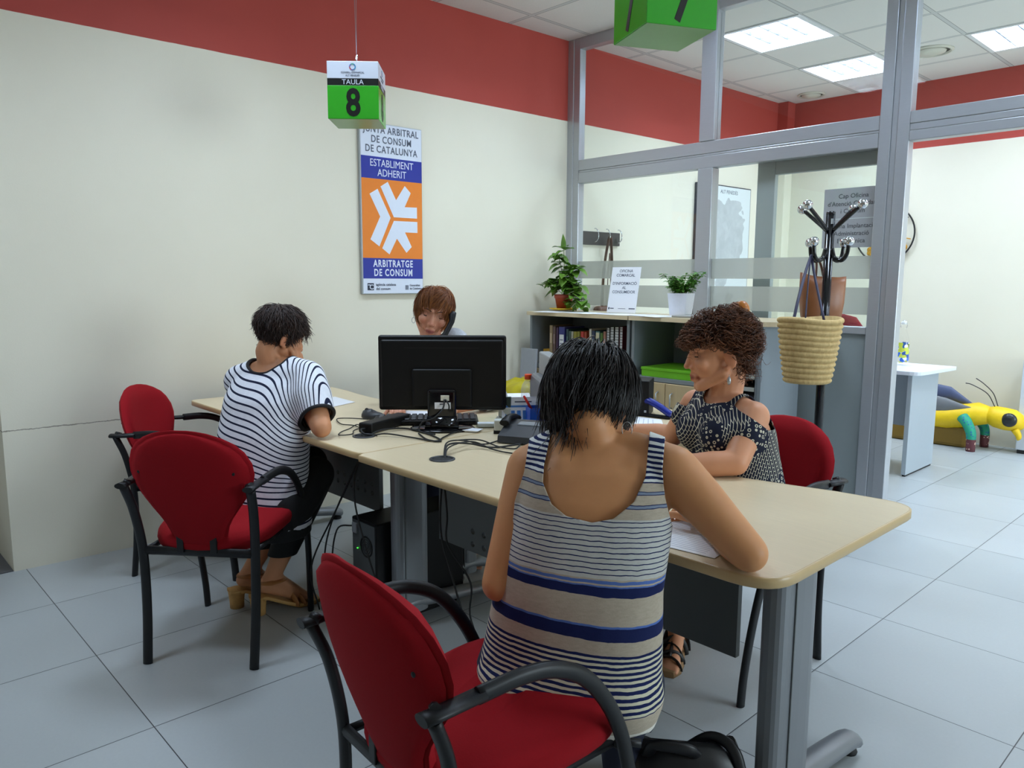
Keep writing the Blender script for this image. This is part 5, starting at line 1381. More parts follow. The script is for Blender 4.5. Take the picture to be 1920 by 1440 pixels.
def head_matrix(center, fdir, up=(0, 0, 1), roll=0.0):
    f = V(fdir).normalized(); r = f.cross(V(up)).normalized(); u = r.cross(f)
    if roll: q = Matrix.Rotation(roll, 3, f); r, u = q @ r, q @ u
    m_ = Matrix((r, f, u)).transposed().to_4x4(); m_.translation = V(center); return m_

def head_prims(H, k=1.0):
    def L(x, y, z): return H @ (V((x, y, z)) * k)
    R3 = H.to_3x3()
    P = [('e', L(0, -.014, .042), (.0745 * k, .093 * k, .082 * k), R3), ('e', L(0, .028, -.012), (.063 * k, .066 * k, .088 * k), R3),
         ('e', L(0, .012, -.055), (.054 * k, .060 * k, .050 * k), R3)]
    for s in (-1, 1):
        P += [('c', L(s * .050, -.002, -.058), .022 * k, L(s * .018, .066, -.098), .020 * k), ('e', L(s * .040, .062, -.022), (.026 * k, .026 * k, .024 * k), R3),
              ('c', L(s * .012, .086, .030), .0125 * k, L(s * .046, .066, .030), .012 * k), ('s', L(s * .0105, .094, -.036), .0090 * k),
              ('e', L(s * .0745, -.022, -.012), (.008 * k, .020 * k, .031 * k), R3 @ Matrix.Rotation(R(-14), 3, 'X') @ Matrix.Rotation(R(s * 22), 3, 'Z')),
              ('s', L(s * .070, -.012, -.040), .009 * k),
              ('c', L(s * .018, .084, -.0655), .0065 * k, L(0, .0945, -.063), .0075 * k), ('c', L(s * .016, .084, -.0745), .0065 * k, L(0, .0925, -.0765), .0085 * k)]
    P += [('c', L(0, .086, .020), .0095 * k, L(0, .106, -.028), .0105 * k), ('s', L(0, .109, -.031), .0105 * k), ('c', L(0, .070, -.100), .021 * k, L(0, .066, -.096), .021 * k),
          ('c', L(0, .085, -.05), .012 * k, L(0, .088, -.055), .011 * k)]
    return P

def face_bits(H, k=1.0, lid=0.62, iris=(70, 46, 30), brow=(60, 40, 28)):
    """eyeballs, lids, lashes and brows as islands joined into the body mesh: (mesh part, material) pairs"""
    def L(x, y, z): return H @ (V((x, y, z)) * k)
    R4 = H.to_3x3().to_4x4()
    white, irs, lidm, dark = MB(), MB(), MB(), MB()
    for s in (-1, 1):
        c = L(s * .0315, .0705, .006); r = .0122 * k
        white.ball(c, r, 10)
        irs.ball(c + R4 @ V((0, .0075, -.0030)) * k, (.0056 * k, .0056 * k, .0056 * k), 8)
        # upper lid: part of a slightly larger ball
        rings = []
        for t in np.linspace(R(-8 - 40 * (lid - .5)), R(85), 6):
            rings.append([c + R4 @ V((r * 1.10 * math.cos(t) * math.sin(a), r * 1.10 * math.cos(t) * math.cos(a), r * 1.10 * math.sin(t))) for a in np.linspace(R(-80), R(80), 10)])
        lidm.loft(rings, caps=False, closed_ring=False)
        rings = []
        for t in np.linspace(R(-75), R(-36), 4):
            rings.append([c + R4 @ V((r * 1.08 * math.cos(t) * math.sin(a), r * 1.08 * math.cos(t) * math.cos(a), r * 1.08 * math.sin(t))) for a in np.linspace(R(-80), R(80), 10)])
        lidm.loft(rings, caps=False, closed_ring=False)
        t0 = R(-8 - 40 * (lid - .5))
        dark.tube([c + R4 @ V((r * 1.13 * math.cos(t0) * math.sin(a), r * 1.13 * math.cos(t0) * math.cos(a), r * 1.13 * math.sin(t0) - .0004)) for a in np.linspace(R(-72), R(72), 9)], .0019 * k, n=6)
        dark.tube(catmull([L(s * .013, .0965, .027), L(s * .028, .0935, .0335), L(s * .044, .082, .033), L(s * .053, .070, .027)], 5), [.0022 * k] * 8 + [.0016 * k] * 5 + [.0008 * k] * 3, n=6)
    return [(white, 'eye'), (irs, 'iris'), (lidm, 'lid'), (dark, 'lash')]

M_EYEW = mat('eye_white', (214, 206, 200), 0.15); M_IRIS = mat('iris_brown', (44, 30, 22), 0.1); M_LASH = mat('dark_lashes', (30, 22, 18), 0.7)

def hand_prims(wrist, fwd, back, side, curl=0.35, k=1.0, thumb=0.5, spread=0.06):
    """palm, four unequal bent fingers and a thumb. fwd: wrist to knuckles, back: out of the back of the hand, side: +1 if the thumb lies along fwd x back"""
    f = V(fwd).normalized(); b = V(back); b = (b - f * b.dot(f)).normalized(); x = f.cross(b) * side
    w = V(wrist)
    def L(a, y, z): return w + x * (a * k) + f * (y * k) + b * (z * k)
    P = []
    for a in (-.026, -.009, .009, .026):
        P.append(('c', L(a * .62, .008, 0), .0135 * k, L(a, .078, .002), .0118 * k))
    P.append(('c', L(.018, .02, -.006), .015 * k, L(.022, .055, -.006), .014 * k)); P.append(('c', L(-.02, .015, -.006), .013 * k, L(-.024, .06, -.006), .011 * k))
    for i, (a, y0, l) in enumerate(((.0285, .084, .072), (.0095, .088, .080), (-.0095, .085, .074), (-.0275, .077, .058))):
        c = curl[i] if isinstance(curl, (list, tuple)) else curl * (1 + .12 * i)
        ang = 0.0; p = L(a, y0, .002); d_side = spread * (1.5 - i)
        for j, (fr, r0, r1) in enumerate(((.45, .0092, .0085), (.31, .0083, .0076), (.24, .0075, .0062))):
            ang += c * (1.1 if j == 0 else 1.5 if j == 1 else .9)
            d = f * math.cos(ang) - b * math.sin(ang) + x * d_side
            q = p + d.normalized() * (l * fr * k); P.append(('c', p, r0 * k, q, r1 * k)); p = q
    p = L(.022, .022, -.008); d = (x * .80 + f * .62 - b * .30).normalized()
    for fr, r0, r1, bend in ((.040, .0135, .0105, 0), (.034, .0102, .0092, thumb), (.026, .0090, .0070, thumb * .8)):
        d = (d - x * bend * .8 - b * bend * .25 + f * bend * .35).normalized(); q = p + d * (fr * k); P.append(('c', p, r0 * k, q, r1 * k)); p = q
    return P

def ring_oval(c, r, f, a, b, n=28, p=2.3):
    c, r, f = V(c), V(r), V(f)
    return [c + r * (a * math.copysign(abs(math.cos(t)) ** (2 / p), math.cos(t))) + f * (b * math.copysign(abs(math.sin(t)) ** (2 / p), math.sin(t))) for t in np.linspace(0, 2 * math.pi, n + 1)[:-1]]

def make_body(parent, prims, H, skin, k=1.0, voxel=.0045, fine=(), lip=(150, 70, 66), iters=16, eyes=True, lid=.62, cheek=.10):
    """fine: list of (point, radius) that keep detail (hands)"""
    hc = np.array(H @ V((0, .03, -.02)))
    def weight(P):
        w = np.ones(len(P)); d = np.linalg.norm(P - hc, axis=1); w *= np.clip((d - .10) / .06, .10, 1)
        for c, r in fine:
            d = np.linalg.norm(P - np.array(c), axis=1); w *= np.clip((d - r) / .05, .10, 1)
        return w
    me, P = fuse(prims, voxel, iters, weight)
    Hi = np.array(H.inverted()); Q = (P @ Hi[:3, :3].T + Hi[:3, 3]) / k
    base = np.array(srgb(skin)); C = np.tile(base, (len(P), 1))
    def blend(mask, col, amt):
        nonlocal C
        m_ = (mask * amt)[:, None]; C = C * (1 - m_) + np.array(srgb(col)) * m_
    g = lambda x, s: np.exp(-(x / s) ** 2)
    front = (Q[:, 1] > .05).astype(float)
    for s in (-1, 1): blend(front * g(Q[:, 0] - s * .042, .02) * g(Q[:, 2] + .03, .022), (206, 112, 92), cheek * 2)
    blend(front * g(Q[:, 1] - .108, .016) * g(Q[:, 2] + .033, .016) * g(Q[:, 0], .02), (202, 104, 84), cheek * 2)
    lm = front * np.clip(1.25 - (Q[:, 0] / .024) ** 2 - ((Q[:, 2] + .0695) / .0105) ** 2, 0, 1)
    blend(np.clip(lm * 1.6, 0, 1), lip, .85)
    blend(front * np.clip(1 - (Q[:, 0] / .021) ** 2, 0, 1) * g(Q[:, 2] + .0700, .0022), (70, 26, 26), .85)
    for s in (-1, 1):
        blend(front * g(Q[:, 0] - s * .0315, .018) * g(Q[:, 2] - .012, .010), (120, 78, 72), .55)
        blend(g(Q[:, 0] - s * .078, .016) * g(Q[:, 1] + .022, .025) * g(Q[:, 2] + .012, .035), (204, 106, 84), .35)
    C[:, 3] = 1
    set_col(me, 'skin', C)
    bm = bmesh.new(); bm.from_mesh(me); cl = bm.verts.layers.float_color['skin']
    mats = [M_SKIN]
    if eyes:
        for mbx, kind in face_bits(H, k, lid):
            i = {'eye': 1, 'iris': 2, 'lid': 0, 'lash': 3}[kind]
            mp = {}
            for v in mbx.bm.verts:
                nv = bm.verts.new(v.co); nv[cl] = tuple(np.array(srgb(skin)) * np.array([.86, .80, .80, 1])); mp[v] = nv
            for f in mbx.bm.faces:
                try: nf = bm.faces.new([mp[v] for v in f.verts]); nf.smooth = True; nf.material_index = i
                except ValueError: pass
            mbx.bm.free()
        mats = [M_SKIN, M_EYEW, M_IRIS, M_LASH]
    bm.to_mesh(me); bm.free()
    return place('body', me, mats, parent)

def hair_mat(name, c1, c2, c3=None, rough=.5):
    t = NT(name); a = t.attr('rnd').outputs['Fac']; co = t.coord()
    c = t.mix(a, srgb(c1), srgb(c2))
    if c3: c = t.mix(t.math('MULTIPLY', t.math('SUBTRACT', t.noise(co, 16.0, 2.0), .38), 1.6), c, srgb(c3))
    t.base(c); t.set(Roughness=rough); t.b.inputs['Specular IOR Level'].default_value = .5; return t.m

def make_hair(parent, H, material, n, region, flow, length, seed=1, step=.009, layers=(.004, .020), r=.0010, curl=0.0, curlf=220.0, jitter=.25, k=1.0, ell=((0, -.012, .040), (.0775, .0965, .0855)), extra=None, down=.0, cap_off=.003):
    rng = np.random.default_rng(seed)
    c0 = np.array(ell[0]); rad = np.array(ell[1])
    pts = []
    while len(pts) < n:
        d = rng.normal(size=3); d /= np.linalg.norm(d); p = c0 + d * rad
        if region(p): pts.append(p)
    Vv, Ff, Rn = [], [], []
    Hn = np.array(H)
    # scalp cap
    nu, nv = 56, 36; idx = {}
    for i in range(nv + 1):
        for j in range(nu):
            th = math.pi * i / nv; ph = 2 * math.pi * j / nu
            idx[i, j] = len(Vv); Vv.append(c0 + np.array([math.sin(th) * math.cos(ph), math.sin(th) * math.sin(ph), math.cos(th)]) * (rad + cap_off)); Rn.append(.15)
    for i in range(nv):
        for j in range(nu):
            q = [idx[i, j], idx[i, (j + 1) % nu], idx[i + 1, (j + 1) % nu], idx[i + 1, j]]
            if region(sum(Vv[a] for a in q) / 4): Ff.append(q)
    for p in pts:
        L = length(p) * rng.uniform(.75, 1.15); st = max(3, int(L / step)); h = rng.uniform(*layers); rn = rng.uniform(0, 1)
        nrm = (p - c0) / rad ** 2; nrm /= np.linalg.norm(nrm)
        d = nrm * .6 + flow(p); d /= np.linalg.norm(d); jit = np.clip(rng.normal(size=3), -1.3, 1.3) * jitter
        path = [p - nrm * .002]; q = p.copy(); ph = rng.uniform(0, 6.28)
        for s in range(st):
            nrm = (q - c0) / rad ** 2; nrm /= np.linalg.norm(nrm)
            t = flow(q) + jit; t = t - nrm * (t @ nrm) * .8
            d = d * .5 + t / (np.linalg.norm(t) + 1e-6) * .5 + np.array([0, 0, -down]); d /= np.linalg.norm(d)
            q = q + d * step
            s_ = np.linalg.norm((q - c0) / rad); lim = 1 + h * min(1, (s + 1) / 4) / rad.mean()
            if s_ < lim: q = c0 + (q - c0) * (lim / s_)
            path.append(q.copy())
        path = np.array(path)
        if curl:
            T = np.gradient(path, axis=0); T /= np.linalg.norm(T, axis=1)[:, None] + 1e-9
            A = np.cross(T, [0.3, 0.5, 0.8]); A /= np.linalg.norm(A, axis=1)[:, None] + 1e-9; B = np.cross(T, A)
            al = np.arange(len(path)) * step * curlf + ph; amp = curl * np.minimum(1, np.arange(len(path)) / 3.0)
            path = path + A * (np.cos(al) * amp)[:, None] + B * (np.sin(al) * amp)[:, None]
        m_ = len(path); b0 = len(Vv)
        for i, q in enumerate(path):
            t = path[min(i + 1, m_ - 1)] - path[max(i - 1, 0)]; t /= np.linalg.norm(t) + 1e-9
            a = np.cross(t, [0.31, 0.22, 0.92]); a /= np.linalg.norm(a) + 1e-9; b = np.cross(t, a)
            rr = r * (1 - .75 * (i / (m_ - 1)) ** 2)
            for w in (0, 2.0944, 4.1888): Vv.append(q + a * (rr * math.cos(w)) + b * (rr * math.sin(w))); Rn.append(rn)
        for i in range(m_ - 1):
            for j in range(3): Ff.append([b0 + 3 * i + j, b0 + 3 * i + (j + 1) % 3, b0 + 3 * i + 3 + (j + 1) % 3, b0 + 3 * i + 3 + j])
    if extra:
        ev, ef, er = extra; b0 = len(Vv); Vv += list(ev); Rn += list(er); Ff += [[b0 + a for a in f] for f in ef]
    Vv = np.array(Vv) * k; W = Vv @ Hn[:3, :3].T + Hn[:3, 3]
    me = bpy.data.meshes.new('hair'); me.from_pydata(W.tolist(), [], Ff); me.update()
    me.polygons.foreach_set('use_smooth', np.ones(len(me.polygons), dtype=bool)); set_attr(me, 'rnd', Rn)
    return place('hair', me, material, parent)

def hair_region(front=.078, temple=.03, side=.005, nape=-.07):
    def f(p):
        a = abs(math.degrees(math.atan2(p[0], p[1] + .0)))
        z = np.interp(a, [0, 35, 62, 85, 112, 135, 180], [front, front - .008, temple, side, side - .03, nape, nape])
        return p[2] > z
    return f
def whorl_flow(crown=(0, -.05, .12), fwd=0.0, left=0.0, down=.35):
    c = np.array(crown)
    def f(p):
        d = p - c; d[2] = min(d[2], 0.0) ; d = d / (np.linalg.norm(d) + 1e-6)
        return d + np.array([left, fwd, -down])
    return f
def H2(x, y): return V((x, y, 0)).normalized()
def right_of(f): return V((f.y, -f.x, 0))
def foot_prims(ankle, toe_dir, L=.235, flat=True):
    a = V(ankle); f = V(toe_dir).normalized(); s = right_of(V((f.x, f.y, 0)).normalized())
    heel = a - f * .045 - V((0, 0, .035)); ball = a + f * (L - .10) - V((0, 0, a.z - .022)) if flat else a + f * (L - .10)
    P = [('c', a, .036, heel, .028), ('c', heel, .026, ball, .026), ('c', a + V((0, 0, -.005)), .032, ball - s * .012, .024), ('c', ball - s * .022, .018, ball + s * .022, .017)]
    for i, (o, l, r) in enumerate(((-.026, .052, .012), (-.011, .050, .0095), (.002, .045, .009), (.014, .038, .0085), (.025, .030, .008))):
        P.append(('c', ball + s * o, r + .003, ball + s * o * 1.15 + f * l - V((0, 0, .006)), r * .85))
    return P

# ================================================================ 1: striped tank top, back to the camera
p1 = thing('person', 'person in a striped tank top with short dark hair, leaning over the right desk corner', 'person', (-1.05, 1.12, 0), 0, None)
F1 = H2(-.62, .78); R1 = right_of(F1)
TR = [((1068, 1318), 1.68, .180, .112), ((1066, 1270), 1.69, .188, .122), ((1075, 1190), 1.68, .176, .108), ((1085, 1095), 1.65, .164, .098), ((1104, 1005), 1.65, .163, .104), ((1117, 925), 1.66, .160, .104),
      ((1124, 872), 1.67, .153, .088), ((1124, 842), 1.68, .128, .066), ((1120, 824), 1.69, .072, .056)]
tc = [pt(q[0][0], q[0][1], q[1]) for q in TR]
rings1 = [ring_oval(c, R1, F1, q[2], q[3], p=2.4) for c, q in zip(tc, TR)]
shR, shL = pt(1262, 882, 1.625), pt(994, 878, 1.71)
elR = V((-.768, 1.398, .783)); wrR = V((-.965, 1.540, .772))
elL = pt(934, 1096, 1.63); wrL = elL + FH * .20 + RH * .10 + V((0, 0, -.03))
hipR, hipL = tc[1] + R1 * .095 - V((0, 0, .005)), tc[1] - R1 * .095 - V((0, 0, .005))
knR, knL = V((-1.13, 1.42, .525)), V((-1.34, 1.33, .525)); anR, anL = V((-1.075, 1.40, .09)), V((-1.34, 1.38, .09))
H1 = head_matrix(pt(1112, 754, 1.73), (F1 * .82 + R1 * .16 + V((0, 0, -.55))), roll=R(-4))
nk = pt(1120, 828, 1.695)
arms1 = []
arms1 += chain([(tc[6] + R1 * .09 + V((0, 0, .01)), .050), (shR, .056), (shR.lerp(elR, .35), .053), (shR.lerp(elR, .7), .046), (elR, .041), (elR.lerp(wrR, .3), .041), (elR.lerp(wrR, .75), .031), (wrR, .026)])
arms1 += chain([(tc[6] - R1 * .09 + V((0, 0, .01)), .050), (shL, .054), (shL.lerp(elL, .35), .049), (shL.lerp(elL, .7), .042), (elL, .037), (elL.lerp(wrL, .3), .039), (elL.lerp(wrL, .8), .030), (wrL, .026)])
hand1 = hand_prims(wrR, V((-.80, .58, .0)), V((.25, .35, .90)), -1, curl=.62, k=.98, thumb=.5)
hand1b = hand_prims(wrL, FH + RH * .4 + V((0, 0, -.1)), V((0, 0, 1)), 1, curl=.35, k=.98)
neck1 = chain([(nk + V((0, 0, -.03)), .060), (H1 @ V((0, -.035, -.07)), .053), (H1 @ V((0, -.02, -.02)), .055)])
legs1 = chain([(hipR, .105), (hipR.lerp(knR, .5), .085), (knR, .060), (knR.lerp(anR, .3), .056), (knR.lerp(anR, .75), .042), (anR, .036)]) + chain([(hipL, .105), (hipL.lerp(knL, .5), .085), (knL, .060), (knL.lerp(anL, .3), .056), (knL.lerp(anL, .75), .042), (anL, .036)])
traps1 = chain([(nk + V((0, 0, -.015)), .050), (tc[7] + R1 * .085, .040), (shR + V((0, 0, .012)), .043)]) + chain([(nk + V((0, 0, -.015)), .050), (tc[7] - R1 * .085, .040), (shL + V((0, 0, .012)), .043)])
blades1 = [('e', tc[6] + R1 * .075 - F1 * .030 - V((0, 0, .04)), (.055, .055, .08)), ('e', tc[6] - R1 * .075 - F1 * .030 - V((0, 0, .04)), (.055, .055, .08))]
glute1 = [('e', hipR - F1 * .03, (.105, .105, .085)), ('e', hipL - F1 * .03, (.105, .105, .085))]
feet1 = foot_prims(anR, (-.25, .95, 0)) + foot_prims(anL, (-.35, .93, 0))
body1 = make_body(p1, [('l', rings1)] + arms1 + hand1 + hand1b + neck1 + traps1 + blades1 + glute1 + legs1 + feet1 + head_prims(H1), H1, (214, 152, 102), voxel=.0045, fine=[(wrR + V((-.06, .05, 0)), .10), (wrL + FH * .08, .09)], iters=18)
# moles on the back
# tank top
M1 = NT('striped_jersey')
av = M1.attr('v').outputs['Fac']; co = M1.coord(); jit = M1.math('MULTIPLY', M1.math('SUBTRACT', M1.noise(co, 30.0, 2.0), .5), 5.0)
vv = M1.math('ADD', av, jit); fz = M1.noise(M1.mapping(co, scale=(1, 1, 3)), 60.0, 4.0, .7)
BEI = M1.mix(fz, srgb((166, 152, 134)), srgb((206, 194, 176))); WHT = M1.mix(fz, srgb((182, 182, 178)), srgb((216, 216, 212)))
NAVY, BLUE, GRB = srgb((26, 36, 84)), srgb((88, 118, 186)), srgb((132, 144, 166))
def band(c, v0, v1, col):
    f = M1.math('MULTIPLY', M1.math('GREATER_THAN', vv, v0), M1.math('LESS_THAN', vv, v1)); return M1.mix(f, c, col)
def stripes(c, v0, v1, pitch, duty, col, off=0.0):
    f = M1.math('MULTIPLY', M1.math('GREATER_THAN', vv, v0), M1.math('LESS_THAN', vv, v1))
    s_ = M1.math('LESS_THAN', M1.math('FRACT', M1.math('DIVIDE', M1.math('SUBTRACT', vv, v0 - off), pitch)), duty)
    return M1.mix(M1.math('MULTIPLY', f, s_), c, col)
c = BEI
c = band(c, 700, 904, srgb((232, 234, 232))); c = stripes(c, 700, 904, 10.6, .5, NAVY)
c = band(c, 921, 927, GRB); c = band(c, 920.5, 922, NAVY); c = band(c, 926.5, 928, NAVY); c = band(c, 945, 951, GRB); c = band(c, 944.5, 946, NAVY); c = band(c, 950.5, 952, NAVY)
c = band(c, 972, 1078, WHT); c = stripes(c, 976, 1078, 9.3, .20, NAVY)
c = band(c, 1081, 1086.5, BLUE); c = band(c, 1089.5, 1092.5, BLUE); c = band(c, 1092, 1108, NAVY)
c = band(c, 1156, 1160.5, BLUE); c = band(c, 1160, 1184, NAVY)
c = band(c, 1212, 1324, srgb((214, 210, 186))); c = stripes(c, 1212, 1324, 11.0, .52, NAVY)
c = band(c, 1360, 1373, srgb((230, 226, 216))); c = band(c, 1373, 1420, srgb((22, 26, 52)))
M1.base(c); M1.set(Roughness=.85); M1.b.inputs['Specular IOR Level'].default_value = .2
M1.bump(M1.noise(co, 300.0, 2.0), .25, .001)
TG = [list(q) for q in TR]
# the jersey hangs wider over the hips and ends in a curved hem on the seat
g_rings = [ring_oval(c_ + V((0, 0, dz)), R1, F1, a + .008 + ex, b + .008 + ex, p=2.5) for (c_, (q_, d_, a, b), ex, dz) in zip(tc, TR, (.004, .006, .008, .006, .001, .0, .0, .0, .0), (0,) * 9)]
low = [ring_oval(tc[0] + V((0, 0, -.028)) - F1 * .006, R1, F1, .178, .118, p=2.5)]
strap_prims = [(q[0], q[1], q[2] + .0065, q[3], q[4] + .0065) if q[0] == 'c' else q for q in traps1 + arms1[:2] + arms1[7:9]]
blades_g = [('e', q[1], tuple(a + .007 for a in q[2])) for q in blades1]; glute_g = [('e', q[1], tuple(a + .006 for a in q[2])) for q in glute1]
folds = [('c', tc[2] - R1 * .155 - F1 * .05 + V((0, 0, .03)), .016, tc[2] - R1 * .02 - F1 * .098 + V((0, 0, -.012)), .008), ('c', tc[1] - R1 * .165 - F1 * .06 + V((0, 0, .06)), .016, tc[1] + R1 * .02 - F1 * .118 + V((0, 0, .02)), .007),
         ('c', tc[1] + R1 * .165 - F1 * .06 + V((0, 0, .03)), .018, tc[1] + R1 * .06 - F1 * .118 + V((0, 0, .0)), .008), ('c', tc[3] - R1 * .14 - F1 * .06 + V((0, 0, -.02)), .013, tc[3] + R1 * .04 - F1 * .09 + V((0, 0, -.035)), .006)]
meg, Pg = fuse([('l', low + g_rings)] + strap_prims + blades_g + glute_g + folds, .005, 14)
poly1 = [(1004, 760), (1034, 760), (1031, 822), (1020, 872), (1018, 905), (1034, 945), (1062, 968), (1110, 980), (1150, 973), (1188, 942), (1210, 895), (1217, 830), (1219, 770), (1246, 770), (1246, 832), (1242, 880), (1246, 935), (1258, 985), (1300, 1010), (1300, 1372), (1215, 1372), (1160, 1388), (1085, 1383), (1010, 1368), (940, 1335), (850, 1250), (850, 990), (962, 992), (966, 940), (984, 885)]
bz = [pt(1105, q[0][1], q[1] - q[3] - .008) for q in TR]
yt = np.array([px(b)[1] for b in bz]); zt = np.array([b.z for b in bz]); o_ = np.argsort(zt)
def v1_of(P):
    u = (P - np.array(tc[3])) @ np.array(R1); f_ = (P - np.array(tc[3])) @ np.array(F1)
    z_ = P[:, 2] + .012 * np.sin(u * 9 + .5) * np.clip((.80 - P[:, 2]) * 6, 0, 1) + .04 * u
    zs2, ys2 = zt[o_], yt[o_]
    v = np.interp(z_, zs2, ys2); lo = z_ < zs2[0]; v[lo] = ys2[0] + (zs2[0] - z_[lo]) * (ys2[0] - ys2[1]) / (zs2[1] - zs2[0]); hi = z_ > zs2[-1]; v[hi] = ys2[-1] - (z_[hi] - zs2[-1]) * 900
    return v
cut_mesh(meg, lambda P: sd_poly(pxn(P), poly1))
Pg = np.array([v.co for v in meg.vertices]); set_attr(meg, 'v', v1_of(Pg))
top1 = thicken(place('tank_top', meg, M1.m, p1), .0028, 1.0)
# jeans and shoes
M_JEAN = mat('dark_navy_denim', (28, 34, 56), 0.85, var=.15, scale=200, bump=.2)
mej, _ = fuse([(q[0], q[1], q[2] + .010, q[3], q[4] + .010) for q in legs1] + [('e', q[1], tuple(a + .004 for a in q[2])) for q in glute1] + [('l', [ring_oval(tc[0] + V((0, 0, .02)), R1, F1, .180, .118), ring_oval(tc[0] + V((0, 0, -.02)), R1, F1, .184, .122), ring_oval(tc[0] + V((0, 0, -.035)) , R1, F1, .16, .10)])], .006, 10)
cut_mesh(mej, lambda P: np.minimum(P[:, 2] - .11, 2.0)); thicken(place('jeans', mej, M_JEAN, p1), .003, 1.0)
M_SHOE = mat('beige_canvas', (196, 180, 150), .8)
for an, td in ((anR, V((-.25, .95, 0))), (anL, V((-.35, .93, 0)))):
    td.normalize(); mb = MB(); s = right_of(td)
    mb.loft([[an + td * (-.07 + .25 * t) + s * (.040 * w * math.cos(a)) + V((0, 0, -an.z + .002 + (hh if math.sin(a) > 0 else .004) * abs(math.sin(a)))) for a in np.linspace(0, 2 * math.pi, 17)[:-1]] for t, w, hh in ((0, .55, .07), (.08, .8, .095), (.35, .9, .09), (.6, 1.05, .06), (.85, 1.0, .045), (1.0, .6, .03))])
    mb.bm.transform(Matrix.Translation(-V(p1.location))); mb.build('shoe', M_SHOE, p1)
M_HAIR1 = hair_mat('dark_brown_hair', (16, 11, 10), (34, 24, 21), rough=.42)
def len1(p): return (.080 if p[2] > .01 else .108) + (.045 if p[0] < -.03 and p[1] < .05 else 0) + (.05 if p[2] > .05 else 0) - (.010 if p[2] < -.03 and p[0] > -.03 else 0)
make_hair(p1, H1, M_HAIR1, 4200, hair_region(.075, .02, -.02, -.10), whorl_flow((0.012, -.05, .125), fwd=.04, left=-.16, down=.45), len1, seed=3, layers=(.010, .026), r=.0017, jitter=.24, down=.05, cap_off=.009)
mb = MB(); ec = H1 @ V((.084, -.018, -.075)); mb.tube([ec + RIGHT * (.011 * math.cos(a)) + UP * (.017 * math.sin(a)) for a in np.linspace(0, 2 * math.pi, 25)[:-1]], .0009, n=6, closed=True)
mb.bm.transform(Matrix.Translation(-V(p1.location))); mb.build('earring', M_SILVER, p1)
pen1 = thing('pen', 'dark pen in the hand of the writing person at the right desk corner', 'pen', tuple(wrR + V((-.10, .075, .0))))
mb = MB(); mb.tube([V((-.02, .02, -.026)), V((.0, .0, .01)), V((.045, -.03, .085))], [.002, .0042, .0042], n=8); mb.build('barrel', M_PLDK, pen1)

# ================================================================ 2: striped loose shirt, left desk
p2 = thing('person', 'person in a loose white shirt with navy stripes, at the left desk', 'person', (-2.80, 1.20, 0))
F2 = H2(-.40, .92); R2 = right_of(F2)
TR2 = [((500, 975), 3.00, .165, .12), ((496, 945), 3.01, .17, .125), ((492, 880), 3.02, .155, .115), ((492, 810), 3.03, .150, .11), ((500, 745), 3.05, .160, .11), ((507, 712), 3.07, .158, .09), ((510, 694), 3.08, .122, .065), ((513, 682), 3.085, .065, .055)]
tc2 = [pt(q[0][0], q[0][1], q[1]) for q in TR2]
rings2 = [ring_oval(c_, R2, F2, q[2], q[3]) for c_, q in zip(tc2, TR2)]
sR2, sL2 = tc2[5] + R2 * .165 + V((0, 0, .022)) + F2 * .02, tc2[5] - R2 * .165 + V((0, 0, -.01)) + F2 * .02
eR2 = V((-2.565, 1.42, .783)); hd2c = pt(526, 630, 3.10)
H_2 = head_matrix(hd2c, (F2 * .85 + R2 * .30 + V((0, 0, -.30))), roll=R(5))
wR2 = H_2 @ V((.060, .085, -.150)); eL2 = V((-3.11, 1.43, .783)); wL2 = V((-3.14, 1.66, .768))
n2 = pt(514, 682, 3.085)
arm2 = chain([(tc2[5] + R2 * .08, .05), (sR2, .053), (sR2.lerp(eR2, .5), .046), (eR2, .040), (eR2.lerp(wR2, .3), .040), (eR2.lerp(wR2, .8), .029), (wR2, .025)]) + chain([(tc2[5] - R2 * .08, .05), (sL2, .053), (sL2.lerp(eL2, .5), .046), (eL2, .040), (eL2.lerp(wL2, .3), .040), (wL2, .026)])
hand2 = hand_prims(wR2, (H_2.to_3x3() @ V((.10, -.25, 1.0))), (H_2.to_3x3() @ V((.9, .35, .1))), -1, curl=.30, k=.95, thumb=.3) + hand_prims(wL2, (.3, .9, -.05), (0, 0, 1), 1, curl=.3, k=.95)
hR2, hL2 = tc2[1] + R2 * .09, tc2[1] - R2 * .09
kR2, kL2 = V((-2.765, 1.50, .55)), V((-2.96, 1.58, .55)); aR2, aL2 = V((-2.82, 1.32, .145)), V((-2.945, 1.285, .145))
leg2 = chain([(hR2, .10), (hR2.lerp(kR2, .5), .085), (kR2, .060), (kR2.lerp(aR2, .35), .054), (aR2, .034)]) + chain([(hL2, .10), (hL2.lerp(kL2, .5), .085), (kL2, .060), (kL2.lerp(aL2, .35), .054), (aL2, .034)])
td2 = V((.15, .98, -.30))
def sandal_foot(a, d):
    d = V(d).normalized(); s = right_of(V((d.x, d.y, 0)).normalized()); heel = a - V((0, 0, .045)) - d * .035; ball = V((a.x, a.y, 0)) + V((d.x, d.y, 0)).normalized() * .125 + V((0, 0, .035))
    P = [('c', a, .035, heel, .029), ('c', heel, .027, ball, .025), ('c', a, .031, ball, .024), ('c', ball - s * .02, .017, ball + s * .02, .016)]
    for o, l, r in ((-.026, .050, .012), (-.011, .048, .0095), (.002, .044, .009), (.014, .037, .0085), (.025, .030, .008)): P.append(('c', ball + s * o, r + .002, ball + s * o + V((d.x, d.y, 0)).normalized() * l - V((0, 0, .010)), r * .85))
    return P
neck2 = chain([(n2 + V((0, 0, -.03)), .058), (H_2 @ V((0, -.03, -.075)), .052), (H_2 @ V((0, -.02, -.02)), .053)])
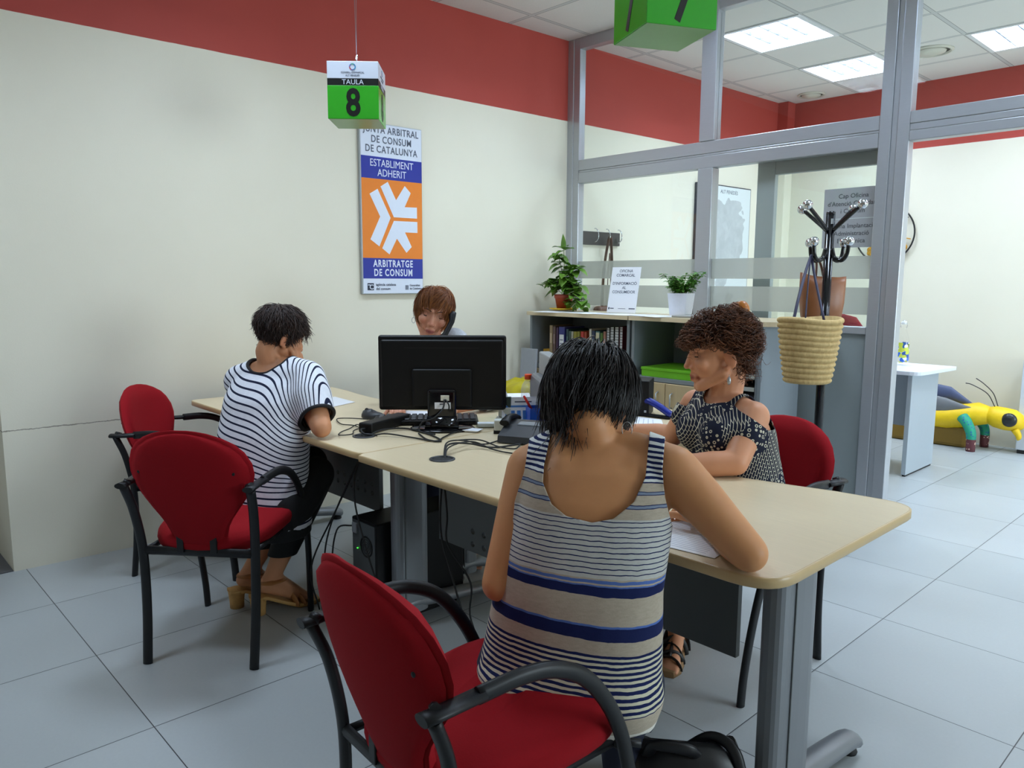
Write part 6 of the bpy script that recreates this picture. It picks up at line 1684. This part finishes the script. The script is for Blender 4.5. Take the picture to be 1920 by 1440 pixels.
traps2 = chain([(n2 + V((0, 0, -.01)), .048), (sR2 + V((0, 0, .01)), .040)]) + chain([(n2 + V((0, 0, -.01)), .048), (sL2 + V((0, 0, .01)), .040)])
make_body(p2, [('l', rings2)] + arm2 + hand2 + leg2 + sandal_foot(aR2, td2) + sandal_foot(aL2, td2) + neck2 + traps2 + head_prims(H_2, .98), H_2, (214, 152, 112), k=.98, voxel=.005, fine=[(wR2 + V((0, 0, .08)), .09), (wL2 + V((.03, .08, 0)), .09)], iters=16)
M2 = NT('striped_viscose'); av = M2.attr('v').outputs['Fac']; co = M2.coord()
fr = M2.math('FRACT', M2.math('ADD', M2.math('DIVIDE', av, .0262), 50.0)); st2 = M2.math('LESS_THAN', fr, .27)
fz = M2.noise(co, 50.0, 3.0)
M2.base(M2.mix(st2, M2.mix(fz, srgb((214, 216, 226)), srgb((236, 238, 246))), srgb((30, 36, 60)))); M2.set(Roughness=.85); M2.b.inputs['Specular IOR Level'].default_value = .15
cuffR = sR2.lerp(eR2, .70)
gr2 = [ring_oval(c_ + off, R2, F2, a, b, p=2.2) for c_, off, a, b in zip(tc2, [V((0, 0, -.012)), V((0, 0, 0)), R2 * .0, R2 * .008, R2 * .01, R2 * .008, V((0, 0, 0)), V((0, 0, 0))], (.185, .190, .190, .192, .188, .168, .132, .078), (.135, .14, .138, .135, .128, .104, .078, .066))]
sl2 = chain([(tc2[5] + R2 * .06, .075), (sR2 + V((0, 0, -.01)), .072), (sR2.lerp(eR2, .45) - R2 * .01, .080), (cuffR, .066)]) + chain([(tc2[4] + R2 * .10, .09), (sR2.lerp(eR2, .5) - R2 * .03 + V((0, 0, -.03)), .075), (cuffR - V((0, 0, .02)), .060)]) + chain([(tc2[5] - R2 * .06, .075), (sL2 + V((0, 0, -.01)), .072), (sL2.lerp(eL2, .5), .075), (sL2.lerp(eL2, .72), .066)])
fold2 = [('c', tc2[3] + R2 * .17 - F2 * .06, .016, tc2[2] + R2 * .10 - F2 * .12, .008), ('c', tc2[2] + R2 * .18 - F2 * .04, .018, tc2[1] + R2 * .12 - F2 * .11, .010), ('c', tc2[1] + R2 * .165 - F2 * .04, .014, tc2[1] + R2 * .06 - F2 * .13 + V((0, 0, -.02)), .008), ('c', tc2[3] - R2 * .12 - F2 * .09, .012, tc2[2] + R2 * .02 - F2 * .13, .006)]
mes, Ps = fuse([('l', gr2)] + sl2 + [(q[0], q[1], q[2] + .011, q[3], q[4] + .011) for q in traps2] + fold2, .006, 14)
# openings: neckline (slanted boat neck), cuffs
axR = np.array((eR2 - sR2).normalized()); cR = np.array(cuffR); axL = np.array((eL2 - sL2).normalized()); cL = np.array(sL2.lerp(eL2, .72))
def open2(P):
    n_ = np.array(n2); d = P - n_; up_ = np.array(V((.0, .0, 1)) + R2 * -.22 - F2 * .30); up_ /= np.linalg.norm(up_)
    h_ = d @ up_; rad = np.linalg.norm(d - np.outer(h_, up_), axis=1)
    neck = np.maximum(rad - .098, -(h_ + .012) )
    cr = -((P - cR) @ axR) + .0 ; near = np.maximum(np.linalg.norm(P - cR, axis=1) - .125, -.055 - (P - cR) @ np.array(R2)) * -1; near = -near
    cuff = np.maximum(cr + .016, near)
    cl = -((P - cL) @ axL) + .016; nearl = np.linalg.norm(P - cL, axis=1) - .13
    return np.minimum(np.minimum(neck, cuff), np.maximum(cl, nearl))
cut_mesh(mes, open2)
Ps = np.array([v.co for v in mes.vertices])
def v2_of(P):
    D = P - np.array(tc2[4]); u = D @ np.array(R2); f_ = D @ np.array(F2)
    ur = np.log1p(np.exp((u - .11) * 30)) / 30; ul = np.log1p(np.exp((-u - .10) * 28)) / 28
    hi_ = np.clip((P[:, 2] - tc2[1].z - .08) / .28, 0, 1)
    return P[:, 2] + 2.0 * ur * hi_ - .42 * ul * hi_ + .03 * u + .005 * np.sin(u * 14 + P[:, 2] * 9)
set_attr(mes, 'v', v2_of(Ps))
shirt2 = thicken(place('shirt', mes, M2.m, p2), .003, 1.0)
M_TRIM = mat('black_jersey', (20, 20, 26), .8)
def rim(me_obj_mesh, fn, tol, name, parent, r, material):
    """ribbed band along the open edges of a garment where fn(P) picks the edge"""
    bm = bmesh.new(); bm.from_mesh(me_obj_mesh); ed = [e for e in bm.edges if e.is_boundary and fn((e.verts[0].co + e.verts[1].co) / 2)]
    nb = {}
    for e in ed:
        a, b = e.verts; nb.setdefault(a, []).append(b); nb.setdefault(b, []).append(a)
    mb = MB(); seen = set()
    for s in list(nb):
        if s in seen: continue
        loop = [s]; seen.add(s); cur = s
        while True:
            nx = [x for x in nb[cur] if x not in seen]
            if not nx: break
            cur = nx[0]; seen.add(cur); loop.append(cur)
        if len(loop) < 34: continue
        pts = [v.co.copy() for v in loop]
        for _ in range(6): pts = [(pts[i - 1] + pts[i] * 2 + pts[(i + 1) % len(pts)]) / 4 for i in range(len(pts))]
        mb.tube(pts[::2], r[0], r[1], n=8, closed=True)
    bm.free(); return mb.build(name, material, parent)
loc_n = n2 - V(p2.location); loc_c = cuffR - V(p2.location)
rim(mes, lambda p: (p - loc_n).length < .16, 0, 'neck_trim', shirt2, (.007, .005), M_TRIM)
rim(mes, lambda p: (p - loc_c).length < .14, 0, 'cuff_trim', shirt2, (.009, .007), M_TRIM)
mep, _ = fuse([(q[0], q[1], q[2] + .012, q[3], q[4] + .012) for q in leg2] + [('l', [ring_oval(tc2[0] + V((0, 0, dz)), R2, F2, .18, .13) for dz in (-.05, .0, .05)])], .007, 10)
aM = (V(aR2) + V(aL2)) / 2
cut_mesh(mep, lambda P: P[:, 2] - .235); thicken(place('trousers', mep, mat('black_trousers', (14, 14, 18), .8), p2), .003, 1.0)
M_SAND = mat('tan_sandal_leather', (176, 116, 64), .5, var=.12, scale=30); M_CORK = mat('cork_sole', (206, 160, 96), .7, var=.12, scale=90)
for a in (aR2, aL2):
    d = V((td2.x, td2.y, 0)).normalized(); s = right_of(d); b0 = V((a.x, a.y, 0))
    mb = MB(); mb.loft([[b0 - d * .062 + s * x * .033 * w + d * y * .034 * w for x, y in ((-1, -1), (1, -1), (1, 1), (-1, 1))] and [b0 - d * .060 + s * (.034 * w * math.cos(q)) + d * (.034 * w * math.sin(q)) + V((0, 0, z_)) for q in np.linspace(0, 2 * math.pi, 17)[:-1]] for w, z_ in ((.82, 0), (.86, .03), (1.0, .072), (1.05, .078))])
    mb.loft([[b0 + d * yy + s * (.040 * w * math.cos(q)) + V((0, 0, zz + hh * (1 if math.sin(q) > 0 else 0))) for q in np.linspace(.2, 2 * math.pi + .2, 13)[:-1]] for yy, w, zz, hh in ((-.09, .75, .066, .014), (-.03, .85, .062, .014), (.05, .9, .022, .014), (.10, 1.1, .002, .016), (.16, 1.05, .001, .015), (.19, .6, .001, .014))])
    mb.bm.transform(Matrix.Translation(-V(p2.location))); so = mb.build('sandal', M_CORK, p2)
    mb = MB()
    mb.tube([a - V((0, 0, .012)) + s * (.040 * math.cos(q)) + d * (.046 * math.sin(q)) for q in np.linspace(0, 2 * math.pi, 25)[:-1]], .013, .003, n=8, closed=True, up=None)
    for yy, rr_, z_ in ((.105, .040, .045), (.075, .040, .058)): mb.tube([b0 + d * (yy + .01 * math.cos(q * 2)) + s * (rr_ * math.cos(q)) + V((0, 0, .012 + (z_ - .005) * math.sin(q))) for q in np.linspace(0, math.pi, 13)], .004, .012, n=8)
    mb.bm.transform(Matrix.Translation(-V(p2.location))); mb.build('strap', M_SAND, so)
M_HAIR2 = hair_mat('brown_hair', (28, 17, 14), (62, 38, 26), (40, 22, 20), rough=.45)
make_hair(p2, H_2, M_HAIR2, 2400, hair_region(.078, .03, -.008, -.09), whorl_flow((0.0, -.04, .12), fwd=.22, left=.12, down=.15), lambda p: .040 + (.040 if p[2] > .06 else .010 if p[2] > 0 else .006), seed=5, layers=(.004, .016), r=.0016, jitter=.40, k=.98, cap_off=.004)

# ================================================================ 3: patterned sleeveless top, profile
p3 = thing('person', 'person in a dark patterned sleeveless top with curly pinned-up hair, seen in profile', 'person', (-1.33, 2.36, 0))
F3 = H2(-.36, -.93); R3_ = right_of(F3)
TR3 = [((1392, 985), 2.56, .165, .12), ((1388, 945), 2.56, .172, .125), ((1382, 890), 2.545, .150, .112), ((1374, 845), 2.54, .146, .112), ((1366, 800), 2.54, .152, .112), ((1362, 775), 2.545, .150, .095), ((1358, 757), 2.55, .115, .070), ((1355, 744), 2.555, .062, .055)]
tc3 = [pt(q[0][0], q[0][1], q[1]) for q in TR3]
rings3 = [ring_oval(c_, R3_, F3, q[2], q[3]) for c_, q in zip(tc3, TR3)]
sL3, sR3 = pt(1412, 782, 2.44), pt(1305, 757, 2.68)
eL3 = V((-1.205, 2.085, .783)); wL3 = V((-1.385, 1.915, .768)); eR3 = pt(1262, 812, 2.76); eR3.z = .785; wR3 = V((-1.775, 2.325, .770))
H3 = head_matrix(pt(1349, 664, 2.53), (-.755, -.65, -.10), roll=R(0))
n3 = pt(1356, 745, 2.555)
arm3 = chain([(tc3[5] - R3_ * .09, .050), (sL3, .053), (sL3.lerp(eL3, .4), .047), (eL3, .040), (eL3.lerp(wL3, .3), .041), (eL3.lerp(wL3, .8), .030), (wL3, .026)]) + chain([(tc3[5] + R3_ * .09, .050), (sR3, .052), (sR3.lerp(eR3, .4), .046), (eR3, .039), (eR3.lerp(wR3, .4), .039), (wR3, .026)])
hand3 = hand_prims(wL3, V((-.7, -.72, -.05)), V((0.1, 0, 1)), 1, curl=.35, k=.95) + hand_prims(wR3, V((-.93, -.35, -.03)), V((0, 0, 1)), -1, curl=.35, k=.95)
hR3, hL3 = tc3[1] + R3_ * .09, tc3[1] - R3_ * .09
kR3, kL3 = V((-1.60, 2.06, .53)), V((-1.42, 1.98, .53)); aR3, aL3 = V((-1.64, 2.22, .085)), V((-1.50, 2.24, .085))
leg3 = chain([(hR3, .10), (hR3.lerp(kR3, .5), .083), (kR3, .058), (kR3.lerp(aR3, .35), .052), (aR3, .034)]) + chain([(hL3, .10), (hL3.lerp(kL3, .5), .083), (kL3, .058), (kL3.lerp(aL3, .35), .052), (aL3, .034)])
foot3 = foot_prims(aR3, (.35, -.93, 0)) + foot_prims(aL3, (.42, -.9, 0))
neck3 = chain([(n3 + V((0, 0, -.03)), .058), (H3 @ V((0, -.028, -.08)), .052), (H3 @ V((0, -.02, -.03)), .054)])
traps3 = chain([(n3 + V((0, 0, -.012)), .047), (sL3 + V((0, 0, .008)), .040)]) + chain([(n3 + V((0, 0, -.012)), .047), (sR3 + V((0, 0, .008)), .040)])
bust3 = [('e', tc3[4] + F3 * .075 - R3_ * .065 - V((0, 0, .015)), (.062, .062, .062)), ('e', tc3[4] + F3 * .075 + R3_ * .065 - V((0, 0, .015)), (.062, .062, .062))]
make_body(p3, [('l', rings3)] + arm3 + hand3 + leg3 + foot3 + neck3 + traps3 + bust3 + head_prims(H3, 1.0), H3, (216, 154, 118), voxel=.0038, fine=[(wL3 + V((-.05, -.05, 0)), .09), (wR3 + V((-.08, -.02, 0)), .09)], iters=16, lid=.78, cheek=.13)
def print_mat():
    t = NT('geometric_print'); co = t.coord()
    v = t.mapping(co, scale=(1, 1, 1), rot=(.4, .3, .2))
    vr = t.add('ShaderNodeTexVoronoi'); t.link(v, vr.inputs['Vector']); vr.inputs['Scale'].default_value = 62.0; vr.inputs['Randomness'].default_value = .35
    d = vr.outputs['Distance']; ring = t.math('MULTIPLY', t.math('GREATER_THAN', d, .20), t.math('LESS_THAN', d, .36))
    br = t.add('ShaderNodeTexBrick'); t.link(t.mapping(co, rot=(.9, .6, .75)), br.inputs['Vector']); br.inputs['Scale'].default_value = 32.0; br.inputs['Mortar Size'].default_value = .026; br.inputs['Mortar Smooth'].default_value = .2
    br.inputs['Color1'].default_value = (0, 0, 0, 1); br.inputs['Color2'].default_value = (0, 0, 0, 1); br.inputs['Mortar'].default_value = (1, 1, 1, 1)
    which = t.math('GREATER_THAN', t.noise(co, 7.0, 1.0), .54)
    f = t.math('ADD', t.math('MULTIPLY', ring, t.math('SUBTRACT', 1.0, which)), t.math('MULTIPLY', t.math('GREATER_THAN', br.outputs['Fac'], .5), which))
    n_ = t.noise(co, 30.0)
    tint = t.mix(n_, srgb((176, 168, 140)), srgb((226, 222, 206)))
    t.base(t.mix(f, srgb((24, 28, 48)), tint)); t.set(Roughness=.75); t.b.inputs['Specular IOR Level'].default_value = .2; return t.m
gr3 = [ring_oval(c_, R3_, F3, a + .012, b + .012) for c_, (q_, d_, a, b) in zip(tc3, TR3)]
meo, Po = fuse([('l', gr3)] + [(q[0], q[1], q[2] + .007, q[3], q[4] + .007) for q in traps3 + arm3[:2] + arm3[6:8]] + [('e', q[1], tuple(a + .010 for a in q[2])) for q in bust3] + [('c', tc3[3] + F3 * .11 - R3_ * .03, .014, tc3[2] + F3 * .10 - R3_ * .08, .012), ('c', tc3[4] + F3 * .10, .010, tc3[3] + F3 * .115 + R3_ * .02, .012)], .0048, 12)
poly3 = [(1318, 700), (1302, 724), (1299, 745), (1296, 765), (1290, 790), (1278, 815), (1270, 860), (1270, 1000), (1500, 1000), (1480, 900), (1462, 850), (1447, 815), (1437, 785), (1422, 757), (1395, 737), (1381, 728), (1379, 715), (1392, 700), (1410, 690), (1430, 720), (1470, 780), (1520, 1040), (1240, 1040), (1240, 700)]
# front: kept between a round neckline and the two arm holes
def open3(P):
    D = P - np.array(tc3[5]); u = D @ np.array(R3_); f_ = D @ np.array(F3); z_ = P[:, 2]
    zn = np.array(n3)[2]
    inner = np.where(f_ > -.01, .062 + .0 * u, .058); neckz = zn - .038 - .030 * np.clip(f_ / .08, 0, 1) * (1 - np.clip(np.abs(u) / .075, 0, 1) ** 2)
    r_ = np.sqrt((u / .070) ** 2 + ((f_ - .004) / .075) ** 2) - 1
    neck = np.maximum(r_ * .07, neckz - z_)
    arm = np.full(len(P), 1.0)
    for sh_, el_, sg in ((sL3, eL3, -1), (sR3, eR3, 1)):
        a_ = np.array(sh_ + R3_ * (sg * .025) + V((0, 0, .01))); b_ = np.array(el_); ab = b_ - a_; t_ = np.clip(((P - a_) @ ab) / (ab @ ab), 0, 1)
        arm = np.minimum(arm, np.linalg.norm(P - a_ - t_[:, None] * ab, axis=1) - (.080 - .20 * t_))
    return np.minimum(neck, arm)
cut_mesh(meo, open3)
thicken(place('sleeveless_top', meo, print_mat(), p3), .003, 1.0)
mep, _ = fuse([(q[0], q[1], q[2] + .012, q[3], q[4] + .012) for q in leg3] + [('l', [ring_oval(tc3[0] + V((0, 0, dz)), R3_, F3, .178, .132) for dz in (-.05, .0, .06)])], .007, 10)
cut_mesh(mep, lambda P: P[:, 2] - .20); thicken(place('trousers', mep, mat('dark_blue_trousers', (26, 32, 54), .85), p3), .003, 1.0)
M_BSAND = mat('black_sandal', (20, 18, 18), .45); M_SOLE = mat('tan_sole', (150, 116, 78), .7)
for a, td in ((aR3, V((.35, -.93, 0))), (aL3, V((.42, -.9, 0)))):
    d = td.normalized(); s = right_of(d); b0 = V((a.x, a.y, 0))
    mb = MB(); mb.loft([[b0 + d * yy + s * (.043 * w * math.cos(q)) + V((0, 0, .0 + (.022 if math.sin(q) > 0 else 0.001))) for q in np.linspace(.2, 2 * math.pi + .2, 13)[:-1]] for yy, w in ((-.08, .6), (-.05, .8), (.03, .85), (.10, 1.08), (.16, 1.05), (.20, .6))])
    mb.bm.transform(Matrix.Translation(-V(p3.location))); so = mb.build('sandal', M_SOLE, p3)
    mb = MB()
    for yy, h_, sk in ((-.0, .105, 0), (.055, .075, .02), (.085, .062, -.02), (.125, .050, .015), (.15, .044, -.01)): mb.tube([b0 + d * (yy + sk * math.cos(q)) + s * (.043 * math.cos(q)) + V((0, 0, .012 + h_ * math.sin(q) * .9)) for q in np.linspace(0, math.pi, 13)], .003, .009, n=8)
    mb.tube(catmull([b0 + d * .0 + V((0, 0, .105)), b0 + d * .07 + V((0, 0, .072)), b0 + d * .15 + V((0, 0, .050))], 5), .007, .004, n=8)
    mb.bm.transform(Matrix.Translation(-V(p3.location))); mb.build('strap', M_BSAND, so)
M_HAIR3 = hair_mat('curly_brown_hair', (38, 22, 15), (112, 64, 34), (140, 82, 40), rough=.55)
def flow3(p):
    up_ = np.array([0, -.075, .115]) - p
    if p[1] > .035 + .03 * math.sin(p[0] * 420 + p[2] * 300) and p[2] > .045: return np.array([p[0] * 3, 1.0, -.85])            # fringe falls forward
    if p[2] < -.02: return np.array([0, -.4, -1.0])                                   # loose curls on the neck
    return up_ / (np.linalg.norm(up_) + 1e-6) + np.array([0, -.25, -.1])
# bun
rng = np.random.default_rng(8); ev, ef, er = [], [], []
bc_ = np.array([.012, -.070, .132])
for s in range(150):
    a0 = rng.uniform(0, 6.28); tilt = rng.normal(size=3) * .5; rr0 = rng.uniform(.022, .036); pth = []
    ax = np.array([.2, -.6, .75]) + tilt * .5; ax /= np.linalg.norm(ax); e1 = np.cross(ax, [1, 0, 0]); e1 /= np.linalg.norm(e1); e2 = np.cross(ax, e1)
    for i in range(11):
        a = a0 + i * .33; pth.append(bc_ + (e1 * math.cos(a) + e2 * math.sin(a)) * rr0 + ax * (rng.uniform(-.001, .001) + .012 * math.sin(a * .7 + s)))
    b0 = len(ev)
    for i, q in enumerate(pth):
        t = pth[min(i + 1, 10)] - pth[max(i - 1, 0)]; t /= np.linalg.norm(t); a_ = np.cross(t, [.3, .2, .9]); a_ /= np.linalg.norm(a_); b_ = np.cross(t, a_)
        for w in (0, 2.0944, 4.1888): ev.append(q + (a_ * math.cos(w) + b_ * math.sin(w)) * .0022); er.append(.75 + .25 * rng.random())
    for i in range(10):
        for j in range(3): ef.append([b0 + 3 * i + j, b0 + 3 * i + (j + 1) % 3, b0 + 3 * i + 3 + (j + 1) % 3, b0 + 3 * i + 3 + j])
make_hair(p3, H3, M_HAIR3, 2600, hair_region(.074, .040, .018, -.075), flow3, lambda p: .095 if p[1] > .035 else (.075 if p[2] < -.02 else .06), seed=9, layers=(.008, .034), r=.0015, jitter=.40, curl=.009, curlf=200, extra=(ev, ef, er), cap_off=.003, step=.006)
M_CLIP = mat('amber_hair_clip', (186, 112, 40), .3, var=.25, scale=30)
mb = MB(); mb.ball((0, 0, 0), (.022, .026, .030), 10); mb.bm.transform(Matrix.Translation(V(H3 @ V((.0, -.080, .140))) - V(p3.location)) @ H3.to_3x3().to_4x4()); mb.build('hair_clip', M_CLIP, p3)
for s in (-1, 1):
    e = H3 @ V((s * .081, -.014, -.066)); mb = MB(); mb.ball(e + V((0, 0, -.014)), (.006, .006, .014), 8); mb.tube([e + V((0, 0, .006)), e + V((0, 0, -.004))], .0012, n=6); mb.bm.transform(Matrix.Translation(-V(p3.location))); mb.build('earring', M_SILVER, p3)

# ================================================================ 4: on the phone behind the monitor
p4 = thing('person', 'person with auburn fringe clamping a phone on the shoulder, behind the monitor', 'person', (-3.02, 2.42, 0))
F4 = H2(.80, -.60); R4_ = right_of(F4)
hc4 = pt(812, 587, 3.60)
H4 = head_matrix(hc4, (FWD * -1 + RIGHT * .10 + UP * -.34), roll=R(-13))
n4 = pt(812, 652, 3.70); pel4 = V((-3.04, 2.43, .53))
zz4 = [(.50, .165, .12), (.56, .17, .125), (.70, .145, .11), (.82, .145, .105), (.93, .155, .105), (n4.z - .07, .150, .085), (n4.z - .035, .11, .062), (n4.z - .01, .062, .055)]
tc4 = [pel4.lerp(V((n4.x, n4.y, n4.z)), min(1, max(0, (z_ - .50) / (n4.z - .50))) ** 1.3) for z_, a, b in zz4]
for c_, q in zip(tc4, zz4): c_.z = q[0]
rings4 = [ring_oval(c_, R4_, F4, q[1], q[2]) for c_, q in zip(tc4, zz4)]
sL4 = pt(852, 642, 3.66); sR4 = tc4[5] + R4_ * .165 + V((0, 0, -.015))
eL4, wL4 = V((-2.62, 2.36, .80)), V((-2.62, 2.12, .775)); eR4, wR4 = V((-3.06, 2.12, .80)), V((-2.86, 1.98, .775))
arm4 = chain([(tc4[5] - R4_ * .08, .05), (sL4, .054), (sL4.lerp(eL4, .5), .046), (eL4, .039), (eL4.lerp(wL4, .35), .039), (wL4, .026)]) + chain([(tc4[5] + R4_ * .08, .05), (sR4, .052), (sR4.lerp(eR4, .5), .046), (eR4, .039), (eR4.lerp(wR4, .35), .039), (wR4, .026)])
hand4 = hand_prims(wL4, (-.1, -.95, -.05), (0, 0, 1), -1, curl=.4, k=.93) + hand_prims(wR4, (.75, -.6, -.05), (0, 0, 1), 1, curl=.3, k=.93)
hR4, hL4 = tc4[1] + R4_ * .09, tc4[1] - R4_ * .09
kR4, kL4 = hR4 + F4 * .36 + V((0, 0, .0)), hL4 + F4 * .36; aR4, aL4 = V((kR4.x, kR4.y, .09)) - F4 * .05, V((kL4.x, kL4.y, .09)) - F4 * .05
leg4 = chain([(hR4, .10), (kR4, .06), (kR4.lerp(aR4, .35), .054), (aR4, .034)]) + chain([(hL4, .10), (kL4, .06), (kL4.lerp(aL4, .35), .054), (aL4, .034)])
neck4 = chain([(n4 + V((0, 0, -.03)), .056), (H4 @ V((0, -.03, -.08)), .050), (H4 @ V((0, -.02, -.03)), .052)])
traps4 = chain([(n4 + V((0, 0, -.015)), .046), (sL4 + V((0, 0, .008)), .042)]) + chain([(n4 + V((0, 0, -.015)), .046), (sR4 + V((0, 0, .008)), .040)])
make_body(p4, [('l', rings4)] + arm4 + hand4 + leg4 + foot_prims(aR4, F4) + foot_prims(aL4, F4) + neck4 + traps4 + head_prims(H4, .98), H4, (222, 160, 132), k=.98, voxel=.0042, fine=[(wL4 + V((0, -.08, 0)), .09), (wR4 + V((.06, -.05, 0)), .09)], iters=14, lid=.92, cheek=.16, lip=(168, 84, 88))
def knit():
    t = NT('grey_melange_knit'); co = t.coord(); f = t.noise(co, 90.0, 4.0, .75); g = t.noise(co, 22.0, 2.0)
    c_ = t.mix(f, srgb((150, 154, 162)), srgb((226, 228, 232))); t.base(t.mix(t.math('MULTIPLY', g, .3), c_, srgb((120, 124, 134)))); t.set(Roughness=.95); t.bump(f, .6, .003); return t.m
mek, Pk = fuse([('l', [ring_oval(c_, R4_, F4, q[1] + .014, q[2] + .014) for c_, q in zip(tc4, zz4)])] + [(q[0], q[1], q[2] + .014, q[3], q[4] + .014) for q in arm4[:4] + arm4[5:9] + traps4], .006, 12)
def open4(P):
    D = P - np.array(n4); h_ = D[:, 2]; r_ = np.linalg.norm(D[:, :2] - np.array([F4.x, F4.y]) * .02, axis=1)
    cl = np.minimum(np.linalg.norm(P - np.array(eL4.lerp(wL4, .5)), axis=1), np.linalg.norm(P - np.array(eR4.lerp(wR4, .5)), axis=1)) - .06
    return np.minimum(np.maximum(r_ - .085, -(h_ + .055)), cl)
cut_mesh(mek, open4); thicken(place('sweater', mek, knit(), p4), .004, 1.0)
mb = MB(); mb.tube(catmull([n4 + R4_ * .075 + V((0, 0, .005)), n4 + R4_ * .085 + F4 * .04 + V((0, 0, -.03)), n4 + R4_ * .06 + F4 * .09 + V((0, 0, -.09))], 5), .006, n=8); mb.bm.transform(Matrix.Translation(-V(p4.location))); mb.build('scarf_cord', M_TRIM, p4)
mep, _ = fuse([(q[0], q[1], q[2] + .012, q[3], q[4] + .012) for q in leg4] + [('l', [ring_oval(tc4[0] + V((0, 0, dz)), R4_, F4, .178, .132) for dz in (-.05, .0, .06)])], .008, 8)
cut_mesh(mep, lambda P: P[:, 2] - .14); thicken(place('trousers', mep, bpy.data.materials['dark_blue_trousers'], p4), .003, 1.0)
M_HAIR4 = hair_mat('auburn_hair', (104, 54, 22), (176, 108, 46), (136, 74, 30), rough=.40)
def flow4(p):
    if p[1] > .02 and p[2] > .045: return np.array([.75 if p[0] < .02 else -.25, .55, -.9])
    d = p - np.array([0.015, -.03, .125]); d = d / (np.linalg.norm(d) + 1e-6); return d + np.array([0, 0.05, -.55])
def len4(p):
    if p[1] > .02 and p[2] > .045: return .062 if p[0] > -.03 else .085
    return .12 if p[2] > .02 else .06
make_hair(p4, H4, M_HAIR4, 2300, hair_region(.074, .022, -.005, -.075), flow4, len4, seed=12, layers=(.004, .018), r=.0013, jitter=.14, k=.98, cap_off=.004, down=.04)
mb = MB(); e = H4 @ V((-.080, -.014, -.055)) ; 
er4 = H4 @ V((.082, -.014, -.058))
for e in (er4,): mb.tube([e + RIGHT * (.008 * math.cos(a)) + UP * (.013 * math.sin(a)) for a in np.linspace(0, 2 * math.pi, 17)[:-1]], .0011, n=6, closed=True)
mb.bm.transform(Matrix.Translation(-V(p4.location))); mb.build('earring', M_SILVER, p4)
# handset between cheek and shoulder
ha, hb_ = pt(848, 592, 3.545), pt(824, 638, 3.50)
hs4 = thing('phone_handset', 'dark grey phone handset clamped between cheek and raised shoulder', 'phone', tuple((ha + hb_) / 2))
mb = MB(); A_, B__ = ha - (ha + hb_) / 2, hb_ - (ha + hb_) / 2; ax_ = (B__ - A_).normalized()
mb.tube([A_ - ax_ * .02, A_, A_.lerp(B__, .25) + RIGHT * .012, A_.lerp(B__, .75) + RIGHT * .012, B__, B__ + ax_ * .03], [.012, .017, .013, .013, .017, .012], [.010, .015, .010, .010, .015, .010], n=12); mb.build('handset_body', bpy.data.materials['black_plastic'], hs4)
ocb = copy_tree(ch0); ocb.location = (-3.04, 2.40, 0); ocb.rotation_euler = (0, 0, heading(F4) + math.pi * 0); ocb['label'] = 'red armchair under the person on the phone, hidden by the monitor'
ocb.location = tuple(V((-3.03, 2.42, 0)))

# ---------------------------------------------------------------- bring every empty root to the base of its thing
def rebase(root):
    ms = []
    def walk(o):
        for ch in [x for x in bpy.data.objects if x.parent == o]:
            if ch.type == 'MESH': ms.append(ch)
            walk(ch)
    walk(root)
    P = [v.co for o in ms for v in o.data.vertices]
    c_ = V(((min(p.x for p in P) + max(p.x for p in P)) / 2, (min(p.y for p in P) + max(p.y for p in P)) / 2, min(p.z for p in P)))
    for o in ms: o.data.transform(Matrix.Translation(-c_))
    root.location = c_
for o in list(SC.objects):
    if o.parent is None and o.type == 'EMPTY' and V(o.location).length < 1e-6 and not o.rotation_euler.z: rebase(o)
